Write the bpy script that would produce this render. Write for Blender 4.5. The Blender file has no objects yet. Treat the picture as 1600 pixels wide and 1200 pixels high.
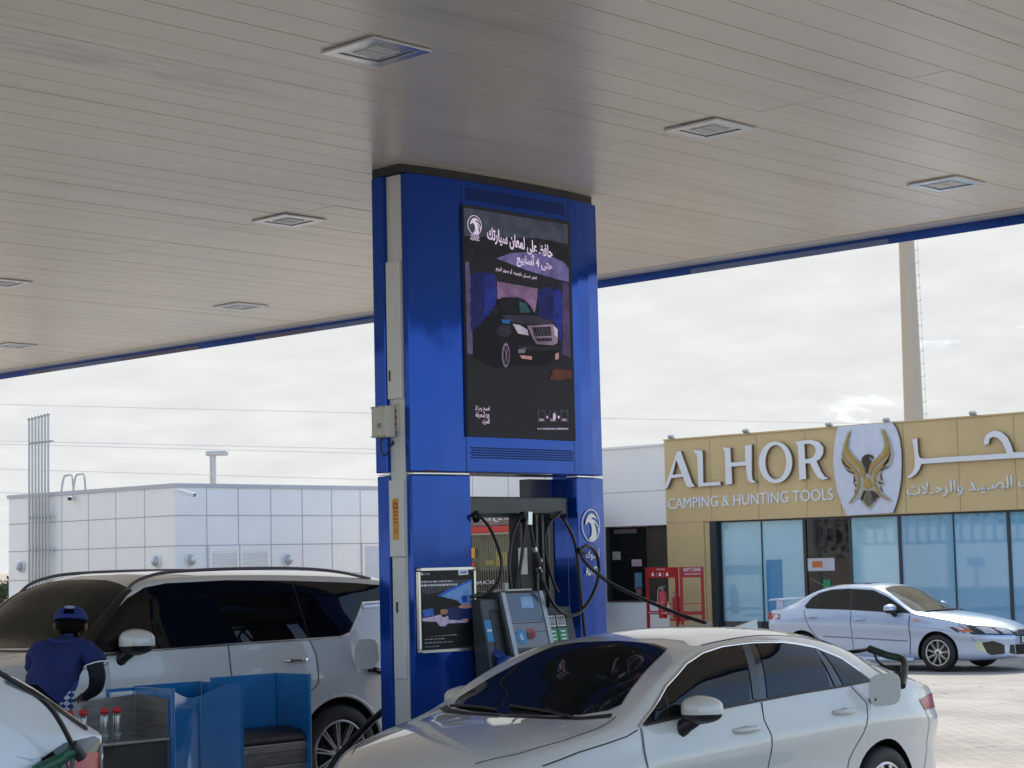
import bpy, bmesh, math, random, unicodedata
import numpy as np
from mathutils import Vector, Matrix
from mathutils.geometry import delaunay_2d_cdt
random.seed(7)
sc = bpy.context.scene
COL = sc.collection
R = math.radians

# ------------------------------------------------------------------ camera
# world: +x and +y run along the building axes, the camera stands at x=y=0
EYE = np.array([0, 0, 1.98]); FPX = 3000.0
YAW = R(44.0); PITCH = math.atan(274 / 3000.0); ROLL = math.atan(.023)
_f = np.array([0, math.cos(PITCH), math.sin(PITCH)]); _u0 = np.array([0, -math.sin(PITCH), math.cos(PITCH)]); _r0 = np.array([1., 0, 0])
_r = math.cos(ROLL) * _r0 - math.sin(ROLL) * _u0; _u = math.sin(ROLL) * _r0 + math.cos(ROLL) * _u0
_M = np.array([[math.cos(YAW), -math.sin(YAW), 0], [math.sin(YAW), math.cos(YAW), 0], [0, 0, 1]])
_r, _u, _f = _M @ _r, _M @ _u, _M @ _f
_fwd = np.array([-math.sin(YAW), math.cos(YAW), 0])
cd = bpy.data.cameras.new('camera'); cam = bpy.data.objects.new('camera', cd); COL.objects.link(cam)
cam.matrix_world = Matrix([[_r[i], _u[i], -_f[i], EYE[i]] for i in range(3)] + [[0, 0, 0, 1]])
cd.sensor_width = 36; cd.lens = FPX / 1600 * 36; cd.clip_start = .1; cd.clip_end = 3000
cd.dof.use_dof = True; cd.dof.focus_distance = 13.8; cd.dof.aperture_fstop = 9
sc.camera = cam

def ray(px, py):
    d = _f * FPX + _r * (px - 800) + _u * (600 - py)
    return d / (d @ _fwd)
def at_x(px, py, x): d = ray(px, py); return Vector(EYE + d * ((x - EYE[0]) / d[0]))
def at_y(px, py, y): d = ray(px, py); return Vector(EYE + d * ((y - EYE[1]) / d[1]))
def at_z(px, py, z): d = ray(px, py); return Vector(EYE + d * ((z - EYE[2]) / d[2]))
def at_d(px, py, D): return Vector(EYE + ray(px, py) * D)

# ------------------------------------------------------------------ sky, sun, exposure
SUN_EL = R(47); SUN_AZ = R(-26)       # azimuth clockwise from +y
w = bpy.data.worlds.new('World'); sc.world = w; w.use_nodes = True
nt = w.node_tree; nt.nodes.clear()
N = nt.nodes.new; L = nt.links.new
out = N('ShaderNodeOutputWorld'); bg = N('ShaderNodeBackground'); sky = N('ShaderNodeTexSky')
sky.sky_type = 'NISHITA'; sky.sun_disc = False; sky.sun_elevation = SUN_EL; sky.sun_rotation = SUN_AZ
sky.dust_density = .5; sky.air_density = 1.0; sky.ozone_density = 2.0
tc = N('ShaderNodeTexCoord'); sep = N('ShaderNodeSeparateXYZ'); L(tc.outputs['Generated'], sep.inputs[0])
# project the view direction on a flat cloud deck
addz = N('ShaderNodeMath'); addz.operation = 'ADD'; addz.inputs[1].default_value = .16; 
mx = N('ShaderNodeMath'); mx.operation = 'MAXIMUM'; mx.inputs[1].default_value = 0; L(sep.outputs[2], mx.inputs[0]); L(mx.outputs[0], addz.inputs[0])
dx = N('ShaderNodeMath'); dx.operation = 'DIVIDE'; L(sep.outputs[0], dx.inputs[0]); L(addz.outputs[0], dx.inputs[1])
dy = N('ShaderNodeMath'); dy.operation = 'DIVIDE'; L(sep.outputs[1], dy.inputs[0]); L(addz.outputs[0], dy.inputs[1])
cmb = N('ShaderNodeCombineXYZ'); L(dx.outputs[0], cmb.inputs[0]); L(dy.outputs[0], cmb.inputs[1])
n1 = N('ShaderNodeTexNoise'); n1.inputs['Scale'].default_value = 2.3; n1.inputs['Detail'].default_value = 9; n1.inputs['Roughness'].default_value = .58; n1.inputs['Distortion'].default_value = .35
L(cmb.outputs[0], n1.inputs['Vector'])
rp = N('ShaderNodeValToRGB'); rp.color_ramp.elements[0].position = .34; rp.color_ramp.elements[0].color = (.25, .25, .25, 1)
rp.color_ramp.elements[1].position = .66; rp.color_ramp.elements[1].color = (1, 1, 1, 1); L(n1.outputs[0], rp.inputs[0])
n2 = N('ShaderNodeTexNoise'); n2.inputs['Scale'].default_value = 5.5; n2.inputs['Detail'].default_value = 6; L(cmb.outputs[0], n2.inputs['Vector'])
cc = N('ShaderNodeValToRGB'); cc.color_ramp.elements[0].position = .3; cc.color_ramp.elements[0].color = (.80, .82, .83, 1)
cc.color_ramp.elements[1].position = .72; cc.color_ramp.elements[1].color = (.93, .94, .935, 1); L(n2.outputs[0], cc.inputs[0])
cs = N('ShaderNodeVectorMath'); cs.operation = 'SCALE'; cs.inputs[3].default_value = 4.1; L(cc.outputs[0], cs.inputs[0])
# thicker cloud veil towards the sun, open blue sky on the other side
dt = N('ShaderNodeVectorMath'); dt.operation = 'DOT_PRODUCT'; dt.inputs[1].default_value = (-.985, .17, 0); L(tc.outputs['Generated'], dt.inputs[0])
mv = N('ShaderNodeMath'); mv.operation = 'MULTIPLY_ADD'; mv.use_clamp = True; mv.inputs[1].default_value = .95; L(dt.outputs['Value'], mv.inputs[0]); L(rp.outputs[0], mv.inputs[2])
ss_ = N('ShaderNodeVectorMath'); ss_.operation = 'SCALE'; ss_.inputs[3].default_value = 1.25; L(sky.outputs[0], ss_.inputs[0])
mix = N('ShaderNodeMix'); mix.data_type = 'RGBA'; L(mv.outputs[0], mix.inputs[0]); L(ss_.outputs[0], mix.inputs[6]); L(cs.outputs[0], mix.inputs[7])
L(mix.outputs[2], bg.inputs[0]); bg.inputs[1].default_value = .13; L(bg.outputs[0], out.inputs[0])
sd = bpy.data.lights.new('sun', 'SUN'); sun = bpy.data.objects.new('sun', sd); COL.objects.link(sun)
sd.energy = 2.3; sd.angle = R(.6); sd.color = (1, .95, .87)
sun.rotation_euler = Vector((math.sin(SUN_AZ) * math.cos(SUN_EL), math.cos(SUN_AZ) * math.cos(SUN_EL), math.sin(SUN_EL))).to_track_quat('Z', 'Y').to_euler()
sun.location = (-20, 20, 40)
vs = sc.view_settings; vs.view_transform = 'Standard'; vs.look = 'None'; vs.exposure = .85; vs.gamma = 1; vs.use_curve_mapping = False
cy = sc.cycles; cy.use_denoising = True; cy.max_bounces = 10; cy.diffuse_bounces = 5; cy.glossy_bounces = 5; cy.sample_clamp_indirect = 6

# ------------------------------------------------------------------ materials
def srgb(*c): return tuple(((v / 255) / 12.92 if v / 255 <= .04045 else ((v / 255 + .055) / 1.055) ** 2.4) for v in c)
MATS = {}
def mat(name, col, rough=.5, metal=0, coat=0, var=.08, scale=6, bump=0, emit=0, spec=.5, stretch=None, rvar=0, wavy=0):
    if name in MATS: return MATS[name]
    m = bpy.data.materials.new(name); m.use_nodes = True; t = m.node_tree; b = t.nodes['Principled BSDF']
    if emit: rough, spec = .5, .12
    b.inputs['Roughness'].default_value = rough; b.inputs['Metallic'].default_value = metal
    b.inputs['Coat Weight'].default_value = coat; b.inputs['Coat Roughness'].default_value = .03
    b.inputs['Specular IOR Level'].default_value = spec
    c = (*col[:3], 1)
    tx = t.nodes.new('ShaderNodeTexCoord'); mp = t.nodes.new('ShaderNodeMapping'); t.links.new(tx.outputs['Object'], mp.inputs[0])
    if stretch: mp.inputs['Scale'].default_value = stretch
    ns = t.nodes.new('ShaderNodeTexNoise'); ns.inputs['Scale'].default_value = scale; ns.inputs['Detail'].default_value = 6; ns.inputs['Roughness'].default_value = .6
    t.links.new(mp.outputs[0], ns.inputs['Vector'])
    if emit:
        b.inputs['Base Color'].default_value = (.01, .01, .01, 1); b.inputs['Emission Color'].default_value = c; b.inputs['Emission Strength'].default_value = emit
    r = t.nodes.new('ShaderNodeValToRGB'); r.color_ramp.elements[0].position = .3; r.color_ramp.elements[1].position = .7
    r.color_ramp.elements[0].color = tuple(v * (1 - var) for v in c[:3]) + (1,); r.color_ramp.elements[1].color = tuple(min(1, v * (1 + var * .6)) for v in c[:3]) + (1,)
    t.links.new(ns.outputs[0], r.inputs[0]); 
    t.links.new(r.outputs[0], b.inputs['Emission Color' if emit else 'Base Color'])
    if rvar:
        mr = t.nodes.new('ShaderNodeMapRange'); mr.inputs[3].default_value = max(0, rough - rvar); mr.inputs[4].default_value = rough + rvar
        t.links.new(ns.outputs[0], mr.inputs[0]); t.links.new(mr.outputs[0], b.inputs['Roughness'])
    if bump:
        bp = t.nodes.new('ShaderNodeBump'); bp.inputs['Strength'].default_value = bump; bp.inputs['Distance'].default_value = .01
        hs = ns
        if wavy:               # slow waves of thin sheet cladding instead of grain
            hs = t.nodes.new('ShaderNodeTexNoise'); hs.inputs['Scale'].default_value = wavy; hs.inputs['Detail'].default_value = 1; t.links.new(tx.outputs['Object'], hs.inputs['Vector'])
        t.links.new(hs.outputs[0], bp.inputs['Height']); t.links.new(bp.outputs[0], b.inputs['Normal'])
    MATS[name] = m; return m

M_sedan = mat('sedan_paint', (.62, .605, .57), .32, 0, 1, .03, 3)
M_suv = mat('suv_paint', (.70, .70, .695), .3, 0, 1, .02, 3)
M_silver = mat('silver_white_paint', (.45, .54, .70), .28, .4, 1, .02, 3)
M_hatch = mat('white_paint', (.72, .72, .72), .3, 0, 1, .02, 3)
M_glass = mat('tinted_glass', (.004, .0045, .005), .015, 0, 0, .1, 3, spec=.34)
M_glass2 = mat('windscreen_glass', (.010, .013, .012), .02, 0, 0, .3, 3, spec=.13)
M_black = mat('black_plastic', (.012, .012, .013), .42, 0, 0, .2, 20)
M_gloss = mat('gloss_black', (.008, .008, .009), .12, 0, .5, .2, 20)
M_rubber = mat('rubber', (.014, .014, .015), .62, 0, 0, .25, 30, .1)
M_hose = mat('hose_rubber', (.010, .010, .011), .38, 0, 0, .2, 30)
M_gap = mat('seam_dark', (.02, .02, .022), .8)
M_chrome = mat('chrome', (.75, .75, .76), .12, 1, 0, .05, 8)
M_satin = mat('satin_chrome', (.6, .6, .6), .28, 1, 0, .05, 8)
M_alloy = mat('alloy', (.62, .62, .63), .28, .9, 0, .1, 10)
M_red_lens = mat('red_lens', (.40, .008, .014), .18, 0, .15, .1, 12)
M_clear_lens = mat('clear_lens', (.45, .46, .48), .08, .3, 1, .3, 14)
M_plate = mat('plate_white', (.75, .75, .74), .4)
M_blue = mat('pylon_blue', (.010, .062, .37), .08, .42, 0, .10, 1.3, bump=.9, rvar=.03, spec=.3, wavy=1.6)
M_blue_side = M_blue
M_fascia = mat('fascia_blue', (.012, .075, .42), .12, .4, 0, .25, .7)
M_col = mat('column_grey', (.72, .72, .70), .45, 0, 0, .08, 5, stretch=(1, 1, .3))
M_cover = mat('cover_grey', (.76, .76, .74), .42, 0, 0, .05, 5)
M_box = mat('box_beige', (.62, .60, .52), .5, 0, 0, .06, 8)
M_dark = mat('dark_cap', (.03, .031, .034), .55, 0, 0, .2, 8)
M_gunmetal = mat('gunmetal', (.055, .06, .066), .4, .2, 0, .12, 8)
M_white = mat('white_vinyl', (.78, .79, .8), .45, 0, 0, .03, 8)
M_steel = mat('brushed_steel', (.42, .42, .42), .34, .9, 0, .22, 9, stretch=(1, 1, 14))
M_steel_dark = mat('steel_recess', (.22, .21, .20), .4, .7, 0, .35, 5, stretch=(1, 1, 6))
M_cab = mat('cabinet_blue', (.008, .135, .36), .2, 0, .7, .15, 3)
M_red = mat('stand_red', (.40, .010, .016), .5, 0, 0, .12, 6)
M_ext = mat('extinguisher_red', (.45, .015, .02), .25, 0, .6, .1, 6)
M_gold = mat('gold_cladding', (.63, .475, .24), .42, .1, 0, .06, 2)
M_goldem = mat('gold_emblem', (.42, .30, .09), .35, .5, 0, .2, 10)
M_brown = mat('brown_emblem', (.05, .032, .025), .5)
M_letter = mat('white_letter', (.80, .81, .83), .4, 0, 0, .03, 5)
M_letter_side = mat('letter_return', (.20, .13, .07), .5)
M_panel = mat('white_cladding', (.90, .875, .84), .45, 0, 0, .03, 1.2)
M_joint = mat('panel_joint', (.42, .42, .42), .8)
M_green = mat('green_sign', (.015, .25, .10), .5)
M_signblue = mat('sign_blue', (.02, .27, .62), .45)
M_orange = mat('sticker_orange', (.75, .36, .04), .5)
M_redprint = mat('print_red', (.55, .02, .03), .5)
M_yellow = mat('truck_yellow', (.62, .50, .10), .5)
M_truckred = mat('truck_red', (.55, .03, .025), .4)
M_grey = mat('mid_grey', (.25, .25, .26), .5)
M_shopglass = mat('blue_filmed_glass', (.34, .60, .72), .02, 0, 0, .12, .4, spec=1.0, stretch=(1, 1, .3))
M_shopglass2 = mat('deep_blue_filmed_glass', (.18, .42, .62), .02, 0, 0, .15, .4, spec=1.0, stretch=(1, 1, .3))
M_shopdark = mat('dark_shop_glass', (.010, .011, .012), .02, 0, 0, .4, 1, spec=.6)
M_frame = mat('shop_frame', (.05, .055, .06), .35, .4)
M_sand = mat('sand', (.46, .38, .28), .95, 0, 0, .2, .05)
M_mast = mat('mast_cream', (.46, .385, .295), .55, 0, 0, .06, .6, stretch=(1, 1, .2))
M_galv = mat('galvanised', (.50, .50, .49), .4, .4, 0, .1, 6)
M_cable = mat('cable', (.45, .46, .47), .6)
M_skin = mat('skin', (.16, .085, .055), .55, 0, 0, .1, 20)
M_hair = mat('hair', (.006, .005, .0045), .9, spec=.1)
M_cap = mat('cap_blue', (.011, .028, .17), .75, 0, 0, .15, 40, .2)
M_sleeve = mat('sleeve_navy', (.006, .007, .016), .8, 0, 0, .2, 40, .2)
M_trouser = mat('trousers_grey', (.055, .05, .05), .85, 0, 0, .2, 40, .2)
M_leaf = mat('leaves', (.06, .10, .04), .7, 0, 0, .4, 3)
M_bark = mat('bark', (.10, .07, .05), .9)
def emis(name, c, s=1.0): return mat(name, c, .4, emit=s * .55, var=.45, scale=9)

# ------------------------------------------------------------------ helpers
def tag(o, label=None, cat=None, group=None, kind=None):
    if label: o['label'] = label
    if cat: o['category'] = cat
    if group: o['group'] = group
    if kind: o['kind'] = kind
    return o
def thing(name, loc, label, cat, group=None, rz=0):
    o = bpy.data.objects.new(name, None); COL.objects.link(o); o.location = loc; o.rotation_euler = (0, 0, rz); o.empty_display_size = .1
    return tag(o, label, cat, group)
def world_off(o):
    p = Vector((0, 0, 0))
    while o is not None: p += o.location; o = o.parent
    return p

class MB:
    """collects shapes in world (or car) coordinates and links them as one mesh object"""
    def __init__(s): s.v = []; s.f = []; s.mi = []; s.sm = []; s.cur = 0; s.smooth = False
    def add(s, vs, fs, smooth=None):
        o = len(s.v); s.v += [tuple(v) for v in vs]
        for f in fs: s.f.append([i + o for i in f]); s.mi.append(s.cur); s.sm.append(s.smooth if smooth is None else smooth)
        return s
    def box(s, x0, x1, y0, y1, z0, z1):
        vs = [(x, y, z) for z in (z0, z1) for y in (y0, y1) for x in (x0, x1)]
        return s.add(vs, [(0, 2, 3, 1), (4, 5, 7, 6), (0, 1, 5, 4), (2, 6, 7, 3), (0, 4, 6, 2), (1, 3, 7, 5)])
    def obox(s, c, ax, ay, az, hx, hy, hz):
        c, ax, ay, az = Vector(c), Vector(ax).normalized(), Vector(ay).normalized(), Vector(az).normalized()
        vs = [c + ax * (hx * i) + ay * (hy * j) + az * (hz * k) for k in (-1, 1) for j in (-1, 1) for i in (-1, 1)]
        return s.add(vs, [(0, 2, 3, 1), (4, 5, 7, 6), (0, 1, 5, 4), (2, 6, 7, 3), (0, 4, 6, 2), (1, 3, 7, 5)])
    def bar(s, a, b, w=.03, d=None):
        a, b = Vector(a), Vector(b); z = (b - a); ln = z.length; z.normalize()
        x = z.cross(Vector((0, 0, 1)) if abs(z.z) < .9 else Vector((0, 1, 0))).normalized(); y = z.cross(x)
        return s.obox((a + b) / 2, x, y, z, w / 2, (d or w) / 2, ln / 2)
    def tube(s, pts, r, n=10, cap=True):
        pts = [Vector(p) for p in pts]; vs = []; fs = []; prev = None
        for i, p in enumerate(pts):
            t = (pts[min(i + 1, len(pts) - 1)] - pts[max(i - 1, 0)]).normalized()
            if prev is None: x = t.cross(Vector((0, 0, 1)) if abs(t.z) < .9 else Vector((0, 1, 0))).normalized()
            else: x = (prev - t * prev.dot(t)).normalized()
            prev = x; y = t.cross(x); rr = r[i] if isinstance(r, (list, tuple)) else r
            vs += [p + (x * math.cos(2 * math.pi * k / n) + y * math.sin(2 * math.pi * k / n)) * rr for k in range(n)]
        for i in range(len(pts) - 1):
            for k in range(n): fs.append((i * n + k, i * n + (k + 1) % n, (i + 1) * n + (k + 1) % n, (i + 1) * n + k))
        s.add(vs, fs, True)
        if cap: s.add(vs[:n], [tuple(range(n - 1, -1, -1))], False); s.add(vs[-n:], [tuple(range(n))], False)
        return s
    def lathe(s, c, axis, prof, n=32, closed=False):
        """prof: (radius, height along the axis)"""
        c = Vector(c); z = Vector(axis).normalized(); x = z.cross(Vector((0, 0, 1)) if abs(z.z) < .9 else Vector((0, 1, 0))).normalized(); y = z.cross(x)
        vs = []; fs = []
        for (r, h) in prof: vs += [c + z * h + (x * math.cos(2 * math.pi * k / n) + y * math.sin(2 * math.pi * k / n)) * r for k in range(n)]
        m = len(prof)
        for i in range(m - 1 + (1 if closed else 0)):
            j = (i + 1) % m
            for k in range(n): fs.append((i * n + k, i * n + (k + 1) % n, j * n + (k + 1) % n, j * n + k))
        return s.add(vs, fs, True)
    def ell(s, c, rx, ry, rz, rot=None, e=1.0, nu=20, nv=12):
        rot = rot or Matrix.Identity(3); c = Vector(c); vs = []; fs = []
        sp = lambda v: math.copysign(abs(v) ** e, v)
        for j in range(nv + 1):
            a = -math.pi / 2 + math.pi * j / nv
            for i in range(nu):
                b = 2 * math.pi * i / nu
                vs.append(c + rot @ Vector((rx * sp(math.cos(a)) * sp(math.cos(b)), ry * sp(math.cos(a)) * sp(math.sin(b)), rz * sp(math.sin(a)))))
        for j in range(nv):
            for i in range(nu): fs.append((j * nu + i, j * nu + (i + 1) % nu, (j + 1) * nu + (i + 1) % nu, (j + 1) * nu + i))
        return s.add(vs, fs, True)
    def prism(s, pts, d):
        """closed polygon of 3-D points extruded by the vector d (front face = pts)"""
        pts = [Vector(p) for p in pts]; d = Vector(d); n = len(pts)
        s.add(pts + [p + d for p in pts], [tuple(range(n)), tuple(range(2 * n - 1, n - 1, -1))] + [(i, i + n, (i + 1) % n + n, (i + 1) % n) for i in range(n)], False)
        return s
    def build(s, name, mats, parent=None, local=False, bevel=0, fix=True):
        me = bpy.data.meshes.new(name); off = Vector((0, 0, 0)) if (local or parent is None) else world_off(parent)
        me.from_pydata([tuple(Vector(v) - off) for v in s.v], [], s.f); me.update()
        for m in (mats if isinstance(mats, (list, tuple)) else [mats]): me.materials.append(m)
        me.polygons.foreach_set('material_index', s.mi); me.polygons.foreach_set('use_smooth', s.sm)
        if fix:
            bm = bmesh.new(); bm.from_mesh(me); bmesh.ops.recalc_face_normals(bm, faces=bm.faces); bm.to_mesh(me); bm.free()
        o = bpy.data.objects.new(name, me); COL.objects.link(o)
        if parent is not None: o.parent = parent
        if bevel:
            b = o.modifiers.new('bevel', 'BEVEL'); b.width = bevel; b.segments = 2; b.limit_method = 'ANGLE'; b.angle_limit = R(40)
        return o
def struct(o): o['kind'] = 'structure'; return o
def top(o, label, cat, group=None):
    """a thing that is one mesh: move its origin to its base"""
    me = o.data; n = len(me.vertices); co = np.empty(n * 3, dtype=np.float32); me.vertices.foreach_get('co', co); co = co.reshape(-1, 3)
    c = Vector(((co[:, 0].min() + co[:, 0].max()) / 2, (co[:, 1].min() + co[:, 1].max()) / 2, co[:, 2].min()))
    me.transform(Matrix.Translation(-c)); o.location = c
    return tag(o, label, cat, group)

def spline(pts, n=10):
    pts = [Vector(p) for p in pts]; out = []
    for i in range(len(pts) - 1):
        p0, p1, p2, p3 = pts[max(i - 1, 0)], pts[i], pts[i + 1], pts[min(i + 2, len(pts) - 1)]
        for k in range(n):
            t = k / n
            out.append(.5 * ((2 * p1) + (p2 - p0) * t + (2 * p0 - 5 * p1 + 4 * p2 - p3) * t * t + (3 * p1 - p0 - 3 * p2 + p3) * t ** 3))
    out.append(pts[-1]); return out

# ---- writing
FORMS = {}
for cp in range(0xFE70, 0xFEFD):
    d = unicodedata.decomposition(chr(cp)).split()
    if len(d) == 2 and d[0] in ('<isolated>', '<initial>', '<medial>', '<final>'): FORMS.setdefault(chr(int(d[1], 16)), {})[d[0][1:-1]] = chr(cp)
    if len(d) == 3 and d[1] == '0644': FORMS.setdefault('LA' + chr(int(d[2], 16)), {})[d[0][1:-1]] = chr(cp)
def arabic(s):
    toks = []; i = 0; res = []; prev = False
    while i < len(s):
        if s[i] == 'ل' and i + 1 < len(s) and s[i + 1] in 'اأإآ': toks.append('LA' + s[i + 1]); i += 2
        else: toks.append(s[i]); i += 1
    for k, t in enumerate(toks):
        if t == 'ـ': res.append(t); prev = True; continue
        f = FORMS.get(t)
        if not f: res.append(t); prev = False; continue
        nx = toks[k + 1] if k + 1 < len(toks) else ''
        nj = 'initial' in f and (nx == 'ـ' or 'final' in FORMS.get(nx, {}))
        res.append(f.get({(0, 0): 'isolated', (0, 1): 'initial', (1, 0): 'final', (1, 1): 'medial'}[(int(prev), int(nj))], t)); prev = nj
    return ''.join(reversed(res))
def curve_mesh(cu):
    o = bpy.data.objects.new('tmp', cu); COL.objects.link(o); dg = bpy.context.evaluated_depsgraph_get()
    me = bpy.data.meshes.new_from_object(o.evaluated_get(dg)); bpy.data.objects.remove(o); return me
def writing(name, body, mats, parent, p0, p1, h, normal, up=(0, 0, 1), depth=.0, bold=0, mirror=False):
    """text fitted between the points p0 (lower left) and p1 (lower right), capital height h (world)"""
    cu = bpy.data.curves.new('t', 'FONT'); cu.body = body; cu.size = 1; cu.offset = bold; cu.resolution_u = 4
    me = curve_mesh(cu); n = len(me.vertices)
    co = np.empty(n * 3, dtype=np.float64); me.vertices.foreach_get('co', co.astype(np.float32)) if False else None
    co = np.array([v.co[:] for v in me.vertices])
    x0, x1 = co[:, 0].min(), co[:, 0].max(); y0, y1 = co[:, 1].min(), co[:, 1].max()
    p0, p1, nn = Vector(p0), Vector(p1), Vector(normal).normalized(); ex = p1 - p0; eu = Vector(up)
    bm = bmesh.new(); bm.from_mesh(me); bm.verts.ensure_lookup_table()
    # islands get a hair of separation so that touching letters never share a plane
    isl = {}; cnt = 0
    for v in bm.verts:
        if v.index in isl: continue
        st = [v]
        while st:
            q = st.pop()
            if q.index in isl: continue
            isl[q.index] = cnt; st += [e.other_vert(q) for e in q.link_edges]
        cnt += 1
    if depth:
        ret = bmesh.ops.extrude_face_region(bm, geom=bm.faces[:]); ext = {e for e in ret['geom'] if isinstance(e, bmesh.types.BMVert)}
    else: ext = set()
    bm.verts.ensure_lookup_table()
    info = {}
    for v in bm.verts:
        a = (v.co.x - x0) / (x1 - x0); b = (v.co.y - y0) / (y1 - y0)
        if mirror: a = 1 - a
        k = isl.get(v.index, 0) if v.index < n else 0
        info[v] = p0 + ex * a + eu * (h * b) + nn * ((.0005 * (k % 3)) + (depth if v in ext else 0))
    for v, p in info.items(): v.co = p - (world_off(parent) if parent is not None else Vector((0, 0, 0)))
    bmesh.ops.recalc_face_normals(bm, faces=bm.faces)
    m2 = bpy.data.meshes.new(name); bm.to_mesh(m2); bm.free()
    for m in (mats if isinstance(mats, (list, tuple)) else [mats]): m2.materials.append(m)
    o = bpy.data.objects.new(name, m2); COL.objects.link(o); o.parent = parent
    return o
def flat_shape(name, loops, mats, parent, normal, depth=.004, side_mat=False):
    """outline with holes given as lists of 3-D points on one plane; gets a real thickness along normal"""
    nn = Vector(normal).normalized(); o0 = Vector(loops[0][0]); ux = nn.orthogonal().normalized()
    if abs(nn.z) < .9: ux = Vector((0, 0, 1)).cross(nn).normalized()
    uy = nn.cross(ux)
    vs = []; es = []
    for lp in loops:
        b = len(vs)
        vs += [Vector(((Vector(p) - o0).dot(ux), (Vector(p) - o0).dot(uy))) for p in lp]
        es += [(b + i, b + (i + 1) % len(lp)) for i in range(len(lp))]
    r = delaunay_2d_cdt(vs, es, [], 2 if len(loops) > 1 else 1, 1e-6)
    # keep triangles whose centre lies inside by even-odd
    def inside(x, y):
        c = False
        for lp in range(len(loops)):
            b = sum(len(q) for q in loops[:lp]); m = len(loops[lp])
            for i in range(m):
                a1, a2 = vs[b + i], vs[b + (i + 1) % m]
                if (a1.y > y) != (a2.y > y) and x < (a2.x - a1.x) * (y - a1.y) / (a2.y - a1.y) + a1.x: c = not c
        return c
    mb = MB(); V2 = r[0]; F2 = [f for f in r[2] if inside(sum(V2[i].x for i in f) / len(f), sum(V2[i].y for i in f) / len(f))]
    P = [o0 + ux * v.x + uy * v.y for v in V2]
    mb.add([p + nn * depth for p in P], F2)
    cnt = {}
    for f in F2:
        for i in range(len(f)): cnt[(f[i], f[(i + 1) % len(f)])] = 1
    if side_mat: mb.cur = 1
    for (a, b) in list(cnt):
        if (b, a) not in cnt: mb.add([P[a], P[b], P[b] + nn * depth, P[a] + nn * depth], [(0, 1, 2, 3)])
    return mb.build(name, mats, parent)
def circle(c, rx, ry, ux, uy, n=36, a0=0, a1=2 * math.pi):
    c, ux, uy = Vector(c), Vector(ux), Vector(uy)
    return [c + ux * (rx * math.cos(a0 + (a1 - a0) * k / n)) + uy * (ry * math.sin(a0 + (a1 - a0) * k / n)) for k in range(n)]

# ================================================================== SETTING
def sheet(name, x0, x1, y0, y1, z, m):
    return struct(MB().add([(x0, y0, z), (x1, y0, z), (x1, y1, z), (x0, y1, z)], [(0, 1, 2, 3)]).build(name, m))
sheet('terrain', -1200, 1200, -1200, 1200, -.008, M_sand)
# interlocking pavers of the yard
def paver_material():
    m = bpy.data.materials.new('interlock_pavers'); m.use_nodes = True; t = m.node_tree; b = t.nodes['Principled BSDF']
    tx = t.nodes.new('ShaderNodeTexCoord'); br = t.nodes.new('ShaderNodeTexBrick'); br.inputs['Scale'].default_value = 1.0
    br.inputs['Brick Width'].default_value = .22; br.inputs['Row Height'].default_value = .11; br.inputs['Mortar Size'].default_value = .006
    br.inputs['Color1'].default_value = (.47, .44, .41, 1); br.inputs['Color2'].default_value = (.40, .375, .35, 1); br.inputs['Mortar'].default_value = (.20, .18, .165, 1)
    t.links.new(tx.outputs['Object'], br.inputs['Vector'])
    ns = t.nodes.new('ShaderNodeTexNoise'); ns.inputs['Scale'].default_value = .5; ns.inputs['Detail'].default_value = 8; t.links.new(tx.outputs['Object'], ns.inputs['Vector'])
    rp = t.nodes.new('ShaderNodeValToRGB'); rp.color_ramp.elements[0].color = (.72, .71, .70, 1); rp.color_ramp.elements[1].color = (1.1, 1.08, 1.05, 1)
    rp.color_ramp.elements[0].position = .35; rp.color_ramp.elements[1].position = .65; t.links.new(ns.outputs[0], rp.inputs[0])
    mx = t.nodes.new('ShaderNodeMix'); mx.data_type = 'RGBA'; mx.blend_type = 'MULTIPLY'; mx.inputs[0].default_value = 1
    n2_ = t.nodes.new('ShaderNodeTexNoise'); n2_.inputs['Scale'].default_value = 3.1; n2_.inputs['Detail'].default_value = 5; t.links.new(tx.outputs['Object'], n2_.inputs['Vector'])
    r2_ = t.nodes.new('ShaderNodeValToRGB'); r2_.color_ramp.elements[0].position = .27; r2_.color_ramp.elements[0].color = (.45, .44, .43, 1); r2_.color_ramp.elements[1].position = .36; r2_.color_ramp.elements[1].color = (1, 1, 1, 1); t.links.new(n2_.outputs[0], r2_.inputs[0])
    m0_ = t.nodes.new('ShaderNodeMix'); m0_.data_type = 'RGBA'; m0_.blend_type = 'MULTIPLY'; m0_.inputs[0].default_value = 1; t.links.new(br.outputs[0], m0_.inputs[6]); t.links.new(r2_.outputs[0], m0_.inputs[7])
    t.links.new(m0_.outputs[2], mx.inputs[6]); t.links.new(rp.outputs[0], mx.inputs[7]); t.links.new(mx.outputs[2], b.inputs['Base Color'])
    b.inputs['Roughness'].default_value = .85
    bp = t.nodes.new('ShaderNodeBump'); bp.inputs['Strength'].default_value = .4; bp.inputs['Distance'].default_value = .006; bp.invert = True
    t.links.new(br.outputs['Fac'], bp.inputs['Height']); t.links.new(bp.outputs[0], b.inputs['Normal'])
    return m
M_paver = paver_material()
sheet('forecourt', -62, 30, -40, 62, 0, M_paver)
M_conc = mat('forecourt_concrete', (.45, .425, .395), .8, 0, 0, .18, .8, .15)
sheet('pump_apron', -44, 2, 2.4, 15.6, .004, M_conc)
struct(MB().box(-11.25, -10.15, 6.4, 12.9, 0, .15).build('kerb_island', mat('kerb_concrete', (.36, .355, .34), .8, 0, 0, .15, 3), bevel=.02))
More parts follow.
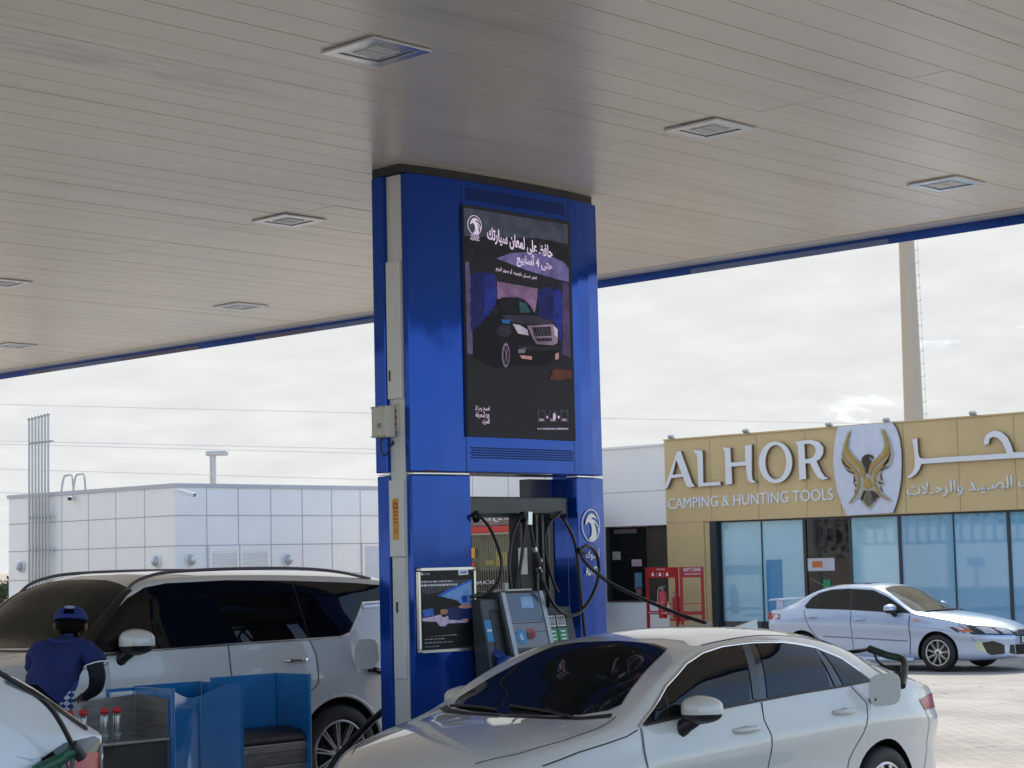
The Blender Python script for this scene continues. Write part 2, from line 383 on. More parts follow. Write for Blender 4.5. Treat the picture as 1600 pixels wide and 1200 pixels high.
struct(MB().box(-40, -4, 31.6, 32.72, 0, .14).build('pavement', mat('pavement_concrete', (.42, .40, .38), .85, 0, 0, .1, 2), bevel=.015))

# ================================================================== CANOPY
ZC = 5.02
CX0, CX1, CY0, CY1 = -36.0, -2.2, 1.6, 15.45
def ceiling_material():
    m = bpy.data.materials.new('ceiling_planks'); m.use_nodes = True; t = m.node_tree; b = t.nodes['Principled BSDF']
    tx = t.nodes.new('ShaderNodeTexCoord'); sp = t.nodes.new('ShaderNodeSeparateXYZ'); t.links.new(tx.outputs['Object'], sp.inputs[0])
    # each plank a slightly different tone
    dv = t.nodes.new('ShaderNodeMath'); dv.operation = 'DIVIDE'; dv.inputs[1].default_value = .30; t.links.new(sp.outputs[0], dv.inputs[0])
    fl = t.nodes.new('ShaderNodeMath'); fl.operation = 'FLOOR'; t.links.new(dv.outputs[0], fl.inputs[0])
    wn = t.nodes.new('ShaderNodeTexWhiteNoise'); wn.noise_dimensions = '1D'; t.links.new(fl.outputs[0], wn.inputs['W'])
    mr = t.nodes.new('ShaderNodeMapRange'); mr.inputs[3].default_value = .96; mr.inputs[4].default_value = 1.03; t.links.new(wn.outputs[0], mr.inputs[0])
    # dirt streaks running along the planks
    mp = t.nodes.new('ShaderNodeMapping'); mp.inputs['Scale'].default_value = (2.2, .30, 1); t.links.new(tx.outputs['Object'], mp.inputs[0])
    ns = t.nodes.new('ShaderNodeTexNoise'); ns.inputs['Scale'].default_value = 1.0; ns.inputs['Detail'].default_value = 8; ns.inputs['Roughness'].default_value = .62; t.links.new(mp.outputs[0], ns.inputs['Vector'])
    rp = t.nodes.new('ShaderNodeValToRGB'); e = rp.color_ramp.elements; e[0].position = .24; e[0].color = (.56, .495, .41, 1); e[1].position = .42; e[1].color = (.715, .645, .535, 1)
    q = rp.color_ramp.elements.new(.72); q.color = (.735, .67, .565, 1); t.links.new(ns.outputs[0], rp.inputs[0])
    mx = t.nodes.new('ShaderNodeVectorMath'); mx.operation = 'SCALE'; t.links.new(rp.outputs[0], mx.inputs[0]); t.links.new(mr.outputs[0], mx.inputs[3])
    # a patch of washed-out water stain
    mp2 = t.nodes.new('ShaderNodeMapping'); mp2.inputs['Location'].default_value = (9.6 + (CX0 + CX1) / 2, -5.9 + (CY0 + CY1) / 2, 0); mp2.inputs['Scale'].default_value = (1, 1, 1); t.links.new(tx.outputs['Object'], mp2.inputs[0])
    mp3 = t.nodes.new('ShaderNodeMapping'); mp3.inputs['Scale'].default_value = (2.6, .42, 0); t.links.new(mp2.outputs[0], mp3.inputs[0])
    ln = t.nodes.new('ShaderNodeVectorMath'); ln.operation = 'LENGTH'; t.links.new(mp3.outputs[0], ln.inputs[0])
    ad = t.nodes.new('ShaderNodeMath'); ad.operation = 'MULTIPLY_ADD'; ad.inputs[1].default_value = 1.7; t.links.new(ns.outputs[0], ad.inputs[0]); ad.inputs[2].default_value = -.85
    sm = t.nodes.new('ShaderNodeMath'); sm.operation = 'ADD'; t.links.new(ln.outputs[1], sm.inputs[0]); t.links.new(ad.outputs[0], sm.inputs[1])
    r2 = t.nodes.new('ShaderNodeValToRGB'); r2.color_ramp.elements[0].position = .35; r2.color_ramp.elements[0].color = (.75, .75, .75, 1); r2.color_ramp.elements[1].position = .85; r2.color_ramp.elements[1].color = (0, 0, 0, 1); t.links.new(sm.outputs[0], r2.inputs[0])
    n3 = t.nodes.new('ShaderNodeTexNoise'); n3.inputs['Scale'].default_value = 7; n3.inputs['Detail'].default_value = 7; t.links.new(mp.outputs[0], n3.inputs['Vector'])
    r3 = t.nodes.new('ShaderNodeValToRGB'); r3.color_ramp.elements[0].position = .38; r3.color_ramp.elements[0].color = (.47, .41, .34, 1); r3.color_ramp.elements[1].position = .6; r3.color_ramp.elements[1].color = (.66, .64, .60, 1); t.links.new(n3.outputs[0], r3.inputs[0])
    m2 = t.nodes.new('ShaderNodeMix'); m2.data_type = 'RGBA'; t.links.new(r2.outputs[0], m2.inputs[0]); t.links.new(mx.outputs[0], m2.inputs[6]); t.links.new(r3.outputs[0], m2.inputs[7])
    t.links.new(m2.outputs[2], b.inputs['Base Color'])
    b.inputs['Roughness'].default_value = .27; b.inputs['Specular IOR Level'].default_value = .6
    return m
can = thing('fuel_canopy', ((CX0 + CX1) / 2, (CY0 + CY1) / 2, 0), 'wide flat fuel station canopy with white plank ceiling and blue edge overhead', 'canopy')
M_ceil = ceiling_material()
mb = MB(); xs = CX0
k = 0
while xs < CX1 - .01:              # planks with a real recess between them, cut at the cross seams
    xe = min(xs + .30, CX1)
    for (ya, yb) in ((CY0, 10.60), (10.606, CY1)):
        dz = random.uniform(-.0012, .0012)
        mb.box(xs + .004, xe - .004, ya, yb, ZC + dz, ZC + .02)
    xs = xe
ceil = mb.build('ceiling', M_ceil, can)
MB().box(CX0, CX1, CY0, CY1, ZC + .022, ZC + .9).build('roof_slab', mat('roof_dark', (.17, .13, .09), .8), can)
mb = MB().box(CX0 - .15, CX1 + .15, CY1 + .002, CY1 + .26, ZC - .012, ZC + .03).box(CX0 - .15, CX1 + .15, CY0 - .26, CY0 - .002, ZC - .012, ZC + .03)
mb.build('edge_trim', mat('edge_trim', (.56, .56, .55), .3, .3, 0, .12, .8), can)
mb = MB(); x = CX0 - .3; k = 0
rr = random.Random(3)
while x < CX1 + .3:
    ln = rr.choice((1.22, 1.22, 1.83, 2.44)); dz = rr.uniform(-.006, .006); mb.box(x + .004, min(x + ln, CX1 + .3) - .004, CY1 + .262, CY1 + .40, ZC - .062 + dz, ZC + .95); x += ln
mb.box(CX0 - .3, CX1 + .3, CY0 - .40, CY0 - .262, ZC - .075, ZC + .95)
mb.box(CX1 + .002, CX1 + .14, CY0 - .258, CY1 + .258, ZC - .075, ZC + .95).box(CX0 - .14, CX0 - .002, CY0 - .258, CY1 + .258, ZC - .075, ZC + .95)
mb.build('fascia', M_fascia, can)
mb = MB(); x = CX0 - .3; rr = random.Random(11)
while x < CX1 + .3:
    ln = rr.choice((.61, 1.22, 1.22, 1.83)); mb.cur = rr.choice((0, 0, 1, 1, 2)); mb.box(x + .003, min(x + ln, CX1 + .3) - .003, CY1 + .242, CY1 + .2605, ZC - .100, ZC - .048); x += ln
mb.build('fascia_lip', [M_fascia, mat('fascia_pale_reflection', (.16, .22, .42), .25, .1), mat('fascia_mauve_reflection', (.16, .14, .24), .25, .1)], can)  # pale and mauve pieces paint reflections along the blue lip
# recessed ceiling lights
M_lightframe = mat('light_frame', (.62, .64, .66), .22, .75, 0, .1, 5)
M_lightglass = mat('light_lens', (.42, .43, .44), .2, .3, .4, .4, 60)
LX = [-8.33, -13.05, -17.8, -22.75, -27.5]; LY = [4.33, 7.53, 10.72, 13.88]
place = {(-8.33, 7.53): 'large square ceiling light nearest the top of the picture', (-8.33, 10.72): 'square ceiling light right of the blue pylon beside the cross seam',
         (-8.33, 13.88): 'square ceiling light close to the right end of the far canopy edge', (-13.05, 10.72): 'square ceiling light on the seam left of the blue pylon',
         (-17.8, 13.88): 'small pale ceiling light near the far edge, left of the pylon', (-17.8, 10.72): 'ceiling light cut by the left picture edge, upper of two',
         (-22.75, 13.88): 'ceiling light cut by the left picture edge, lower of two'}
def make_light():
    t = thing('ceiling_light', (0, 0, 0), 'square recessed ceiling light', 'ceiling light', 'square ceiling lights of the canopy')
    z = -.012; a, b = .235, .165
    m = MB()
    for (x0, x1, y0, y1) in ((-a, a, -a, -b), (-a, a, b, a), (-a, -b, -b, b), (b, a, -b, b)): m.box(x0, x1, y0, y1, z - .006, -.002)
    m.build('frame', M_lightframe, t, True, .003)
    m = MB()
    for (x0, x1, y0, y1) in ((-b, b, -b, -b + .012), (-b, b, b - .012, b), (-b, -b + .012, -b, b), (b - .012, b, -b, b)): m.box(x0 + .0005, x1 - .0005, y0 + .0005, y1 - .0005, z + .004, -.003)
    m.build('gasket', M_dark, t, True)
    m = MB().box(-.15, .15, -.15, .15, z + .002, -.004)
    m.build('lens', M_lightglass, t, True)
    m = MB()
    for i in range(-5, 6): m.box(-.105, -.01, i * .018 - .005, i * .018 + .005, z - .004, z + .0015).box(.01, .105, i * .018 - .005, i * .018 + .005, z - .004, z + .0015)
    m.build('louvre', M_cover, t, True)
    return t
def copy_tree(o, parent=None):
    c = o.copy(); COL.objects.link(c); c.parent = parent
    for ch in [q for q in bpy.data.objects if q.parent is o]: copy_tree(ch, c)
    return c
L0 = make_light(); first = True
for x in LX:
    for y in LY:
        if x < -10 and y < 10: continue
        o = L0 if first else copy_tree(L0); first = False
        o.location = (x, y, ZC - .002)
        o['label'] = place.get((x, y), 'square ceiling light of the canopy outside or hidden in the picture')

# ================================================================== PYLON
PX = -10.57
PYL = 'tall blue display pylon with an advert screen carrying the canopy'
pyl = thing('display_pylon', (-10.79, 10.93, 0), PYL, 'pylon')
front = [(9.86, -10.640), (10.12, -10.598), (10.46, -10.572), (10.75, -10.562), (11.05, -10.556), (11.35, -10.560), (11.69, -10.575), (11.90, -10.600), (12.09, -10.640)]
def front_x(y):
    return float(np.interp(y, [p[0] for p in front], [p[1] for p in front]))
def shell(name, y0, y1, z0, z1, back=False, m=M_blue, bev=.008):
    ys = [y0] + [y0 + (y1 - y0) * k / 14 for k in range(1, 14)] + [y1]
    pts = [Vector((front_x(y), y, z0)) for y in ys] + [Vector((-10.70, y1, z0)), Vector((-10.70, y0, z0))]
    if back: pts = [Vector((-21.635 - p.x if p.x > -10.699 else -10.868, p.y, p.z)) for p in pts]
    mb = MB(); mb.prism(pts, (0, 0, z1 - z0)); return mb.build(name, m, pyl, bevel=bev)
shell('upper_panel', 9.895, 12.09, 2.66, 4.955); shell('leg_panel', 9.905, 10.46, .15, 2.635); shell('leg_panel', 11.69, 12.09, .15, 2.635)
shell('back_panel', 9.86, 12.09, 2.66, 4.955, True); shell('back_panel', 9.875, 10.46, .15, 2.635, True); shell('back_panel', 11.69, 12.09, .15, 2.635, True)
shell('seam_strip', 9.915, 10.45, 2.641, 2.651, False, M_satin, 0); shell('seam_strip', 11.70, 12.08, 2.641, 2.651, False, M_satin, 0); shell('seam_strip', 9.885, 10.45, 2.641, 2.651, True, M_satin, 0)
# steel columns between the front and back panels
MB().box(-10.866, -10.702, 9.90, 10.44, .15, 4.95).build('column', M_col, pyl)
MB().box(-10.866, -10.702, 11.71, 12.05, .15, 4.95).build('column', M_blue, pyl)
MB().box(-10.866, -10.702, 10.442, 11.708, 2.662, 4.95).build('core_box', M_dark, pyl)
mb = MB(); ys = np.linspace(9.86, 12.04, 14)
mb.prism([(front_x(y) - .012, y, 4.957) for y in ys] + [(-21.635 - front_x(y) + .012, y, 4.957) for y in ys[::-1]], (0, 0, ZC - 4.957 + .004)); mb.build('ceiling_collar', M_dark, pyl)
MB().box(-10.862, -10.706, 9.872, 9.902, 3.22, 4.28).build('cover_plate', M_cover, pyl, bevel=.006)
MB().box(-10.862, -10.706, 9.868, 9.902, 2.02, 2.60).build('cover_plate', M_cover, pyl, bevel=.006)
MB().box(-10.845, -10.715, 9.876, 9.902, 1.10, 2.015).build('cover_plate', M_col, pyl, bevel=.006)
mb = MB().box(-10.80, -10.786, 9.868, 9.873, 1.60, 1.68); mb.build('latch', M_black, pyl)
MB().box(-10.838, -10.824, 9.866, 9.873, 3.36, 3.44).build('latch', M_black, pyl)
mb = MB().box(-10.85, -10.805, 9.880, 9.902, 2.98, 3.17).box(-10.80, -10.755, 9.880, 9.902, 2.97, 3.18); mb.build('switch_box', M_box, pyl, bevel=.004)
mb = MB()
for z in (3.02, 3.07, 3.12): mb.box(-10.782, -10.772, 9.874, 9.8805, z, z + .014)
mb.build('switch', M_redprint, pyl)
# warning sticker on the lower cover plate
stx = -10.80
MB().box(-10.815, -10.755, 9.862, 9.8678, 2.15, 2.46).build('warning_sticker', M_orange, pyl)
mb = MB().lathe((-10.785, 9.8618, 2.405), (0, -1, 0), [(.016, 0), (.026, 0), (.026, .001), (.016, .001)], 20)
mb.prism([(-10.80, 9.8612, 2.20), (-10.785, 9.8612, 2.235), (-10.77, 9.8612, 2.20), (-10.77, 9.8612, 2.19), (-10.785, 9.8612, 2.22), (-10.80, 9.8612, 2.19)], (0, .0005, 0))
for z in (2.355, 2.33, 2.30, 2.275): mb.box(-10.808, -10.762, 9.8612, 9.8617, z, z + .008)
mb.build('sticker_print', M_redprint, pyl)
# ventilation grilles: rows of real slots
def grille(name, y0, y1, z0, z1, rows):
    mb = MB(); n = int((y1 - y0) / .031)
    for r in range(rows):
        for i in range(n):
            y = y0 + (i + (.5 if r % 2 else 0)) * .031; z = z0 + (z1 - z0) * (r + .5) / rows
            if y + .022 > y1: continue
            x = front_x(y + .01)
            mb.add([(x + .0022, y, z - .0055), (x + .0022, y + .021, z - .0055), (x + .0022, y + .021, z + .0055), (x + .0022, y, z + .0055)], [(0, 1, 2, 3)])
    return mb.build(name, mat('slot_black', (.004, .006, .02), .8), pyl)
grille('ventilation_grille', 10.47, 11.64, 4.80, 4.90, 5); grille('ventilation_grille', 10.47, 11.66, 2.765, 2.86, 5)
# thin lines round the centre insert
for y in (10.425, 11.668): MB().add([(front_x(y) + .0015, y - .002, 2.66), (front_x(y) + .0015, y + .002, 2.66), (front_x(y) + .0015, y + .002, 4.95), (front_x(y) + .0015, y - .002, 4.95)], [(0, 1, 2, 3)]).build('panel_seam', M_gap, pyl)
# small brown chip over the seam on the left
MB().box(front_x(10.08) - .02, front_x(10.08) + .001, 10.02, 10.16, 2.661, 2.672).build('paint_chip', mat('chip_brown', (.10, .045, .03), .8), pyl)

# ---- the advert screen
SX = -10.548
scr = MB().prism([(SX, 10.425, 2.935), (SX, 11.66, 2.935), (SX, 11.66, 4.755), (SX, 10.425, 4.755)], (-.03, 0, 0)).build('screen', mat('screen_face', srgb(46, 46, 54), .25, emit=.26), pyl)
def S(x, y, lay=0): return at_x(720 + x / 3.2444, 320 + y / 3.2432, SX + .001 + .0012 * lay)
def ad(name, pts, col, lay, s=.8, nm=None):
    m = emis('ad_' + name if nm is None else nm, srgb(*col), s)
    P = [S(x, y, lay) for x, y in pts]; return flat_shape('advert_' + name, [P], m, scr, (1, 0, 0), .0008)
ad('ceiling', [(14, 14), (541, 100), (543, 200), (400, 170), (18, 158)], (66, 72, 86), 1)
ad('beam', [(18, 160), (400, 172), (544, 202), (548, 300), (300, 236), (20, 280)], (34, 34, 42), 1)
ad('glow', [(180, 272), (250, 245), (330, 240), (430, 250), (520, 290), (546, 320), (547, 392), (470, 372), (330, 330)], (112, 104, 158), 2)
ad('left_wall', [(22, 287), (40, 290), (48, 360), (60, 700), (62, 760), (32, 752)], (88, 76, 112), 2)
ad('back_wall', [(184, 388), (390, 425), (388, 470), (372, 560), (186, 480)], (132, 102, 138), 2)
ad('right_wall', [(515, 392), (547, 400), (556, 775), (516, 760)], (78, 64, 104), 2)
ad('door_frame', [(484, 386), (516, 394), (516, 760), (500, 756)], (40, 34, 54), 2)
def furry(x0, y0, x1, y1, n=26, amp=5, seed=1):
    r = random.Random(seed); p = []
    cx = (x0 + x1) / 2; w_ = (x1 - x0) / 2
    for i in range(n): p.append((x0 + r.uniform(-amp, amp), y1 - (y1 - y0 - 25) * i / n))
    for i in range(9): a = math.pi * (1 - i / 8); p.append((cx + w_ * math.cos(a), y0 + 25 - 25 * math.sin(a)))
    for i in range(n): p.append((x1 + r.uniform(-amp, amp), y0 + 25 + (y1 - y0 - 25) * i / n))
    return p
ad('brush', furry(50, 342, 178, 640), (26, 34, 92), 3)
ad('brush_light', furry(120, 350, 180, 560, seed=4), (34, 48, 132), 4)
ad('brush', furry(392, 418, 506, 640, seed=2), (24, 36, 110), 3)
ad('brush_light', furry(468, 430, 512, 700, seed=5), (28, 66, 150), 4)
ad('car_body', [(60, 770), (62, 640), (160, 545), (186, 480), (215, 466), (285, 466), (322, 478), (352, 510), (378, 556), (440, 580), (478, 600), (497, 640), (499, 740), (488, 790), (400, 815), (270, 812), (190, 830)], (17, 17, 24), 5)
ad('car_window', [(296, 488), (330, 500), (352, 545), (300, 548)], (44, 84, 92), 6)
ad('car_hood', [(205, 560), (300, 556), (380, 562), (470, 592), (460, 606), (330, 606), (240, 590)], (54, 50, 66), 6)
ad('car_grille_frame', [(336, 612), (470, 605), (492, 632), (490, 700), (470, 712), (384, 706), (366, 680)], (138, 116, 138), 6)
ad('car_grille', [(362, 622), (456, 617), (462, 690), (390, 693), (374, 670)], (30, 28, 36), 7)
mb = MB()
for i in range(6):
    a, b = S(366 + i * 16, 626, 8.2), S(384 + i * 14, 690, 8.2); mb.bar(a, b, .004, .0006)
    a, b = S(384 + i * 14, 624, 8.6), S(376 + i * 16, 690, 8.6); mb.bar(a, b, .004, .0006)
mb.build('advert_mesh', emis('ad_mesh', srgb(120, 110, 130), .8), scr)
ad('car_headlight', [(262, 602), (300, 610), (336, 632), (344, 662), (290, 652)], (188, 178, 200), 6)
ad('car_headlight', [(470, 612), (490, 632), (491, 672), (476, 660)], (150, 150, 190), 7)
ad('car_fog', [(300, 762), (360, 768), (360, 786), (308, 778)], (190, 140, 140), 6)
ad('car_fog', [(478, 756), (496, 748), (496, 780), (480, 786)], (150, 110, 130), 6)
ad('car_skid', [(290, 735), (330, 722), (325, 750), (292, 752)], (120, 110, 130), 6)
for k in range(9):      # boards of the rear and right wall
    ad('board', [(186, 396 + k * 10), (389 - k, 430 + k * 6), (389 - k, 431.2 + k * 6), (186, 398 + k * 10)], (104, 80, 112), 2.5, nm='ad_board')
for k in range(7): ad('board', [(516, 430 + k * 46), (552, 444 + k * 46), (552, 446 + k * 46), (516, 432 + k * 46)], (52, 44, 76), 2.5, nm='ad_board2')
ad('car_roof_light', [(188, 480), (216, 465), (286, 465), (322, 477), (351, 509), (346, 508), (318, 481), (284, 470), (218, 470)], (84, 70, 92), 6)
ad('car_side_glass', [(120, 572), (168, 545), (190, 496), (186, 545)], (30, 34, 46), 6); ad('car_screen', [(196, 490), (222, 474), (284, 474), (292, 486), (298, 546), (206, 550)], (24, 27, 34), 6)
ad('car_fender', [(170, 640), (206, 610), (250, 610), (262, 650), (240, 668), (200, 668)], (44, 40, 54), 6); ad('car_bumper', [(286, 712), (376, 716), (480, 718), (494, 706), (494, 734), (380, 742), (290, 732)], (38, 35, 46), 6)
ad('car_mirror', [(140, 538), (168, 532), (172, 550), (148, 556)], (30, 28, 38), 7); ad('car_grille_bar', [(362, 668), (470, 664), (468, 672), (366, 677)], (150, 128, 150), 8)
ad('floor_shine', [(250, 820), (420, 824), (400, 832), (270, 830)], (40, 36, 46), 6)
ad('car_lamp_blue', [(206, 580), (250, 584), (250, 604), (210, 598)], (30, 92, 150), 7)
flat_shape('advert_wheel', [[S(228 + 20 * math.cos(a), 762 + 62 * math.sin(a), 6) for a in np.linspace(0, 6.28, 24)[:-1]], [S(230 + 15 * math.cos(a), 762 + 50 * math.sin(a), 6) for a in np.linspace(0, 6.28, 24)[:-1]]], emis('ad_wheel', srgb(120, 104, 128), .8), scr, (1, 0, 0), .0008)
mb = MB()
for a in np.linspace(0, 6.28, 9)[:-1]: mb.bar(S(230, 762, 6), S(230 + 16 * math.cos(a), 762 + 52 * math.sin(a), 6), .008, .0008)
mb.build('advert_spokes', emis('ad_wheel', srgb(120, 104, 128), .8), scr)
ad('floor_glow', [(470, 832), (560, 838), (562, 876), (500, 890), (448, 884)], (92, 52, 42), 6)
W_ = emis('ad_white', srgb(225, 205, 240), .9)
XN = (1, 0, 0)
def adtext(body, a, b, h, lay=9, bold=.02):
    p0, p1 = S(*a, lay), S(*b, lay); return writing('advert_text', body, W_, scr, p0, p1, h, XN, bold=bold)
adtext(arabic('حافظ على لمعان سيارتك'), (134, 190), (466, 290), .13, bold=.03)
adtext(arabic('حتى 4 أسابيع'), (284, 312), (466, 352), .125, bold=.03)
adtext(arabic('اختر غسيل دايموند أو سوبر اليوم'), (178, 338), (384, 388), .05, bold=.01)
adtext(arabic('امسح رمز الـ'), (72, 1052), (146, 1055), .055); adtext(arabic('لمعرفة'), (76, 1082), (122, 1085), .05); adtext('QR', (126, 1082), (146, 1085), .035); adtext(arabic('المزيد'), (108, 1114), (146, 1116), .05)
def emblem(parent, C, r, ux, uy, nrm, m, lift, ringm=None):
    """round eagle-head emblem: ring, head with a hooked beak and two curved feather cuts"""
    C, ux, uy, nrm = Vector(C), Vector(ux), Vector(uy), Vector(nrm)
    P = lambda x, y: C + ux * (x * r) + uy * (y * r) + nrm * lift
    ring = [[P(math.cos(a), math.sin(a)) for a in np.linspace(0, 2 * math.pi, 49)[:-1]], [P(.93 * math.cos(a), .93 * math.sin(a)) for a in np.linspace(0, 2 * math.pi, 49)[:-1]]]
    flat_shape('emblem_ring', ring, m, parent, nrm, .002)
    head = [(-.64, .10), (-.55, .34), (-.32, .60), (0, .74), (.30, .70), (.55, .52), (.72, .30), (.55, .42), (.30, .50), (.06, .46), (.10, .36), (.22, .38), (.50, .26), (.74, .02), (.86, -.18), (.80, -.45), (.74, -.14), (.60, .04), (.30, .20), (.42, .02), (.54, -.22), (.60, -.52), (.52, -.78), (.20, -.93), (-.10, -.90), (-.28, -.80), (-.02, -.64), (.06, -.40), (.06, -.12), (-.04, .10), (-.22, .20), (-.40, .16), (-.56, .02)]
    sp = [p for p in head]
    flat_shape('emblem_eagle', [[P(x, y) for x, y in sp]], m, parent, nrm, .002)
emblem(scr, S(70, 103, 9), .078, (0, 1, 0), (0, 0, 1), XN, W_, 0)
adtext(arabic('أدنـوك'), (48, 160), (94, 168), .036); adtext('ADNOC', (48, 178), (94, 184), .030, bold=.03)
for cx in (410, 467, 525):
    flat_shape('advert_icon', [[S(cx + sx, 1072 + sy, 9) for sx, sy in ((-18, -30), (18, -28), (18, 28), (-18, 26))], [S(cx + sx, 1072 + sy, 9) for sx, sy in ((-16.5, -28), (16.5, -26), (16.5, 26), (-16.5, 24))]], emis('ad_dim', srgb(120, 112, 130), .7), scr, XN, .0006)
    for dy in (14, 20): flat_shape('advert_icon', [[S(cx + sx, 1072 + dy + sy, 9) for sx, sy in ((-11, -1.5), (11, -1), (11, 1.5), (-11, 1))]], W_, scr, XN, .0006)
for cx in (438, 496): flat_shape('advert_icon', [circle(S(cx, 1076, 9), .010, .012, (0, 1, 0), (0, 0, 1), 12)], W_, scr, XN, .0006)
flat_shape('advert_icon', [circle(S(474, 1072, 10), .016, .03, (0, 1, 0), (0, 0, 1), 14)], W_, scr, XN, .0006)
rr = random.Random(5); x = 388
while x < 540:
    ww = rr.uniform(5, 13); flat_shape('advert_small_print', [[S(x, 1130, 9), S(x + ww, 1131.5, 9), S(x + ww, 1140, 9), S(x, 1138.5, 9)]], emis('ad_small', srgb(190, 175, 205), .7), scr, XN, .0006); x += ww + 3
# ---- emblem and name on the right leg
C = at_x(925.5, 821, front_x(11.87)); tl = (front_x(11.99) - front_x(11.73)) / .26
ty = Vector((tl, 1, 0)).normalized(); nL = Vector((1, -tl, 0)).normalized()
Cc = Vector((front_x(11.865), 11.865, C.z))
emblem(pyl, Cc, .135, ty, (0, 0, 1), nL, M_white, .006)
writing('name_lettering', arabic('أدنـوك'), M_white, pyl, Cc + ty * -.10 + nL * .013 + Vector((0, 0, -.285)), Cc + ty * .11 + nL * .013 + Vector((0, 0, -.285)), .095, nL, bold=.012)
writing('name_lettering', 'ADNOC', M_white, pyl, Cc + ty * -.105 + nL * .013 + Vector((0, 0, -.41)), Cc + ty * .11 + nL * .013 + Vector((0, 0, -.41)), .075, nL, bold=.02)

# ---- junction box on the near edge of the pylon
jb = thing('junction_box', (-10.80, 9.80, 2.92), 'beige weatherproof junction box on the edge of the blue pylon', 'junction box')
MB().box(-10.93, -10.77, 9.762, 9.866, 2.925, 3.165).build('box_body', M_box, jb, bevel=.01)
mb = MB()
for x in (-10.92, -10.85, -10.78):
    for z in (2.935, 3.155): mb.box(x - .006, x + .006, 9.756, 9.7615, z - .006, z + .006)
mb.box(-10.86, -10.815, 9.759, 9.7615, 3.0, 3.035); mb.build('bolts', M_grey, jb)
mb = MB().tube(spline([(-10.87, 9.80, 2.925), (-10.87, 9.80, 2.87), (-10.85, 9.80, 2.80), (-10.80, 9.79, 2.79), (-10.77, 9.80, 2.84), (-10.765, 9.83, 2.88)]), .006, 8)
mb.tube([(-10.86, 9.80, 2.93), (-10.86, 9.80, 2.90)], .014).ell((-10.765, 9.83, 2.88), .014, .014, .02); mb.build('cable', M_black, jb)

# ---- framed poster on the left leg
po = thing('poster_frame', (-10.58, 10.18, 1.30), 'silver framed dark poster of a driver in a car on the blue pylon leg', 'poster')
a, b = Vector((front_x(9.93) + .004, 9.925, 0)), Vector((front_x(10.45) + .006, 10.455, 0))
pe = (b - a).normalized(); pn = Vector((pe.y, -pe.x, 0)).normalized()
if pn.x < 0: pn = -pn
PWID = (b - a).length
def PP(u, v, lift=0): return a + pe * (u * PWID) + Vector((0, 0, 1.305 + v * .615)) + pn * (.012 + lift)
MB().prism([PP(.015, .012), PP(.985, .012), PP(.985, .988), PP(.015, .988)], pn * -.012).build('backing', M_dark, po)
fr = []
mb = MB()
for (u0, v0, u1, v1) in ((.03, 0, .97, 0), (.03, 1, .97, 1)): mb.bar(PP(u0, v0, .004), PP(u1, v1, .004), .026, .02)
for (u0, v0, u1, v1) in ((0, .03, 0, .97), (1, .03, 1, .97)): mb.bar(PP(u0, v0, .004), PP(u1, v1, .004), .026, .02)
for (u, v) in ((.004, .004), (.996, .004), (.004, .996), (.996, .996)): mb.ell(PP(u, v, .004), .018, .018, .018)
mb.build('frame', M_satin, po)
def pz(x, y): return ((x - 268) / (603 - 268), 1 - (y - 128) / (690 - 128))     # from the enlarged photo of the poster
def poster(name, pts, col, lay, rough=.35):
    P = [PP(*pz(x, y), .001 + .0008 * lay) for x, y in pts]
    return flat_shape('print_' + name, [P], mat('print_' + name, srgb(*[min(235, c * (1.3 if max(col) > 40 else .8)) for c in col]), rough, 0, 0, .3, 22, spec=.25), po, pn, .0005)
poster('sheet', [(282, 142), (592, 138), (600, 668), (290, 680)], (33, 34, 38), 0)
poster('roof_lining', [(285, 200), (400, 210), (560, 205), (585, 215), (480, 270), (330, 300), (290, 290)], (58, 58, 66), 1)
poster('car_window', [(388, 312), (440, 278), (588, 212), (592, 400), (540, 395), (500, 350)], (96, 130, 178), 2)
poster('window_edge', [(380, 312), (440, 275), (588, 206), (588, 220), (444, 292), (402, 318)], (40, 88, 178), 3)
poster('phone', [(525, 322), (556, 318), (560, 362), (530, 366)], (24, 60, 150), 3)
poster('seat', [(290, 345), (350, 330), (450, 335), (505, 360), (500, 420), (300, 420)], (26, 26, 30), 3)
poster('dashboard', [(435, 395), (588, 400), (592, 485), (440, 490)], (26, 40, 84), 4)
poster('side_window', [(290, 405), (350, 395), (358, 450), (292, 455)], (50, 84, 160), 4)
poster('robe', [(286, 462), (340, 455), (400, 440), (440, 455), (445, 480), (540, 490), (560, 505), (440, 505), (420, 525), (390, 520), (370, 490), (290, 482)], (168, 152, 178), 5)
poster('face', [(392, 408), (410, 398), (430, 400), (440, 418), (434, 445), (416, 462), (400, 450)], (150, 104, 84), 6)
poster('hair', [(388, 412), (394, 396), (412, 388), (434, 392), (442, 410), (428, 404), (404, 406)], (28, 22, 22), 7)
poster('beard', [(400, 442), (434, 440), (428, 456), (414, 464), (404, 456)], (30, 22, 22), 7)
poster('hand', [(500, 392), (530, 378), (580, 380), (588, 402), (545, 408), (512, 402)], (170, 124, 112), 6)
poster('hand', [(520, 480), (556, 478), (566, 492), (540, 500)], (160, 100, 70), 7)
poster('seat_front', [(290, 500), (380, 520), (480, 520), (592, 500), (596, 575), (296, 590)], (24, 24, 28), 4)
poster('price_tag', [(508, 138), (568, 136), (570, 172), (510, 175)], (206, 212, 226), 3)
poster('tag_text', [(520, 150), (560, 148), (560, 160), (521, 162)], (70, 96, 170), 4)
poster('logo', [(284, 150), (296, 152), (300, 166), (286, 168)], (210, 210, 215), 3)
rr = random.Random(8)
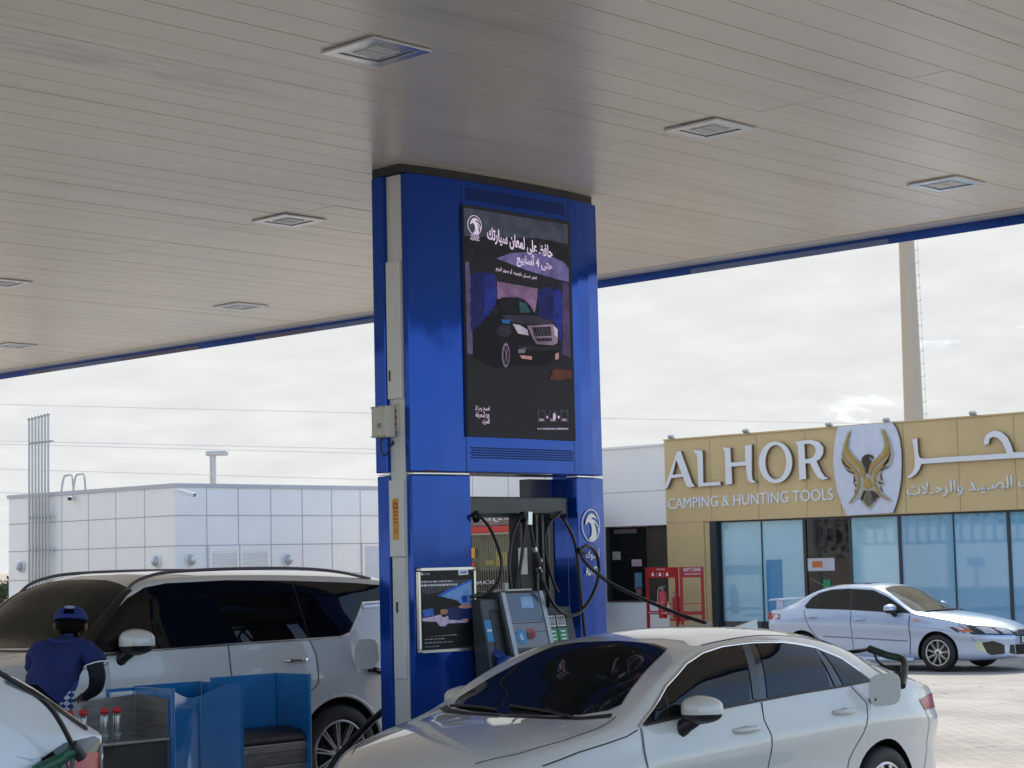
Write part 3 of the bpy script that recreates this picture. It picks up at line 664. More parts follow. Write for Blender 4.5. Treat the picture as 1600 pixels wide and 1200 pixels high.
for (x0, y0, x1, hh, c) in ((304, 154, 336, 12, 120), (284, 208, 470, 11, 150), (284, 232, 500, 13, 175), (300, 582, 495, 8, 120), (300, 604, 420, 8, 120), (300, 628, 465, 8, 120), (300, 654, 385, 8, 105)):
    x = x0
    while x < x1:
        ww = rr.uniform(8, 24); poster('text%d' % c, [(x, y0), (min(x + ww, x1), y0 - .5), (min(x + ww, x1), y0 + hh - .5), (x, y0 + hh)], (c, c, c + 4), 3); x += ww + 5

# ================================================================== FUEL DISPENSER
dis = thing('fuel_dispenser', (-10.75, 11.05, .15), 'dark fuel dispenser number 6 inside the opening of the blue pylon', 'fuel dispenser')
MB().box(-11.05, -10.52, 10.50, 11.66, .152, 1.05).build('base_cabinet', M_gunmetal, dis, bevel=.01)
MB().box(-10.94, -10.63, 10.475, 11.62, 2.335, 2.475).build('header_beam', M_gunmetal, dis, bevel=.012)
MB().box(-10.90, -10.66, 10.50, 11.55, 2.315, 2.333).build('beam_underside', M_dark, dis)
MB().box(-10.98, -10.86, 11.43, 11.69, 2.48, 2.633).build('light_box', mat('violet_box', (.05, .05, .085), .3), dis)
# sloping display head
hA = dict(y0=10.60, y1=11.06)
def tower(x_shift=0):
    y0, y1 = 10.60, 11.07
    P = [(-10.42, 1.735), (-10.24, 1.08), (-10.62, 1.08), (-10.70, 1.735)]
    mb = MB(); mb.prism([(x, y0, z) for x, z in P], (0, y1 - y0, 0)); return mb
tower().build('display_head', M_gunmetal, dis, bevel=.018)
fx = lambda z: -10.24 + (z - 1.08) / (1.735 - 1.08) * (-.18)
def facep(y, z, lift=.002):
    n = Vector((.655, 0, .18)).normalized(); return Vector((fx(z), y, z)) + n * lift
hn = Vector((.655, 0, .18)).normalized()
def plate(name, y0, y1, z0, z1, m, lift, par=dis, d=.004): return flat_shape(name, [[facep(y0, z0, lift), facep(y1, z0, lift), facep(y1, z1, lift), facep(y0, z1, lift)]], m, par, hn, d)
M_lgrey = mat('panel_grey', (.20, .22, .25), .35, 0, .2, .08, 8)
plate('side_trim', 10.602, 10.645, 1.10, 1.725, mat('trim_silver', (.36, .38, .40), .35, .5), .001, d=.012)
plate('side_trim', 11.025, 11.068, 1.10, 1.725, mat('trim_silver', (0, 0, 0)), .001, d=.012)
fp = plate('face_panel', 10.65, 11.02, 1.30, 1.715, M_lgrey, .001)
plate('display', 10.80, 10.93, 1.60, 1.685, emis('lcd', srgb(125, 165, 215), .55), .006, fp)
plate('display_recess', 10.665, 11.005, 1.50, 1.71, mat('smoked_panel', (.075, .10, .14), .15, 0, .6), .0055, fp, .0004)
plate('panel_line', 10.66, 11.01, 1.485, 1.49, M_gap, .0055, fp, .0004); plate('panel_line', 10.66, 11.01, 1.415, 1.419, M_gap, .0055, fp, .0004)
flat_shape('pump_number_disc', [circle(facep(10.725, 1.385, .006), .052, .058, (0, 1, 0), Vector((-.18, 0, .655)).normalized(), 32)], M_signblue, fp, hn, .002)
writing('pump_number', '6', M_white, fp, facep(10.708, 1.36, .0095), facep(10.744, 1.36, .0095), .055, hn, up=Vector((-.18, 0, .655)).normalized(), bold=.01)
plate('keypad', 10.79, 10.85, 1.36, 1.41, mat('keypad_brown', (.10, .04, .03), .5), .006, fp); plate('keypad', 10.855, 10.885, 1.375, 1.42, M_redprint, .006, fp); plate('keypad_label', 10.80, 10.88, 1.425, 1.44, M_redprint, .0062, fp, .001)
plate('lower_panel', 10.65, 11.02, 1.10, 1.28, M_black, .001)
MB().box(-10.60, -10.46, 10.72, 11.00, 1.737, 1.748).build('top_ledge', M_cover, dis)
MB().box(-10.47, -10.44, 10.68, 10.72, 1.737, 1.80).build('latch_post', mat('post_green', (.40, .46, .42), .4), dis)
# nozzle bays to both sides
def bay(y0, y1, tops):
    mb = MB(); mb.prism([(x, y0, z) for x, z in ((-10.42, 1.60), (-10.28, 1.00), (-10.62, 1.00), (-10.66, 1.60))], (0, y1 - y0, 0)); return mb.build('nozzle_bay', M_black, dis, bevel=.01)
bay(10.475, 10.597, 0); bay(11.072, 11.40, 0)
bx = lambda z: -10.28 - (z - 1.0) / .6 * .14
bn = Vector((.6, 0, .14)).normalized()
def bplate(name, y0, y1, z0, z1, m, lift=.004, par=dis): return flat_shape(name, [[Vector((bx(z), y, z)) + bn * lift for y, z in ((y0, z0), (y1, z0), (y1, z1), (y0, z1))]], m, par, bn, .002)
# left bay: dark panel, blue product sign and white octane tag stand in front of the leg edge
lp = MB(); lp.prism([(x, 10.405, z) for x, z in ((-10.44, 1.68), (-10.30, 1.02), (-10.50, 1.02), (-10.54, 1.68))], (0, .191, 0)); lp = lp.build('side_bay', M_gunmetal, dis, bevel=.01)
sx = lambda z: -10.30 - (z - 1.02) / .66 * .14
def splate(name, y0, y1, z0, z1, m, lift=.003, par=lp): return flat_shape(name, [[Vector((sx(z), y, z)) + bn * lift for y, z in ((y0, z0), (y1, z0), (y1, z1), (y0, z1))]], m, par, bn, .002)
splate('product_sign', 10.41, 10.48, 1.36, 1.52, M_signblue); splate('product_text', 10.42, 10.47, 1.435, 1.452, M_white, .0055)
splate('octane_tag', 10.505, 10.585, 1.43, 1.485, M_white)
writing('octane_number', '95', M_black, lp, Vector((sx(1.44), 10.518, 1.44)) + bn * .006, Vector((sx(1.44), 10.572, 1.44)) + bn * .006, .035, bn, up=(0, 0, 1), bold=.015)
noz = MB(); noz.tube(spline([(-10.38, 10.48, 1.28), (-10.28, 10.49, 1.22), (-10.23, 10.50, 1.10), (-10.25, 10.51, 1.00)]), .035, 12).ell((-10.27, 10.50, 1.17), .06, .075, .085, e=.7)
noz.build('nozzle_holder', mat('nozzle_blue', (.012, .05, .30), .35, 0, .4), dis)
for k, y in enumerate((11.085, 11.20)):
    bplate('grade_sign', y, y + .105, 1.31, 1.43, M_green); bplate('grade_number', y + .006, y + .10, 1.445, 1.53, M_white)
    for r in range(3): bplate('grade_text', y + .025, y + .08, 1.40 - r * .03, 1.412 - r * .03, M_white, .0065)
    for i in range(3):
        flat_shape('digit', [[Vector((bx(z), yy, z)) + bn * .0066 for yy, z in ((y + .014 + i * .028, 1.455), (y + .034 + i * .028, 1.455), (y + .034 + i * .028, 1.52), (y + .014 + i * .028, 1.52))],
                             [Vector((bx(z), yy, z)) + bn * .0066 for yy, z in ((y + .020 + i * .028, 1.465), (y + .028 + i * .028, 1.465), (y + .028 + i * .028, 1.51), (y + .020 + i * .028, 1.51))]], M_black, dis, bn, .001)
for y in (11.13, 11.24, 11.35):
    mb = MB().tube(spline([(-10.40, y, 1.30), (-10.27, y, 1.24), (-10.23, y, 1.12), (-10.27, y, .98)]), .028, 10); mb.build('nozzle', M_black, dis)
# hose mast
MB().box(-10.72, -10.60, 11.02, 11.42, 1.05, 2.333).build('hose_mast', M_black, dis, bevel=.008)
MB().box(-10.598, -10.594, 11.00, 11.10, 1.86, 2.07).build('instruction_sticker', M_plate, dis)
mb = MB()
for i in range(5): mb.box(-10.5935, -10.593, 11.012, 11.07, 2.035 - i * .012, 2.038 - i * .012)
mb.build('sticker_lines', M_grey, dis)
for y in (11.20, 11.27, 11.34): MB().box(-10.60, -10.575, y - .012, y + .012, 1.06, 2.33).build('hose_guide', M_gunmetal, dis)
def z4(x, y, X): return at_x(560 + x / 3, 600 + y / 3, X)
def hose(pts, r=.014, m=M_hose, n=8): return MB().tube(spline(pts, 10), r, n)
# hoses hanging from the beam
XB = -10.50
hose([z4(548, 622, -10.66), z4(550, 616, -10.58), z4(570, 622, XB), z4(610, 665, XB), z4(650, 750, XB), z4(671, 840, XB), z4(660, 915, XB), z4(625, 965, XB), z4(580, 990, XB), z4(530, 996, XB)]).build('hose', M_hose, dis)
hose([z4(768, 612, -10.60), z4(745, 650, XB), z4(722, 715, XB), z4(710, 800, XB), z4(708, 880, XB), z4(718, 975, XB), z4(722, 1010, XB)]).build('hose', M_hose, dis)
hose([z4(772, 618, -10.60), z4(776, 700, XB), z4(768, 790, XB), z4(756, 880, XB), z4(744, 975, XB), z4(742, 1010, XB)]).build('hose', M_hose, dis)
hose([z4(948, 600, -10.62), z4(935, 618, XB), z4(900, 645, XB), z4(880, 700, XB), z4(880, 790, XB), z4(895, 870, XB), z4(915, 930, XB), z4(937, 978, XB)], .012).build('hose', M_hose, dis)
hose([z4(935, 612, -10.60), z4(965, 640, XB), z4(998, 700, XB), z4(1018, 760, XB), z4(1030, 850, XB), z4(1040, 960, XB), z4(1052, 1080, XB), z4(1062, 1180, XB), z4(1072, 1290, XB)]).build('hose', M_hose, dis)
mb = MB().tube([z4(803, 600, XB), z4(802, 660, XB)], .024, 14); mb.build('swivel', M_satin, dis)
mb = MB().tube([z4(805, 660, XB), z4(815, 720, XB), z4(828, 780, XB)], .014, 10); mb.build('hose', M_hose, dis)
mb = MB().tube([z4(825, 765, XB), z4(830, 788, XB)], .021, 14); mb.build('hose_collar', M_satin, dis)
mb = MB().tube([z4(828, 785, XB), z4(838, 822, XB), z4(848, 868, XB)], [.024, .034, .020], 14); mb.build('breakaway', M_black, dis)
mb = MB().tube([z4(834, 832, XB), z4(856, 826, XB)], .018, 12).tube([z4(842, 858, XB), z4(850, 884, XB)], .023, 14); mb.build('hose_collar', M_satin, dis)
for (xa, ya, Xa, xb, yb, Xb, r_) in ((905, 610, -10.55, 905, 645, -10.55, .02), (770, 610, -10.60, 772, 640, -10.56, .03), (550, 606, -10.64, 552, 638, -10.60, .03)): MB().tube([z4(xa, ya, Xa), z4(xb, yb, Xb)], r_, 10).build('hose_swivel', M_black, dis)

# ================================================================== SERVICE CABINET ON THE ISLAND
cab = thing('service_cabinet', (-10.62, 7.8, .15), 'low steel and blue service cabinet standing on the pump island', 'cabinet')
MB().box(-10.95, -10.52, 7.0, 8.76, .152, .60).build('plinth', M_steel, cab, bevel=.005)
# shelf bay
yb0 = at_x(128, 1100, -10.86).y; yc0 = at_x(130, 1160, -10.47).y
mb = MB().prism([(-10.86, yb0, .602), (-10.86, 7.545, .602), (-10.86, 7.545, 1.14), (-10.86, yb0, 1.115)], (-.015, 0, 0)); mb.build('shelf_back', M_steel_dark, cab)
mb = MB().prism([(-10.50, 7.548, .602), (-10.50, 7.548, 1.12), (-10.858, 7.548, 1.145), (-10.858, 7.548, .602)], (0, .012, 0)); mb.build('shelf_side', M_steel_dark, cab)
MB().box(-10.857, -10.47, yc0, 7.546, .855, .872).build('shelf', M_steel, cab, bevel=.004)
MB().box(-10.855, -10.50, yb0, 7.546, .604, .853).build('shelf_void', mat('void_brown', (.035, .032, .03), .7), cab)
yr0 = at_x(168, 1083, -10.92).y; mb = MB().bar((-10.92, yr0, 1.08), (-10.92, yr0, 1.165), .018).bar((-10.92, yr0 - .009, 1.172), (-10.92, 7.60, 1.172), .022); mb.build('rear_rail', M_cab, cab)
MB().box(-10.90, -10.47, 7.562, 7.592, .155, 1.185).build('blue_post', M_cab, cab, bevel=.006)
# curved blue panel with a dipping top edge
mb = MB(); n = 16; ys = np.linspace(7.594, 8.145, n + 1)
bow = lambda y: -10.49 - .075 * (1 - ((y - 7.87) / .276) ** 2) if False else -10.49 - .075 * math.cos((y - 7.87) / .276 * math.pi / 2)
tz = lambda y: 1.185 - .075 * max(0, math.cos((y - 7.80) / .25 * math.pi / 2)) ** 1.2 if abs(y - 7.80) < .25 else 1.185
fr_ = [(bow(y), y, z) for y in ys for z in (.155, tz(y))]; bk_ = [(bow(y) - .012, y, z) for y in ys for z in (.155, tz(y))]
fs = [(2 * i, 2 * i + 2, 2 * i + 3, 2 * i + 1) for i in range(n)]
mb.add(fr_ + bk_, fs + [tuple(q + 2 * (n + 1) for q in f[::-1]) for f in fs] + [(2 * i + 1, 2 * i + 3, 2 * i + 3 + 2 * (n + 1), 2 * i + 1 + 2 * (n + 1)) for i in range(n)], True); mb.build('curved_panel', M_cab, cab)
mb = MB(); mb.box(-10.95, -10.93, 7.594, 8.145, .60, 1.19).box(-10.93, -10.48, 8.147, 8.160, .155, 1.185); mb.build('rear_panel', M_cab, cab)
MB().tube([(bow(7.86) + .004, 7.86, .2), (bow(7.86) + .004, 7.86, 1.10)], .008, 8).build('panel_rib', M_cab, cab)
# right bay: blue back, black rolled cover, steel drawer
MB().box(-10.86, -10.84, 8.162, 8.735, .60, 1.215).build('bay_back', M_cab, cab, bevel=.006)
MB().box(-10.87, -10.48, 8.737, 8.76, .155, 1.215).build('bay_side', M_cab, cab, bevel=.006)
mb = MB(); mb.prism([(x, 8.165, z) for x, z in ((-10.838, .845), (-10.70, .85), (-10.56, .835), (-10.51, .80), (-10.50, .755), (-10.838, .755))], (0, .57, 0)); mb.build('bin_cover', M_black, cab, bevel=.02)
MB().box(-10.838, -10.51, 8.165, 8.735, .695, .752).build('drawer_rail', M_steel, cab, bevel=.004)
MB().box(-10.838, -10.515, 8.165, 8.735, .602, .692).build('drawer', M_steel_dark, cab, bevel=.004)
for i, y in enumerate((6.88, 6.985, 7.145, 7.24)):
    lab = ['small silver bottle with red cap, half hidden beside the attendant', 'silver bottle with red cap, second from the attendant on the steel shelf', 'silver bottle with red cap, third along the steel shelf', 'silver bottle with red cap, nearest the blue post on the steel shelf'][i]
    b = thing('oil_bottle', (-10.62, y, .873), lab, 'bottle', 'bottles on the steel shelf')
    MB().lathe((-10.62, y, .873), (0, 0, 1), [(0, 0), (.026, 0), (.028, .004), (.028, .15), (.024, .172), (.013, .18), (.013, .192), (0, .192)], 20).build('bottle_body', mat('bottle_silver', (.30, .31, .32), .25, .85, 0, .15, 30, stretch=(1, 1, .2)), b)
    MB().lathe((-10.62, y, .873), (0, 0, 1), [(.0165, .180), (.0285, .180), (.0285, .212), (0, .212)], 20).build('cap', M_redprint, b)
    MB().lathe((-10.62, y, .873), (0, 0, 1), [(.0286, .03), (.0286, .05)], 20).build('label_band', M_grey, b)

# ================================================================== CARS
def pch(kn):
    xs = np.array([k[0] for k in kn], float); ys = np.array([k[1] for k in kn], float)
    h = np.diff(xs); d = np.diff(ys) / h; m = np.zeros(len(xs)); m[0], m[-1] = d[0], d[-1]
    for i in range(1, len(xs) - 1):
        if d[i - 1] * d[i] > 0:
            w1, w2 = 2 * h[i] + h[i - 1], h[i] + 2 * h[i - 1]; m[i] = (w1 + w2) / (w1 / d[i - 1] + w2 / d[i])
    def f(x):
        x = np.clip(x, xs[0], xs[-1]); i = np.clip(np.searchsorted(xs, x) - 1, 0, len(h) - 1); t = (x - xs[i]) / h[i]
        return ys[i] * (1 + 2 * t) * (1 - t) ** 2 + h[i] * m[i] * t * (1 - t) ** 2 + ys[i + 1] * t * t * (3 - 2 * t) + h[i] * m[i + 1] * t * t * (t - 1)
    return f

class Car:
    """lofted car body; local axes: x forward from the rear axle, y left, z up"""
    SEG = [2, 3, 4, 6, 5, 5, 5, 5, 3, 4, 4, 4]
    def __init__(s, **k):
        s.x0, s.x1 = k['x0'], k['x1']; s.zb = pch(k['zb'])
        for n in ('hw', 'zbelt', 'wb', 'zr', 'wr', 'zc'): setattr(s, n, pch(k[n]))
        s.crease = k.get('crease', .012); s.crown = k.get('crown', 2.3); s.bul0 = k.get('bul0', .07); s.bul1 = k.get('bul1', .1); s.tum = k.get('tum', .02); s.cache = {}
        s.tuck = k.get('tuck', .05); s.dx = k.get('dx', .03); s.sculpt = k.get('sculpt', .016)
    def sec(s, x):
        key = round(float(x), 4)
        if key in s.cache: return s.cache[key]
        zb, hw, zt, wb, zr, wr, zc = (float(f(x)) for f in (s.zb, s.hw, s.zbelt, s.wb, s.zr, s.wr, s.zc))
        wb = min(wb, hw - .004); wr = min(wr, wb - .004); zr = max(zr, zt + .008); zc = max(zc, zr + .006)
        hgt = zt - zb; dz = zr - zt
        c = s.crease * min(1, hgt / .7)
        P = [(0, zb), (hw - .16, zb), (hw - s.tuck, zb + .035 * 1), (hw - .018 - s.sculpt * .6, zb + .24 * hgt), (hw - .012 - s.sculpt, zb + .48 * hgt), (hw, zt - .30 * hgt if False else zb + .70 * hgt), (hw - c - .010, zb + .84 * hgt), (wb, zt), (wb + (wr - wb) * .5 + s.tum * min(1, dz / .3), zt + dz * .52), (wr, zr)]
        for q in (.86, .58, .28, 0): P.append((wr * q, zc - (zc - zr) * q ** s.crown))
        P = np.array(P); t = np.r_[0, np.cumsum(np.maximum(np.hypot(*np.diff(P, axis=0).T), 1e-4))]
        fy, fz = pch(list(zip(t, P[:, 0]))), pch(list(zip(t, P[:, 1]))); ts = []
        for i in range(len(P) - 1):
            n = ([2, 3, 4, 5, 6, 5, 5, 6, 6, 4, 4, 4, 4])[i]; ts += [t[i] + (t[i + 1] - t[i]) * k / n for k in range(n)]
        ts.append(t[-1]); ts = np.array(ts); r = (fy(ts), fz(ts)); s.cache[key] = r; return r
    I0, I1 = 5, 42      # section samples that form the side
    def side(s, x, z):
        y, zz = s.sec(x); a, b = y[5:46], zz[5:46]; return float(np.interp(z, a * 0 + np.maximum.accumulate(b), a))
    def topz(s, x, y):
        yy, zz = s.sec(x); a, b = yy[36:][::-1], zz[36:][::-1]; return float(np.interp(abs(y), a, b))
    def front(s, y, z, sgn=1):
        y = abs(y); xe = s.x1 if sgn > 0 else s.x0; bul = s.bul1 if sgn > 0 else s.bul0
        we = s.side(xe, z) if z < s.sec(xe)[1][-1] else 0
        if we > 0 and y <= we: return xe + sgn * bul * (1 - (y / max(we, .01)) ** 2)
        a, b = (s.x1 - 1.4, s.x1) if sgn > 0 else (s.x0, s.x0 + 1.0)
        for _ in range(30):
            m = (a + b) / 2
            inside = s.side(m, z) > y and z < s.sec(m)[1][-1]
            if sgn > 0: a, b = (m, b) if inside else (a, m)
            else: a, b = (a, m) if inside else (m, b)
        return (a + b) / 2
    def body(s, paint, root, wheels, ra, arch_y):
        xs = np.unique(np.round(np.r_[np.linspace(s.x0, s.x0 + .35, 14), np.linspace(s.x0 + .35, s.x1 - .4, int((s.x1 - s.x0) / s.dx)), np.linspace(s.x1 - .4, s.x1, 18)], 4))
        n = len(s.sec(xs[0])[0]); vs = []; idx = {}
        def V(p): vs.append(p); return len(vs) - 1
        for i, x in enumerate(xs):
            y, z = s.sec(x)
            for k in range(n):
                if k in (0, n - 1): idx[i, k, 1] = idx[i, k, -1] = V((x, 0, z[k]))
                else: idx[i, k, 1] = V((x, y[k], z[k])); idx[i, k, -1] = V((x, -y[k], z[k]))
        fs = []
        for i in range(len(xs) - 1):
            for k in range(n - 1):
                for sg in (1, -1):
                    q = [idx[i, k, sg], idx[i + 1, k, sg], idx[i + 1, k + 1, sg], idx[i, k + 1, sg]]
                    q2 = []
                    for v in q:
                        if v not in q2: q2.append(v)
                    fs.append(q2 if sg > 0 else q2[::-1])
        m = 12
        for (i, sg, bul) in ((0, -1, s.bul0), (len(xs) - 1, 1, s.bul1)):
            y, z = s.sec(xs[i]); rows = []
            for k in range(n):
                if k in (0, n - 1): rows.append([idx[i, k, 1]] * (m + 1)); continue
                row = []
                for j in range(m + 1):
                    yy = -y[k] + 2 * y[k] * j / m
                    if j == 0: row.append(idx[i, k, -1])
                    elif j == m: row.append(idx[i, k, 1])
                    else:
                        fade = min(1, (z[-1] - z[k]) / .12) ** .5 * min(1, max(0, (z[k] - z[0])) / .1 + .2)
                        row.append(V((xs[i] + sg * bul * fade * (1 - (yy / y[k]) ** 2), yy, z[k])))
                rows.append(row)
            for k in range(n - 1):
                for j in range(m):
                    q = []
                    for v in (rows[k][j], rows[k][j + 1], rows[k + 1][j + 1], rows[k + 1][j]):
                        if v not in q: q.append(v)
                    if len(q) > 2: fs.append(q if sg > 0 else q[::-1])
        me = bpy.data.meshes.new('body'); me.from_pydata(vs, [], fs); me.update()
        bm = bmesh.new(); bm.from_mesh(me); bmesh.ops.remove_doubles(bm, verts=bm.verts, dist=1e-5); bmesh.ops.recalc_face_normals(bm, faces=bm.faces); bm.to_mesh(me); bm.free()
        me.materials.append(paint); me.materials.append(M_black)
        o = bpy.data.objects.new('body', me); COL.objects.link(o)
        cut = MB(); cut.cur = 1
        for (wx, wz) in wheels:
            for sg in (1, -1):
                nn = 40; c = [(wx + ra * math.cos(2 * math.pi * q / nn), sg * arch_y[0], wz + ra * math.sin(2 * math.pi * q / nn)) for q in range(nn)]
                cut.prism(c, (0, sg * arch_y[1], 0))
        co = cut.build('cutter', [paint, M_black])
        mod = o.modifiers.new('b', 'BOOLEAN'); mod.operation = 'DIFFERENCE'; mod.object = co; mod.solver = 'EXACT'
        dg = bpy.context.evaluated_depsgraph_get(); me2 = bpy.data.meshes.new_from_object(o.evaluated_get(dg))
        bpy.data.objects.remove(co); bpy.data.objects.remove(o)
        me2.polygons.foreach_set('use_smooth', [True] * len(me2.polygons)); me2.set_sharp_from_angle(angle=R(42))
        b = bpy.data.objects.new('body', me2); COL.objects.link(b); b.parent = root; return b
    # ---- pieces laid on the body
    def _fill(s, poly, step):
        poly = [Vector(p) for p in poly]; vs = []
        for i, p in enumerate(poly):
            q = poly[(i + 1) % len(poly)]; n = max(1, int((q - p).length / step))
            vs += [p + (q - p) * k / n for k in range(n)]
        nb = len(vs); es = [(i, (i + 1) % nb) for i in range(nb)]
        x0, x1 = min(v.x for v in vs), max(v.x for v in vs); y0, y1 = min(v.y for v in vs), max(v.y for v in vs)
        def ins(x, y):
            c = False
            for i in range(nb):
                a, b = vs[i], vs[(i + 1) % nb]
                if (a.y > y) != (b.y > y) and x < (b.x - a.x) * (y - a.y) / (b.y - a.y) + a.x: c = not c
            return c
        g = list(vs); nx, ny = int((x1 - x0) / step) + 1, int((y1 - y0) / step) + 1
        for i in range(nx):
            for j in range(ny):
                x, y = x0 + (i + .5) * step, y0 + (j + .5) * step
                if ins(x, y) and min((Vector((x, y)) - v).length for v in vs) > step * .45: g.append(Vector((x, y)))
        r = delaunay_2d_cdt(g, es, [], 1, 1e-7); return r[0], [f for f in r[2]], nb
    def panel(s, name, poly, m, root, kind='side', sg=1, off=.004, step=.05, round_=True):
        V, F, nb = s._fill(poly, step); mb = MB(); P = []
        for v in V:
            if kind == 'side': P.append((v.x, sg * (s.side(v.x, v.y) + off), v.y + off * .3))
            elif kind == 'top': P.append((v.x, v.y, s.topz(v.x, v.y) + off))
            elif kind == 'front': P.append((s.front(v.x, v.y, 1) + off, v.x, v.y))
            else: P.append((s.front(v.x, v.y, -1) - off, v.x, v.y))
        mb.add(P, F, True); o = mb.build(name, m, root, True)
        # make every face look outward
        n = sum((p.normal * p.area for p in o.data.polygons), Vector())
        want = {'side': Vector((0, sg, 0)), 'top': Vector((0, 0, 1)), 'front': Vector((1, 0, 0)), 'rear': Vector((-1, 0, 0))}[kind]
        if n.dot(want) < 0: o.data.flip_normals()
        return o
    def line(s, mb, pts, wd, off, kind='side', sg=1, step=.03, raised=0):
        pts = [Vector(p) for p in pts]; d = []
        for i in range(len(pts) - 1):
            n = max(1, int((pts[i + 1] - pts[i]).length / step)); d += [pts[i] + (pts[i + 1] - pts[i]) * k / n for k in range(n)]
        d.append(pts[-1]); A = []; B = []
        for i, p in enumerate(d):
            t = (d[min(i + 1, len(d) - 1)] - d[max(i - 1, 0)]).normalized(); nn = Vector((-t.y, t.x)) * (wd / 2)
            for q, lst in ((p + nn, A), (p - nn, B)):
                if kind == 'side': lst.append(Vector((q.x, sg * (s.side(q.x, q.y) + off), q.y + off * .3)))
                elif kind == 'top': lst.append(Vector((q.x, q.y, s.topz(q.x, q.y) + off)))
                elif kind == 'front': lst.append(Vector((s.front(q.x, q.y, 1) + off, q.x, q.y)))
                else: lst.append(Vector((s.front(q.x, q.y, -1) - off, q.x, q.y)))
        n = len(d)
        if raised:
            upv = Vector((0, sg, .3)) * raised if kind == 'side' else Vector((0, 0, raised))
            M1 = [(a * .7 + b * .3) + upv for a, b in zip(A, B)]; M2 = [(a * .3 + b * .7) + upv for a, b in zip(A, B)]
            mb.add(A + M1 + M2 + B, [(r * n + i, r * n + i + 1, (r + 1) * n + i + 1, (r + 1) * n + i) for r in range(3) for i in range(n - 1)], True)
        else: mb.add(A + B, [(i, i + 1, n + i + 1, n + i) for i in range(n - 1)], True)
        return mb

def wheel(root, x, y, z, r, rr, w, sg, style, turn=0):
    """tyre with a rim of real spokes; y = outer face"""
    ax = (0, sg, 0); c = (x, y, z)
    prof = [(rr - .005, -w), (r - .05, -w + .005), (r - .008, -w + .03), (r, -w * .5), (r - .004, -.03), (r - .03, -.004), (rr + .02, 0), (rr + .004, -.006), (rr - .005, -.014)]
    tyre = MB().lathe(c, ax, prof, 48).build('wheel', M_rubber, root, True)
    mb = MB().lathe(c, ax, [(rr - .002, -.012), (rr - .012, -.004), (rr - .022, -.012)], 48); mb.cur = 1
    mb.lathe(c, ax, [(rr - .022, -.0121), (rr - .034, -.05), (rr - .05, -w * .8)], 48); mb.cur = 0
    n = style[0]; A = turn
    spx = lambda a, q, h, side: (x + math.cos(a) * q - math.sin(a) * side, y + sg * h, z + math.sin(a) * q + math.cos(a) * side)
    for k in range(n):
        a = A + 2 * math.pi * k / n
        offs = (-style[2], style[2]) if style[2] else (0,)
        for o_ in offs:
            s1, s2 = style[1] * .5, style[1] * .42
            sk = o_ * (.35 if style[2] else 1)
            P = [spx(a, .045, -.022, sk - s1), spx(a, .045, -.022, sk + s1), spx(a, rr - .016, -.008, o_ + s2), spx(a, rr - .016, -.008, o_ - s2)]
            Q = [spx(a, .045, -.06, sk - s1), spx(a, .045, -.06, sk + s1), spx(a, rr - .016, -.05, o_ + s2), spx(a, rr - .016, -.05, o_ - s2)]
            mb.add(P + Q, [(0, 1, 2, 3), (4, 7, 6, 5), (0, 4, 5, 1), (1, 5, 6, 2), (2, 6, 7, 3), (3, 7, 4, 0)], False)
    mb.lathe(c, ax, [(.075, -.06), (.062, -.020), (.03, -.016), (0, -.016)], 24)
    rim = mb.build('rim', [M_alloy, M_gloss], tyre, True)
    MB().lathe(c, ax, [(rr - .03, -.075), (.0, -.075)], 32).build('brake_backing', M_gap, tyre, True)
    MB().lathe(c, ax, [(rr * .62, -.070), (.08, -.068)], 32).build('brake_disc', M_gunmetal, tyre, True)
    MB().lathe(c, ax, [(.026, -.014), (.022, -.012), (0, -.012)], 20).build('hub_cap', M_gloss, tyre, True)
    return tyre

def mirror(root, c, sg, paint, L_=.13, Hh=.085, D=.11, rot=0, lower=True, arm=True):
    """painted upper cap over a black lower shell"""
    def half(up):
        mb = MB().ell((0, 0, 0), D, L_, Hh, e=.62, nu=28, nv=16); bm = bmesh.new(); me = bpy.data.meshes.new('x'); me.from_pydata(mb.v, [], mb.f); bm.from_mesh(me)
        bmesh.ops.remove_doubles(bm, verts=bm.verts, dist=1e-5)
        bmesh.ops.bisect_plane(bm, geom=bm.verts[:] + bm.edges[:] + bm.faces[:], plane_co=(0, 0, -.35 * Hh), plane_no=(0, 0, 1), clear_inner=up, clear_outer=not up)
        for v in bm.verts:
            t = (v.co.x / D); s_ = 1 - .22 * max(0, t); v.co.y *= s_; v.co.z *= s_
            if v.co.y * sg > 0: v.co.z *= 1 - .25 * (v.co.y * sg / L_)
        if not up: bmesh.ops.holes_fill(bm, edges=bm.edges[:]); bmesh.ops.scale(bm, vec=(.97, .97, 1), verts=bm.verts)
        bm.normal_update(); bm.to_mesh(me); bm.free(); me.polygons.foreach_set('use_smooth', [True] * len(me.polygons)); return me
    me = half(True); me.materials.append(paint); o = bpy.data.objects.new('mirror', me); COL.objects.link(o); o.parent = root; o.location = c; o.rotation_euler = (0, 0, rot)
    m2 = half(False); m2.materials.append(M_black); p = bpy.data.objects.new('mirror_base', m2); COL.objects.link(p); p.parent = o
    if arm:
        mb = MB().tube([(0, -sg * .02, -Hh * .6), (.02, -sg * (L_ * .75), -Hh * 1.05), (.03, -sg * (L_ * 1.25), -Hh * 1.5)], [.035, .045, .055], 10); mb.build('mirror_arm', M_black, o, True)
    return o
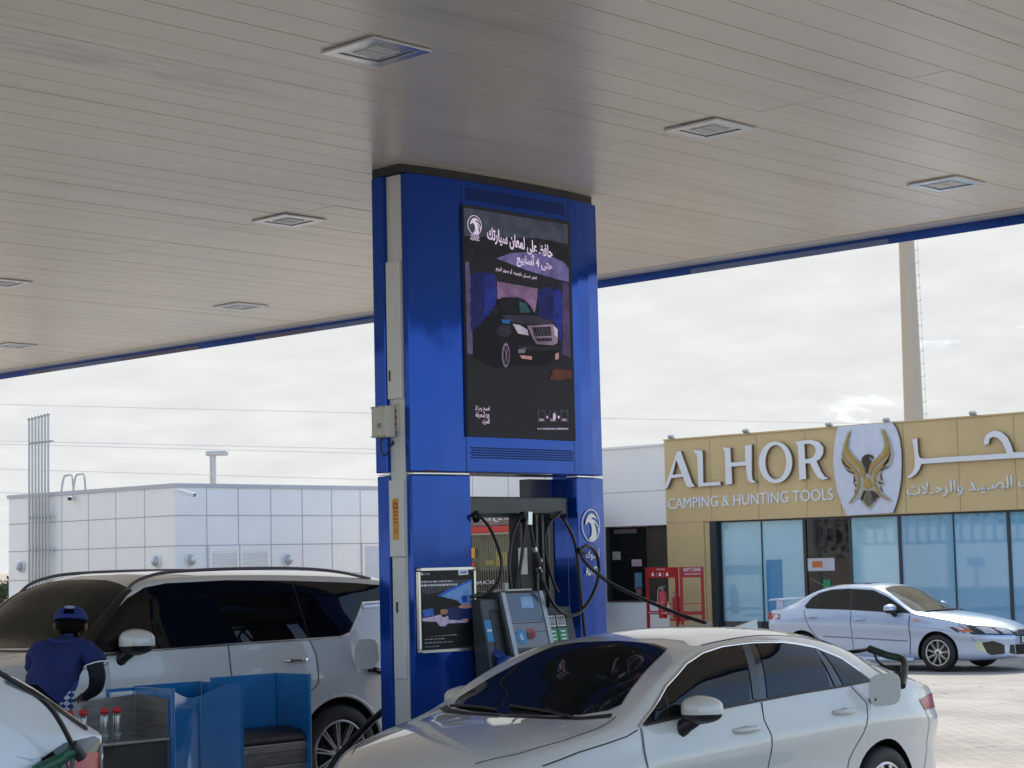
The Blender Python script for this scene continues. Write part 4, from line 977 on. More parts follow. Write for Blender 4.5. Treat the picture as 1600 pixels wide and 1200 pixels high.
def handle(car, root, x, z, sg, paint, ln=.23, chrome=False):
    y = car.side(x, z)
    mb = MB().ell((x, sg * (y - .002), z - .008), ln * .30, .012, .030, nu=24); rec = mb.build('handle_recess', M_grey if not chrome else paint, root, True)
    pts = [(x + ln * q, sg * (car.side(x + ln * q, z) + .004 + .034 * (1 - (2 * q) ** 4)), z + .004) for q in np.linspace(-.5, .5, 13)]
    mb = MB().tube(pts, [.010, .016, .018, .018, .018, .018, .018, .018, .018, .018, .018, .016, .010], 10)
    return mb.build('handle', M_chrome if chrome else paint, root, True)
def smooth_poly(pts, n=6): return [(p.x, p.y) for p in spline([(a, b, 0) for a, b in pts], n)]

# ---------------------------------------------------------------- the sedan at the pump
sed = thing('sedan', (-8.21, 11.10, .004), 'pale grey sedan with open fuel flap being filled in front of the blue pylon', 'car', rz=math.pi + math.pi / 2)
K = Car(x0=-1.0, x1=3.72, bul0=.10, bul1=.10, crown=2.6, tum=.032, crease=.022, sculpt=.024,
        zb=[(-1.0, .30), (-.7, .22), (.5, .19), (3.0, .19), (3.72, .24)],
        hw=[(-1.0, .66), (-.92, .74), (-.82, .80), (-.6, .868), (-.3, .912), (.3, .93), (2.6, .93), (3.0, .91), (3.3, .865), (3.55, .76), (3.72, .58)],
        zbelt=[(-1.0, .96), (-.8, 1.01), (-.4, 1.075), (.07, 1.098), (.5, 1.09), (1.3, 1.062), (1.8, 1.035), (2.5, .985), (2.9, .905), (3.3, .825), (3.6, .72), (3.72, .66)],
        wb=[(-1.0, .62), (-.8, .745), (-.4, .815), (.07, .838), (.6, .846), (1.3, .858), (2.5, .868), (3.0, .835), (3.35, .76), (3.6, .62), (3.72, .5)],
        zr=[(-1.0, .98), (-.8, 1.055), (-.5, 1.13), (-.2, 1.215), (.1, 1.315), (.4, 1.385), (.66, 1.42), (1.0, 1.44), (1.4, 1.428), (1.64, 1.41), (1.9, 1.342), (2.2, 1.222), (2.5, 1.062), (2.66, 1.0), (3.0, .935), (3.4, .85), (3.6, .775), (3.72, .70)],
        wr=[(-1.0, .56), (-.8, .64), (-.4, .65), (0, .655), (.6, .645), (1.4, .64), (1.64, .648), (1.9, .685), (2.2, .745), (2.5, .80), (2.66, .82), (3.0, .785), (3.4, .685), (3.72, .44)],
        zc=[(-1.0, 1.0), (-.9, 1.10), (-.8, 1.125), (-.5, 1.235), (-.2, 1.345), (.1, 1.425), (.5, 1.478), (1.0, 1.498), (1.45, 1.475), (1.7, 1.425), (2.1, 1.275), (2.5, 1.115), (2.72, 1.045), (3.0, 1.012), (3.4, .93), (3.62, .84), (3.72, .76)])
K.body(M_sedan, sed, [(0, .335), (2.85, .335)], .385, (.62, .5))
def for_sides(f):
    for sg in (1, -1): f(sg)
# glasshouse outlines (side view x, z)
FW = [(2.44, 1.005), (2.33, 1.075), (2.14, 1.19), (1.85, 1.31), (1.64, 1.367), (1.41, 1.395), (1.21, 1.405), (1.43, 1.067), (1.80, 1.045), (2.21, 1.018)]
RW = [(1.075, 1.403), (.90, 1.398), (.66, 1.375), (.49, 1.345), (.535, 1.10), (.87, 1.088), (1.245, 1.073)]
QW = [(.425, 1.325), (.23, 1.255), (.135, 1.17), (.06, 1.112), (.20, 1.108), (.385, 1.10)]
DLO = [(2.50, .998), (2.33, 1.088), (2.14, 1.203), (1.85, 1.324), (1.64, 1.38), (1.41, 1.408), (1.10, 1.417), (.66, 1.388), (.47, 1.355), (.24, 1.27), (.12, 1.18), (.035, 1.112), (.40, 1.088), (.87, 1.075), (1.37, 1.055), (1.87, 1.03), (2.28, 1.003)]
def lean(P): return [(x + (.05 * min(1, (z - 1.07) / .33) if z > 1.07 else 0), z) for x, z in P]
FW, RW, QW, DLO = lean(FW), lean(RW), lean(QW), lean(DLO)
def sed_side(sg):
    K.panel('pillar_trim', DLO, M_gloss, sed, 'side', sg, .003)
    fd = K.panel('door', [(2.475, .975), (2.50, .80), (2.49, .45), (2.46, .30), (1.335, .30), (1.325, .66), (1.31, .85), (1.34, .95), (1.315, 1.050), (1.87, 1.022), (2.28, .995)], M_sedan, sed, 'side', sg, .0035)
    rd = K.panel('door', [(1.305, 1.052), (1.33, .95), (1.30, .85), (1.315, .66), (1.325, .30), (.55, .30), (.48, .50), (.43, .62), (.30, .78), (.235, .88), (.20, .97), (.31, 1.085), (.87, 1.071)], M_sedan, sed, 'side', sg, .0035)
    K.panel('window', FW, M_glass, fd, 'side', sg, .0075); K.panel('window', RW, M_glass, rd, 'side', sg, .0075); K.panel('quarter_window', QW, M_glass, sed, 'side', sg, .0075)
    mb = MB(); K.line(mb, [(1.32, 1.05), (1.335, .95), (1.305, .85), (1.32, .66), (1.33, .30)], .009, .005, 'side', sg)
    K.line(mb, [(.31, 1.085), (.20, .97), (.235, .88), (.30, .78), (.43, .62), (.50, .45)], .008, .005, 'side', sg)
    K.line(mb, [(2.49, .985), (2.51, .80), (2.50, .45), (2.47, .30)], .008, .005, 'side', sg)
    K.line(mb, [(2.52, .975), (2.62, .945), (2.80, .915), (3.0, .885), (3.25, .83)], .007, .003, 'side', sg)
    K.line(mb, [(-.52, .93), (-.60, .80), (-.62, .60), (-.52, .42)], .006, .003, 'side', sg)
    mb.build('panel_gaps', M_gap, sed, True)
    mb = MB(); K.line(mb, lean([(2.50, .992), (2.33, 1.084), (2.14, 1.199), (1.85, 1.32), (1.64, 1.376), (1.41, 1.404), (1.10, 1.413), (.80, 1.402), (.66, 1.384), (.47, 1.351), (.24, 1.266), (.12, 1.176)]), .016, .006, 'side', sg, raised=.006)
    mb.build('window_trim', M_satin if False else M_chrome, sed, True)
    mb = MB(); K.line(mb, [(2.46, .995), (2.28, 1.008), (1.87, 1.034), (1.37, 1.059), (.87, 1.079), (.40, 1.092), (.05, 1.108)], .014, .008, 'side', sg, raised=.004); mb.build('window_seal', M_black, sed, True)
    mb = MB(); K.line(mb, lean([(1.19, 1.405), (1.36, 1.066)]), .07, .0085, 'side', sg); mb.build('b_pillar_cover', mat('pillar_grey', (.055, .06, .07), .3), sed, True)
    mb = MB(); K.line(mb, lean([(.475, 1.345), (.46, 1.10)]), .05, .0085, 'side', sg); mb.build('c_pillar_cover', mat('pillar_grey', (0, 0, 0)), sed, True)
    mb = MB(); K.line(mb, [(2.20, 1.14), (2.24, 1.02)], .012, .0085, 'side', sg); mb.build('window_divider', M_black, sed, True)
    handle(K, fd, 1.53, .90, sg, M_sedan, .26); handle(K, rd, .47, .935, sg, M_sedan, .26)
    mirror(fd, (2.10, sg * 1.01, 1.065), sg, M_sedan, .125, .085, .105)
for_sides(sed_side)
WS = [(2.72, 0), (2.70, .30), (2.62, .55), (2.52, .68), (2.44, .715), (2.36, .685), (2.08, .615), (1.86, .56), (1.76, .52), (1.70, .36), (1.665, 0)]
WS = [(x, y * (.955 if x > 2.3 else .93)) for x, y in WS]; wsf = WS + [(x, -y) for x, y in WS[::-1][1:-1]]
K.panel('windscreen', wsf, M_glass2, sed, 'top', 1, .004)
RWN = [(.12, 0), (.15, .36), (.10, .50), (-.02, .545), (-.40, .52), (-.56, .50), (-.63, .36), (-.65, 0)]
K.panel('rear_window', RWN + [(x, -y) for x, y in RWN[::-1][1:-1]], M_glass, sed, 'top', 1, .004)
mb = MB()
for sg in (1, -1): K.line(mb, [(2.76, 0), (2.74, sg * .30), (2.66, sg * .56), (2.56, sg * .71)], .05, .003, 'top')
mb.build('cowl', M_black, sed, True)
mb = MB()
for (a, b) in (((2.69, .52), (2.62, -.06)), ((2.69, -.10), (2.60, -.60))):
    pts = [Vector((a[0] + (b[0] - a[0]) * t, a[1] + (b[1] - a[1]) * t)) for t in np.linspace(0, 1, 12)]
    mb.tube([(p.x, p.y, K.topz(p.x, p.y) + .016) for p in pts], .010, 8)
mb.build('wipers', M_black, sed, True)
for sg in (1, -1):
    K.line(MB(), [(1.62, sg * .64), (1.2, sg * .615), (.6, sg * .615), (.2, sg * .635)], .012, .002, 'top').build('roof_channel', M_gap, sed, True)
    K.line(MB(), [(2.56, sg * .745), (2.75, sg * .755), (3.0, sg * .74), (3.3, sg * .66), (3.5, sg * .52)], .007, .002, 'top').build('bonnet_seam', M_gap, sed, True)
# antenna fin, tail lamps, lamps, grille
mb = MB(); mb.add([(.20, -.025, K.topz(.2, 0) - .003), (.20, .025, K.topz(.2, 0) - .003), (.44, .012, K.topz(.44, 0)), (.44, -.012, K.topz(.44, 0)), (.18, 0, K.topz(.2, 0) + .085)], [(0, 1, 4), (1, 2, 4), (2, 3, 4), (3, 0, 4), (0, 3, 2, 1)]); mb.build('antenna_fin', M_sedan, sed, True, .006)
for sg in (1, -1):
    K.panel('tail_lamp', [(sg * .30, .885), (sg * .55, .875), (sg * .80, .865), (sg * .862, .87), (sg * .85, .945), (sg * .78, .965), (sg * .55, .95), (sg * .30, .93)], M_red_lens, sed, 'rear', 1, .012, .03)
    K.panel('headlight', [(sg * .46, .60), (sg * .70, .63), (sg * .86, .70), (sg * .865, .77), (sg * .80, .77), (sg * .60, .70), (sg * .46, .66)], M_gloss, sed, 'front', 1, .006, .03)
K.panel('grille', [(-.44, .45), (.44, .45), (.42, .64), (.3, .68), (-.3, .68), (-.42, .64)], M_gloss, sed, 'front', 1, .006, .04)
K.panel('licence_plate', [(-.26, .66), (.26, .66), (.26, .77), (-.26, .77)], M_plate, sed, 'rear', 1, .012, .05)
for x in (0, 2.85):
    for sg in (1, -1): wheel(sed, x, sg * .905, .335, .335, .235, .22, sg, (5, .05, .055), .35)
# fuel flap, filler
fy = K.side(-.10, 1.0)
mb = MB().ell((-.12, fy - .01, .985), .085, .02, .085, e=.55); mb.build('filler_recess', M_gap, sed, True)
flap = MB(); ang = R(58); c0 = Vector((.155, fy + .012, 1.045)); ex = Vector((-math.cos(ang), math.sin(ang), .10)).normalized(); ez = Vector((.06, .05, 1)).normalized()
P = []
for a in np.linspace(0, 2 * math.pi, 33)[:-1]:
    cx_, cz_ = math.cos(a), math.sin(a); P.append(c0 + ex * (.108 + .104 * math.copysign(abs(cx_) ** .55, cx_)) + ez * (.107 * math.copysign(abs(cz_) ** .55, cz_)))
flap.prism(P, ex.cross(ez) * .014); flap.build('fuel_flap', M_sedan, sed, True, .004)
MB().bar(c0 + Vector((0, -.03, -.08)), c0 + ex * .05 + ez * -.05, .03, .03).build('flap_hinge', M_black, sed, True)

def to_world(root, p): return Matrix.Rotation(root.rotation_euler.z, 4, 'Z') @ Vector(p) + root.location
def sedw(x, y, z): return to_world(sed, (x, y, z))

# ---------------------------------------------------------------- the large white suv behind
suv = thing('suv', (-13.17, 10.5, .004), 'large white suv with dark roof rails and its front door ajar behind the blue pylon', 'car', rz=math.pi + math.pi / 2)
U = Car(x0=-1.0, x1=4.1, bul0=.06, bul1=.08, crown=3.2, tum=.02, crease=.02, tuck=.06,
        zb=[(-1.0, .42), (-.6, .34), (.5, .30), (3.2, .30), (4.1, .36)],
        hw=[(-1.0, .84), (-.9, .90), (-.7, .955), (-.3, .99), (.3, 1.0), (3.1, 1.0), (3.6, .965), (3.9, .88), (4.1, .72)],
        zbelt=[(-1.0, 1.33), (-.6, 1.345), (0, 1.352), (1, 1.345), (2.3, 1.325), (2.6, 1.31), (3.5, 1.22), (3.9, 1.13), (4.1, 1.02)],
        wb=[(-1.0, .81), (-.8, .88), (-.4, .93), (0, .94), (2.3, .945), (3.0, .91), (3.7, .86), (4.1, .62)],
        zr=[(-1.0, 1.40), (-.94, 1.56), (-.87, 1.72), (-.78, 1.79), (-.5, 1.83), (0, 1.865), (1.0, 1.89), (1.6, 1.875), (1.95, 1.79), (2.2, 1.61), (2.45, 1.41), (2.6, 1.335), (3.5, 1.25), (4.1, 1.04)],
        wr=[(-1.0, .75), (-.87, .755), (-.5, .755), (1.6, .76), (1.95, .77), (2.2, .82), (2.45, .88), (2.6, .90), (3.5, .83), (4.1, .55)],
        zc=[(-1.0, 1.44), (-.94, 1.62), (-.89, 1.80), (-.8, 1.87), (-.5, 1.90), (0, 1.928), (1, 1.948), (1.6, 1.94), (1.85, 1.895), (2.2, 1.68), (2.55, 1.43), (2.7, 1.38), (3.5, 1.32), (3.9, 1.24), (4.1, 1.1)])
U.body(M_suv, suv, [(0, .41), (3.07, .41)], .475, (.68, .5))
def suv_side(sg, opened):
    # glass band as one dark surface
    K_ = [(2.46, 1.375), (2.20, 1.585), (1.98, 1.745), (1.80, 1.825), (1.60, 1.852), (1.0, 1.862), (.36, 1.842), (-.32, 1.808), (-.70, 1.775), (-.80, 1.66), (-.36, 1.648), (-.27, 1.54), (-.15, 1.405), (-.05, 1.375), (1.1, 1.366), (2.28, 1.348)]
    U.panel('window_band', K_, M_glass, suv, 'side', sg, .004)
    rd = U.panel('door', [(1.12, 1.345), (1.12, .52), (.60, .50), (.53, .72), (.44, .86), (.27, 1.0), (.25, 1.22), (.30, 1.35)], M_suv, suv, 'side', sg, .0035)
    handle(U, rd, .46, 1.20, sg, M_suv, .25, True)
    mb = MB(); U.line(mb, [(.36, 1.84), (.295, 1.36), (.24, 1.23), (.255, 1.0), (.43, .86), (.52, .72)], .008, .0055, 'side', sg); U.line(mb, [(1.125, 1.35), (1.125, .50)], .009, .0055, 'side', sg); mb.build('panel_gaps', M_gap, suv, True)
    mb = MB(); U.line(mb, [(2.3, 1.345), (1.1, 1.356), (-.05, 1.364), (-.15, 1.392), (-.27, 1.528), (-.365, 1.638), (-.80, 1.648)], .014, .006, 'side', sg, raised=.008); mb.build('window_trim', M_chrome, suv, True)
    mb = MB(); U.line(mb, [(-.355, 1.612), (-.83, 1.622)], .045, .006, 'side', sg, raised=.006); mb.build('pillar_garnish', M_silver, suv, True)
    # wheel-arch lips and sill
    for wx in (0, 3.07):
        pts = [(wx + .482 * math.cos(a), sg * (U.side(min(max(wx + .482 * math.cos(a), -.98), 4.05), max(.40, .41 + .482 * math.sin(a))) + .004), .41 + .482 * math.sin(a)) for a in np.linspace(-.15, math.pi + .15, 40)]
        MB().tube(pts, .016, 8).build('arch_lip', M_suv, suv, True)
    # roof rail
    rl = [(1.96, .745, 1.80), (1.87, .735, 1.875), (1.72, .72, 1.925), (1.5, .705, 1.955), (1.0, .70, 1.967), (.4, .70, 1.963), (0, .70, 1.945), (-.3, .705, 1.91), (-.58, .715, 1.855)]
    MB().tube([(p.x, p.y * sg, p.z - .016) for p in spline(rl, 6)], .0135, 8).build('roof_rail', mat('rail_grey', (.15, .135, .16), .35, .4), suv, True)
    # front door, a real slab hinged at its front edge
    DX0, DX1 = 1.135, 2.26
    hinge = Vector((DX1, sg * (U.side(DX1, 1.1) - .02), 0))
    skin = [(DX0, .50), (DX0, 1.343), (2.26, 1.322), (2.30, 1.0), (2.26, .55)]
    V, F, nb = U._fill(skin, .06); mb = MB(); Pn = [Vector((v.x, sg * (U.side(v.x, v.y) + .004), v.y)) for v in V]; nV = len(Pn)
    inn = [p - Vector((0, sg * .09, 0)) for p in Pn]
    mb.add(Pn, F, True); mb.add(inn, [f[::-1] for f in F], True); mb.add(Pn[:nb] + inn[:nb], [(i, (i + 1) % nb, nb + (i + 1) % nb, nb + i) for i in range(nb)], False)
    glass = [(DX0, 1.346), (DX0, 1.868), (1.60, 1.858), (1.80, 1.83), (1.98, 1.748), (2.18, 1.59), (2.30, 1.46), (2.28, 1.326)]
    V2, F2, nb2 = U._fill(glass, .06); g = MB(); P2 = [Vector((v.x, sg * (U.side(v.x, v.y) + .006), v.y)) for v in V2]; in2 = [p - Vector((0, sg * .03, 0)) for p in P2]
    g.add(P2, F2, True); g.add(in2, [f[::-1] for f in F2], True); g.add(P2[:nb2] + in2[:nb2], [(i, (i + 1) % nb2, nb2 + (i + 1) % nb2, nb2 + i) for i in range(nb2)], False)
    tr = MB().bar((DX0 + .01, sg * (U.side(1.3, 1.345) + .009), 1.35), (2.25, sg * (U.side(2.25, 1.33) + .009), 1.333), .016, .012)
    def shift(m):
        m.v = [tuple(Vector(v) - hinge) for v in m.v]; return m
    d = shift(mb).build('door', M_suv, suv, True); d.location = hinge; d['label'] = 'front door standing slightly open' if opened else 'closed front door'
    shift(g).build('window', mat('front_door_glass', (.009, .0095, .010), .2, 0, 0, .2, 3, spec=.25), d, True); shift(tr).build('window_trim', M_satin, d, True)
    hm = MB(); hy = U.side(1.36, 1.20)
    hm.tube([(1.36 + .26 * q, sg * (hy + .01 + .034 * (1 - (2 * q) ** 4)), 1.204) for q in np.linspace(-.5, .5, 13)], [.012] + [.02] * 11 + [.012], 10)
    shift(hm).build('handle', M_chrome, d, True)
    hr = MB().ell((1.36, sg * (hy), 1.215), .085, .012, .034); shift(hr).build('handle_recess', mat('recess_shade', (.45, .45, .46), .3), d, True)
    mr = mirror(d, Vector((2.10, sg * 1.10, 1.425)) - hinge, sg, M_suv, .138, .10, .11, 0)
    mr2 = MB().box(-.02, .02, -.02, .02, -.02, .02)
    if opened: d.rotation_euler = (0, 0, sg * R(10.0))
suv_side(1, True); suv_side(-1, False)
for sg in (1, -1): U.panel('pillar_trim', [(2.46, sg * .82), (2.34, sg * .82), (2.12, sg * .772), (1.96, sg * .732), (1.90, sg * .775), (2.10, sg * .84), (2.34, sg * .90), (2.48, sg * .925)], M_gloss, suv, 'top', 1, .010, .02)
WS = [(2.66, 0), (2.62, .40), (2.52, .72), (2.44, .835), (2.34, .835), (2.12, .785), (1.96, .745), (1.90, .70), (1.87, .4), (1.86, 0)]
U.panel('windscreen', WS + [(x, -y) for x, y in WS[::-1][1:-1]], M_glass2, suv, 'top', 1, .004)
mb = MB()
for sg in (1, -1): U.line(mb, [(2.74, 0), (2.70, sg * .4), (2.60, sg * .75)], .06, .003, 'top')
mb.build('cowl', M_black, suv, True)
mb = MB()
for sg in (1, -1): U.line(mb, [(2.8, sg * .62), (3.4, sg * .60), (3.9, sg * .52)], .008, .003, 'top')
mb.build('bonnet_seam', M_gap, suv, True)
U.panel('rear_window', [(-.70, 1.42), (.70, 1.42), (.66, 1.70), (-.66, 1.70)], M_glass, suv, 'rear', 1, .006)
for sg in (1, -1):
    U.panel('tail_lamp', [(sg * .45, 1.18), (sg * .88, 1.18), (sg * .90, 1.26), (sg * .45, 1.25)], M_red_lens, suv, 'rear', 1, .01, .04)
    U.panel('headlight', [(sg * .50, .92), (sg * .85, .95), (sg * .86, 1.03), (sg * .52, 1.0)], M_clear_lens, suv, 'front', 1, .008, .04)
U.panel('grille', [(-.48, .62), (.48, .62), (.50, .98), (-.50, .98)], M_gloss, suv, 'front', 1, .01, .06)
for x in (0, 3.07):
    for sg in (1, -1): wheel(suv, x, sg * .985, .41, .41, .285, .26, sg, (10, .017, .016), .2)
# open fuel flap
fy = U.side(-.33, 1.2)
MB().ell((-.36, fy - .004, 1.19), .09, .012, .10, e=.6).build('filler_recess', M_gap, suv, True)
c0 = Vector((-.16, fy + .01, 1.215)); ex = Vector((-.80, .60, .02)).normalized(); ez = Vector((-.04, 0, 1)).normalized(); P = []
for a in np.linspace(0, 2 * math.pi, 33)[:-1]:
    cx_, cz_ = math.cos(a), math.sin(a); P.append(c0 + ex * (.105 + .10 * math.copysign(abs(cx_) ** .6, cx_)) + ez * (.125 * math.copysign(abs(cz_) ** .6, cz_)))
flap = MB(); flap.prism(P, ex.cross(ez) * .014); flap.build('fuel_flap', M_suv, suv, True, .004)
MB().bar((-.30, fy + .05, 1.09), (-.44, fy + .06, 1.05), .11, .05).build('filler_neck', M_gloss, suv, True, .01)
MB().bar((-.335, fy + .082, 1.085), (-.385, fy + .082, 1.068), .07, .008).build('filler_label', M_plate, suv, True)

# ---------------------------------------------------------------- silver white sedan parked by the shop
par = thing('parked_sedan', (-19.76, 28.01, .003), 'silver white sedan with boot spoiler parked in front of the shop windows', 'car', 'cars', rz=R(4.5))
G = Car(dx=.018, x0=-.62, x1=3.86, bul0=.06, bul1=.07, crown=2.6, tum=.012, crease=.010,
        zb=[(-.62, .30), (-.3, .22), (.4, .19), (2.6, .18), (3.2, .18), (3.86, .22)],
        hw=[(-.62, .60), (-.52, .74), (-.35, .82), (.2, .865), (2.8, .865), (3.15, .845), (3.45, .775), (3.7, .63), (3.86, .42)],
        zbelt=[(-.62, .95), (-.4, .99), (.2, 1.005), (1.1, .985), (2.28, .92), (2.6, .875), (3.2, .775), (3.6, .69), (3.86, .64)],
        wb=[(-.62, .56), (-.4, .74), (.2, .80), (1.1, .815), (2.28, .815), (3.0, .775), (3.45, .66), (3.7, .5), (3.86, .33)],
        zr=[(-.62, .97), (-.4, 1.02), (-.1, 1.09), (.1, 1.185), (.3, 1.275), (.5, 1.335), (.75, 1.375), (1.05, 1.388), (1.45, 1.37), (1.7, 1.30), (1.95, 1.155), (2.15, 1.02), (2.3, .945), (2.6, .895), (3.2, .80), (3.6, .715), (3.86, .66)],
        wr=[(-.62, .5), (-.4, .62), (0, .625), (.7, .60), (1.45, .605), (1.7, .64), (1.95, .70), (2.15, .755), (2.3, .775), (3.0, .70), (3.45, .59), (3.86, .27)],
        zc=[(-.62, 1.0), (-.5, 1.05), (-.2, 1.11), (0, 1.20), (.2, 1.305), (.5, 1.40), (.8, 1.435), (1.1, 1.44), (1.45, 1.415), (1.7, 1.335), (2.0, 1.19), (2.3, 1.045), (2.5, .97), (2.8, .93), (3.3, .855), (3.6, .785), (3.78, .72), (3.86, .68)])
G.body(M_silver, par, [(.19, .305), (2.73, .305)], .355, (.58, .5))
def par_side(sg):
    D_ = [(2.25, .945), (2.02, 1.085), (1.81, 1.205), (1.5, 1.325), (1.05, 1.352), (.69, 1.34), (.46, 1.285), (.32, 1.20), (.22, 1.065), (.27, 1.025), (1.13, 1.0), (2.0, .95)]
    U_ = G.panel('window_band', D_, M_glass, par, 'side', sg, .004)
    fd = G.panel('door', [(2.23, .925), (2.24, .50), (2.22, .26), (1.19, .30), (1.155, .98)], M_silver, par, 'side', sg, .0035, .06)
    rd = G.panel('door', [(1.145, .98), (1.18, .30), (.62, .32), (.55, .48), (.42, .62), (.30, .83), (.24, 1.005)], M_silver, par, 'side', sg, .0035, .06)
    mb = MB(); G.line(mb, [(1.15, .985), (1.185, .30)], .010, .006, 'side', sg); G.line(mb, [(.235, 1.0), (.295, .83), (.41, .62), (.54, .48), (.61, .32)], .010, .006, 'side', sg); G.line(mb, [(2.24, .925), (2.25, .50), (2.23, .26)], .010, .006, 'side', sg)
    G.line(mb, [(2.26, .93), (2.6, .88), (2.95, .82), (3.2, .765)], .008, .003, 'side', sg); mb.build('panel_gaps', M_gap, par, True)
    mb = MB(); G.line(mb, [(1.10, 1.345), (1.14, 1.0)], .05, .006, 'side', sg); mb.build('pillar_cover', M_black, par, True)
    mb = MB(); G.line(mb, [(.50, 1.29), (.44, 1.02)], .02, .006, 'side', sg); mb.build('window_divider', M_black, par, True)
    mb = MB(); G.line(mb, [(.62, .555), (1.16, .535)], .022, .006, 'side', sg, raised=.006); G.line(mb, [(1.21, .533), (2.20, .49)], .022, .006, 'side', sg, raised=.006); mb.build('side_moulding', mat('moulding_shade', (.22, .25, .32), .35, .3), par, True)
    handle(G, fd, 1.33, .845, sg, M_silver, .2); handle(G, rd, .41, .885, sg, M_silver, .2)
    mirror(fd, (1.95, sg * .93, 1.02), sg, M_silver, .125, .08, .09)
    MB().box(2.30, 2.345, sg * .872, sg * .8725, .815, .86).build('badge', mat('badge_red', (.5, .2, .22), .4), par, True) if False else None
    mb = MB(); G.line(mb, [(2.32, .83), (2.42, .825)], .045, .005, 'side', sg); mb.build('sticker', mat('sticker_pink', (.62, .30, .32), .5), par, True)
    mb = MB().tube([(.70, sg * .845, .20), (1.4, sg * .862, .19), (2.32, sg * .862, .185)], .045, 10); mb.build('side_skirt', M_silver, par, True)
for_sides(par_side)
WS = [(2.56, 0), (2.52, .35), (2.40, .62), (2.31, .70), (2.22, .69), (1.95, .625), (1.72, .565), (1.62, .48), (1.58, 0)]
G.panel('windscreen', WS + [(x, -y) for x, y in WS[::-1][1:-1]], mat('pale_windscreen', (.10, .10, .085), .05, 0, 0, .5, 2.5, spec=.6), par, 'top', 1, .004)
RWN = [(.22, 0), (.24, .40), (.14, .51), (-.10, .53), (-.16, .4), (-.18, 0)]
G.panel('rear_window', RWN + [(x, -y) for x, y in RWN[::-1][1:-1]], M_glass, par, 'top', 1, .004)
G.panel('sunroof', [(.75, -.36), (1.25, -.36), (1.25, .36), (.75, .36)], M_glass, par, 'top', 1, .004)
mb = MB()
for (a, b) in (((2.53, -.10), (2.42, -.62)), ((2.54, .52), (2.50, -.02))):
    mb.tube([(a[0] + (b[0] - a[0]) * t, a[1] + (b[1] - a[1]) * t, G.topz(a[0] + (b[0] - a[0]) * t, a[1] + (b[1] - a[1]) * t) + .015) for t in np.linspace(0, 1, 8)], .010, 6)
mb.build('wipers', M_black, par, True)
# boot spoiler on posts
mb = MB(); prof = [(-.60, 1.15), (-.56, 1.185), (-.42, 1.195), (-.30, 1.18), (-.30, 1.165), (-.45, 1.165)]
for (y0, y1) in ((-.62, .62),): mb.prism([(x, y0, z) for x, z in prof], (0, y1 - y0, 0))
for sg in (1, -1): mb.obox((-.42, sg * .50, 1.10), (1, 0, .2), (0, 1, 0), (0, 0, 1), .07, .03, .075)
mb.build('boot_spoiler', M_silver, par, True, .012)
mb = MB().bar((-.20, .0, 1.10), (.05, .0, 1.52), .008); mb = MB().tube([(.36, -.2, G.topz(.36, .2)), (.02, -.2, G.topz(.36, .2) + .16)], .005, 6); mb.build('aerial', M_black, par, True)
for sg in (1, -1):
    G.panel('tail_lamp', [(sg * .50, .84), (sg * .70, .83), (sg * .825, .84), (sg * .80, .93), (sg * .70, .965), (sg * .50, .93)], M_red_lens, par, 'rear', 1, .01, .03)
    hl = G.panel('headlight', [(sg * .36, .585), (sg * .60, .59), (sg * .80, .605), (sg * .848, .635), (sg * .842, .735), (sg * .80, .755), (sg * .60, .735), (sg * .38, .68)], M_gloss, par, 'front', 1, .006, .03)
    G.panel('lamp_lens', [(sg * .40, .60), (sg * .54, .605), (sg * .56, .705), (sg * .42, .675)], M_clear_lens, hl, 'front', 1, .010, .02); G.panel('lamp_lens', [(sg * .60, .61), (sg * .73, .62), (sg * .73, .725), (sg * .60, .715)], M_clear_lens, hl, 'front', 1, .010, .02)
    G.panel('indicator', [(sg * .79, .64), (sg * .838, .65), (sg * .835, .715), (sg * .80, .73)], mat('indicator_orange', (.55, .12, .03), .2, 0, .6), hl, 'front', 1, .010, .02)
    fg = G.panel('fog_lamp', [(sg * .54, .29), (sg * .68, .275), (sg * .76, .36), (sg * .755, .47), (sg * .68, .50), (sg * .54, .43)], M_gloss, par, 'front', 1, .006, .03)
    G.panel('daylight_strip', [(sg * .715, .30), (sg * .765, .35), (sg * .785, .49), (sg * .75, .49), (sg * .73, .38)], mat('strip_pale', (.62, .70, .45), .2, 0, .6), fg, 'front', 1, .012, .02)
    G.panel('lower_grille_corner', [(sg * .38, .27), (sg * .47, .30), (sg * .46, .43), (sg * .40, .43)], M_gloss, par, 'front', 1, .006, .03)
gr = G.panel('grille', [(-.36, .565), (.36, .565), (.40, .64), (.34, .665), (-.34, .665), (-.40, .64)], M_gloss, par, 'front', 1, .006, .04)
mb = MB()
for z in (.59, .615, .64): G.line(mb, [(-.36, z), (0, z), (.36, z)], .008, .010, 'front')
mb.build('grille_slats', M_grey, gr, True)
mb = MB()
for a in (90, 210, 330):
    d_ = Vector((0, math.cos(R(a)), math.sin(R(a)))); s_ = Vector((0, -d_.z, d_.y)); c = Vector((G.front(0, .615) + .016, 0, .615))
    mb.prism([c, c + d_ * .026 + s_ * .015, c + d_ * .052, c + d_ * .026 - s_ * .015], (.005, 0, 0))
mb.build('emblem', M_chrome, gr, True)
G.panel('lower_grille', [(-.36, .27), (.36, .27), (.38, .43), (-.38, .43)], M_gloss, par, 'front', 1, .006, .04)
pl = G.panel('licence_plate', [(-.24, .46), (.24, .46), (.24, .555), (-.24, .555)], M_plate, par, 'front', 1, .02, .04)
G.panel('plate_frame', [(-.26, .445), (.26, .445), (.26, .57), (-.26, .57)], M_black, par, 'front', 1, .015, .04)
G.panel('plate_red', [(-.20, .47), (-.13, .47), (-.13, .545), (-.20, .545)], M_redprint, pl, 'front', 1, .023, .03)
rr = random.Random(2)
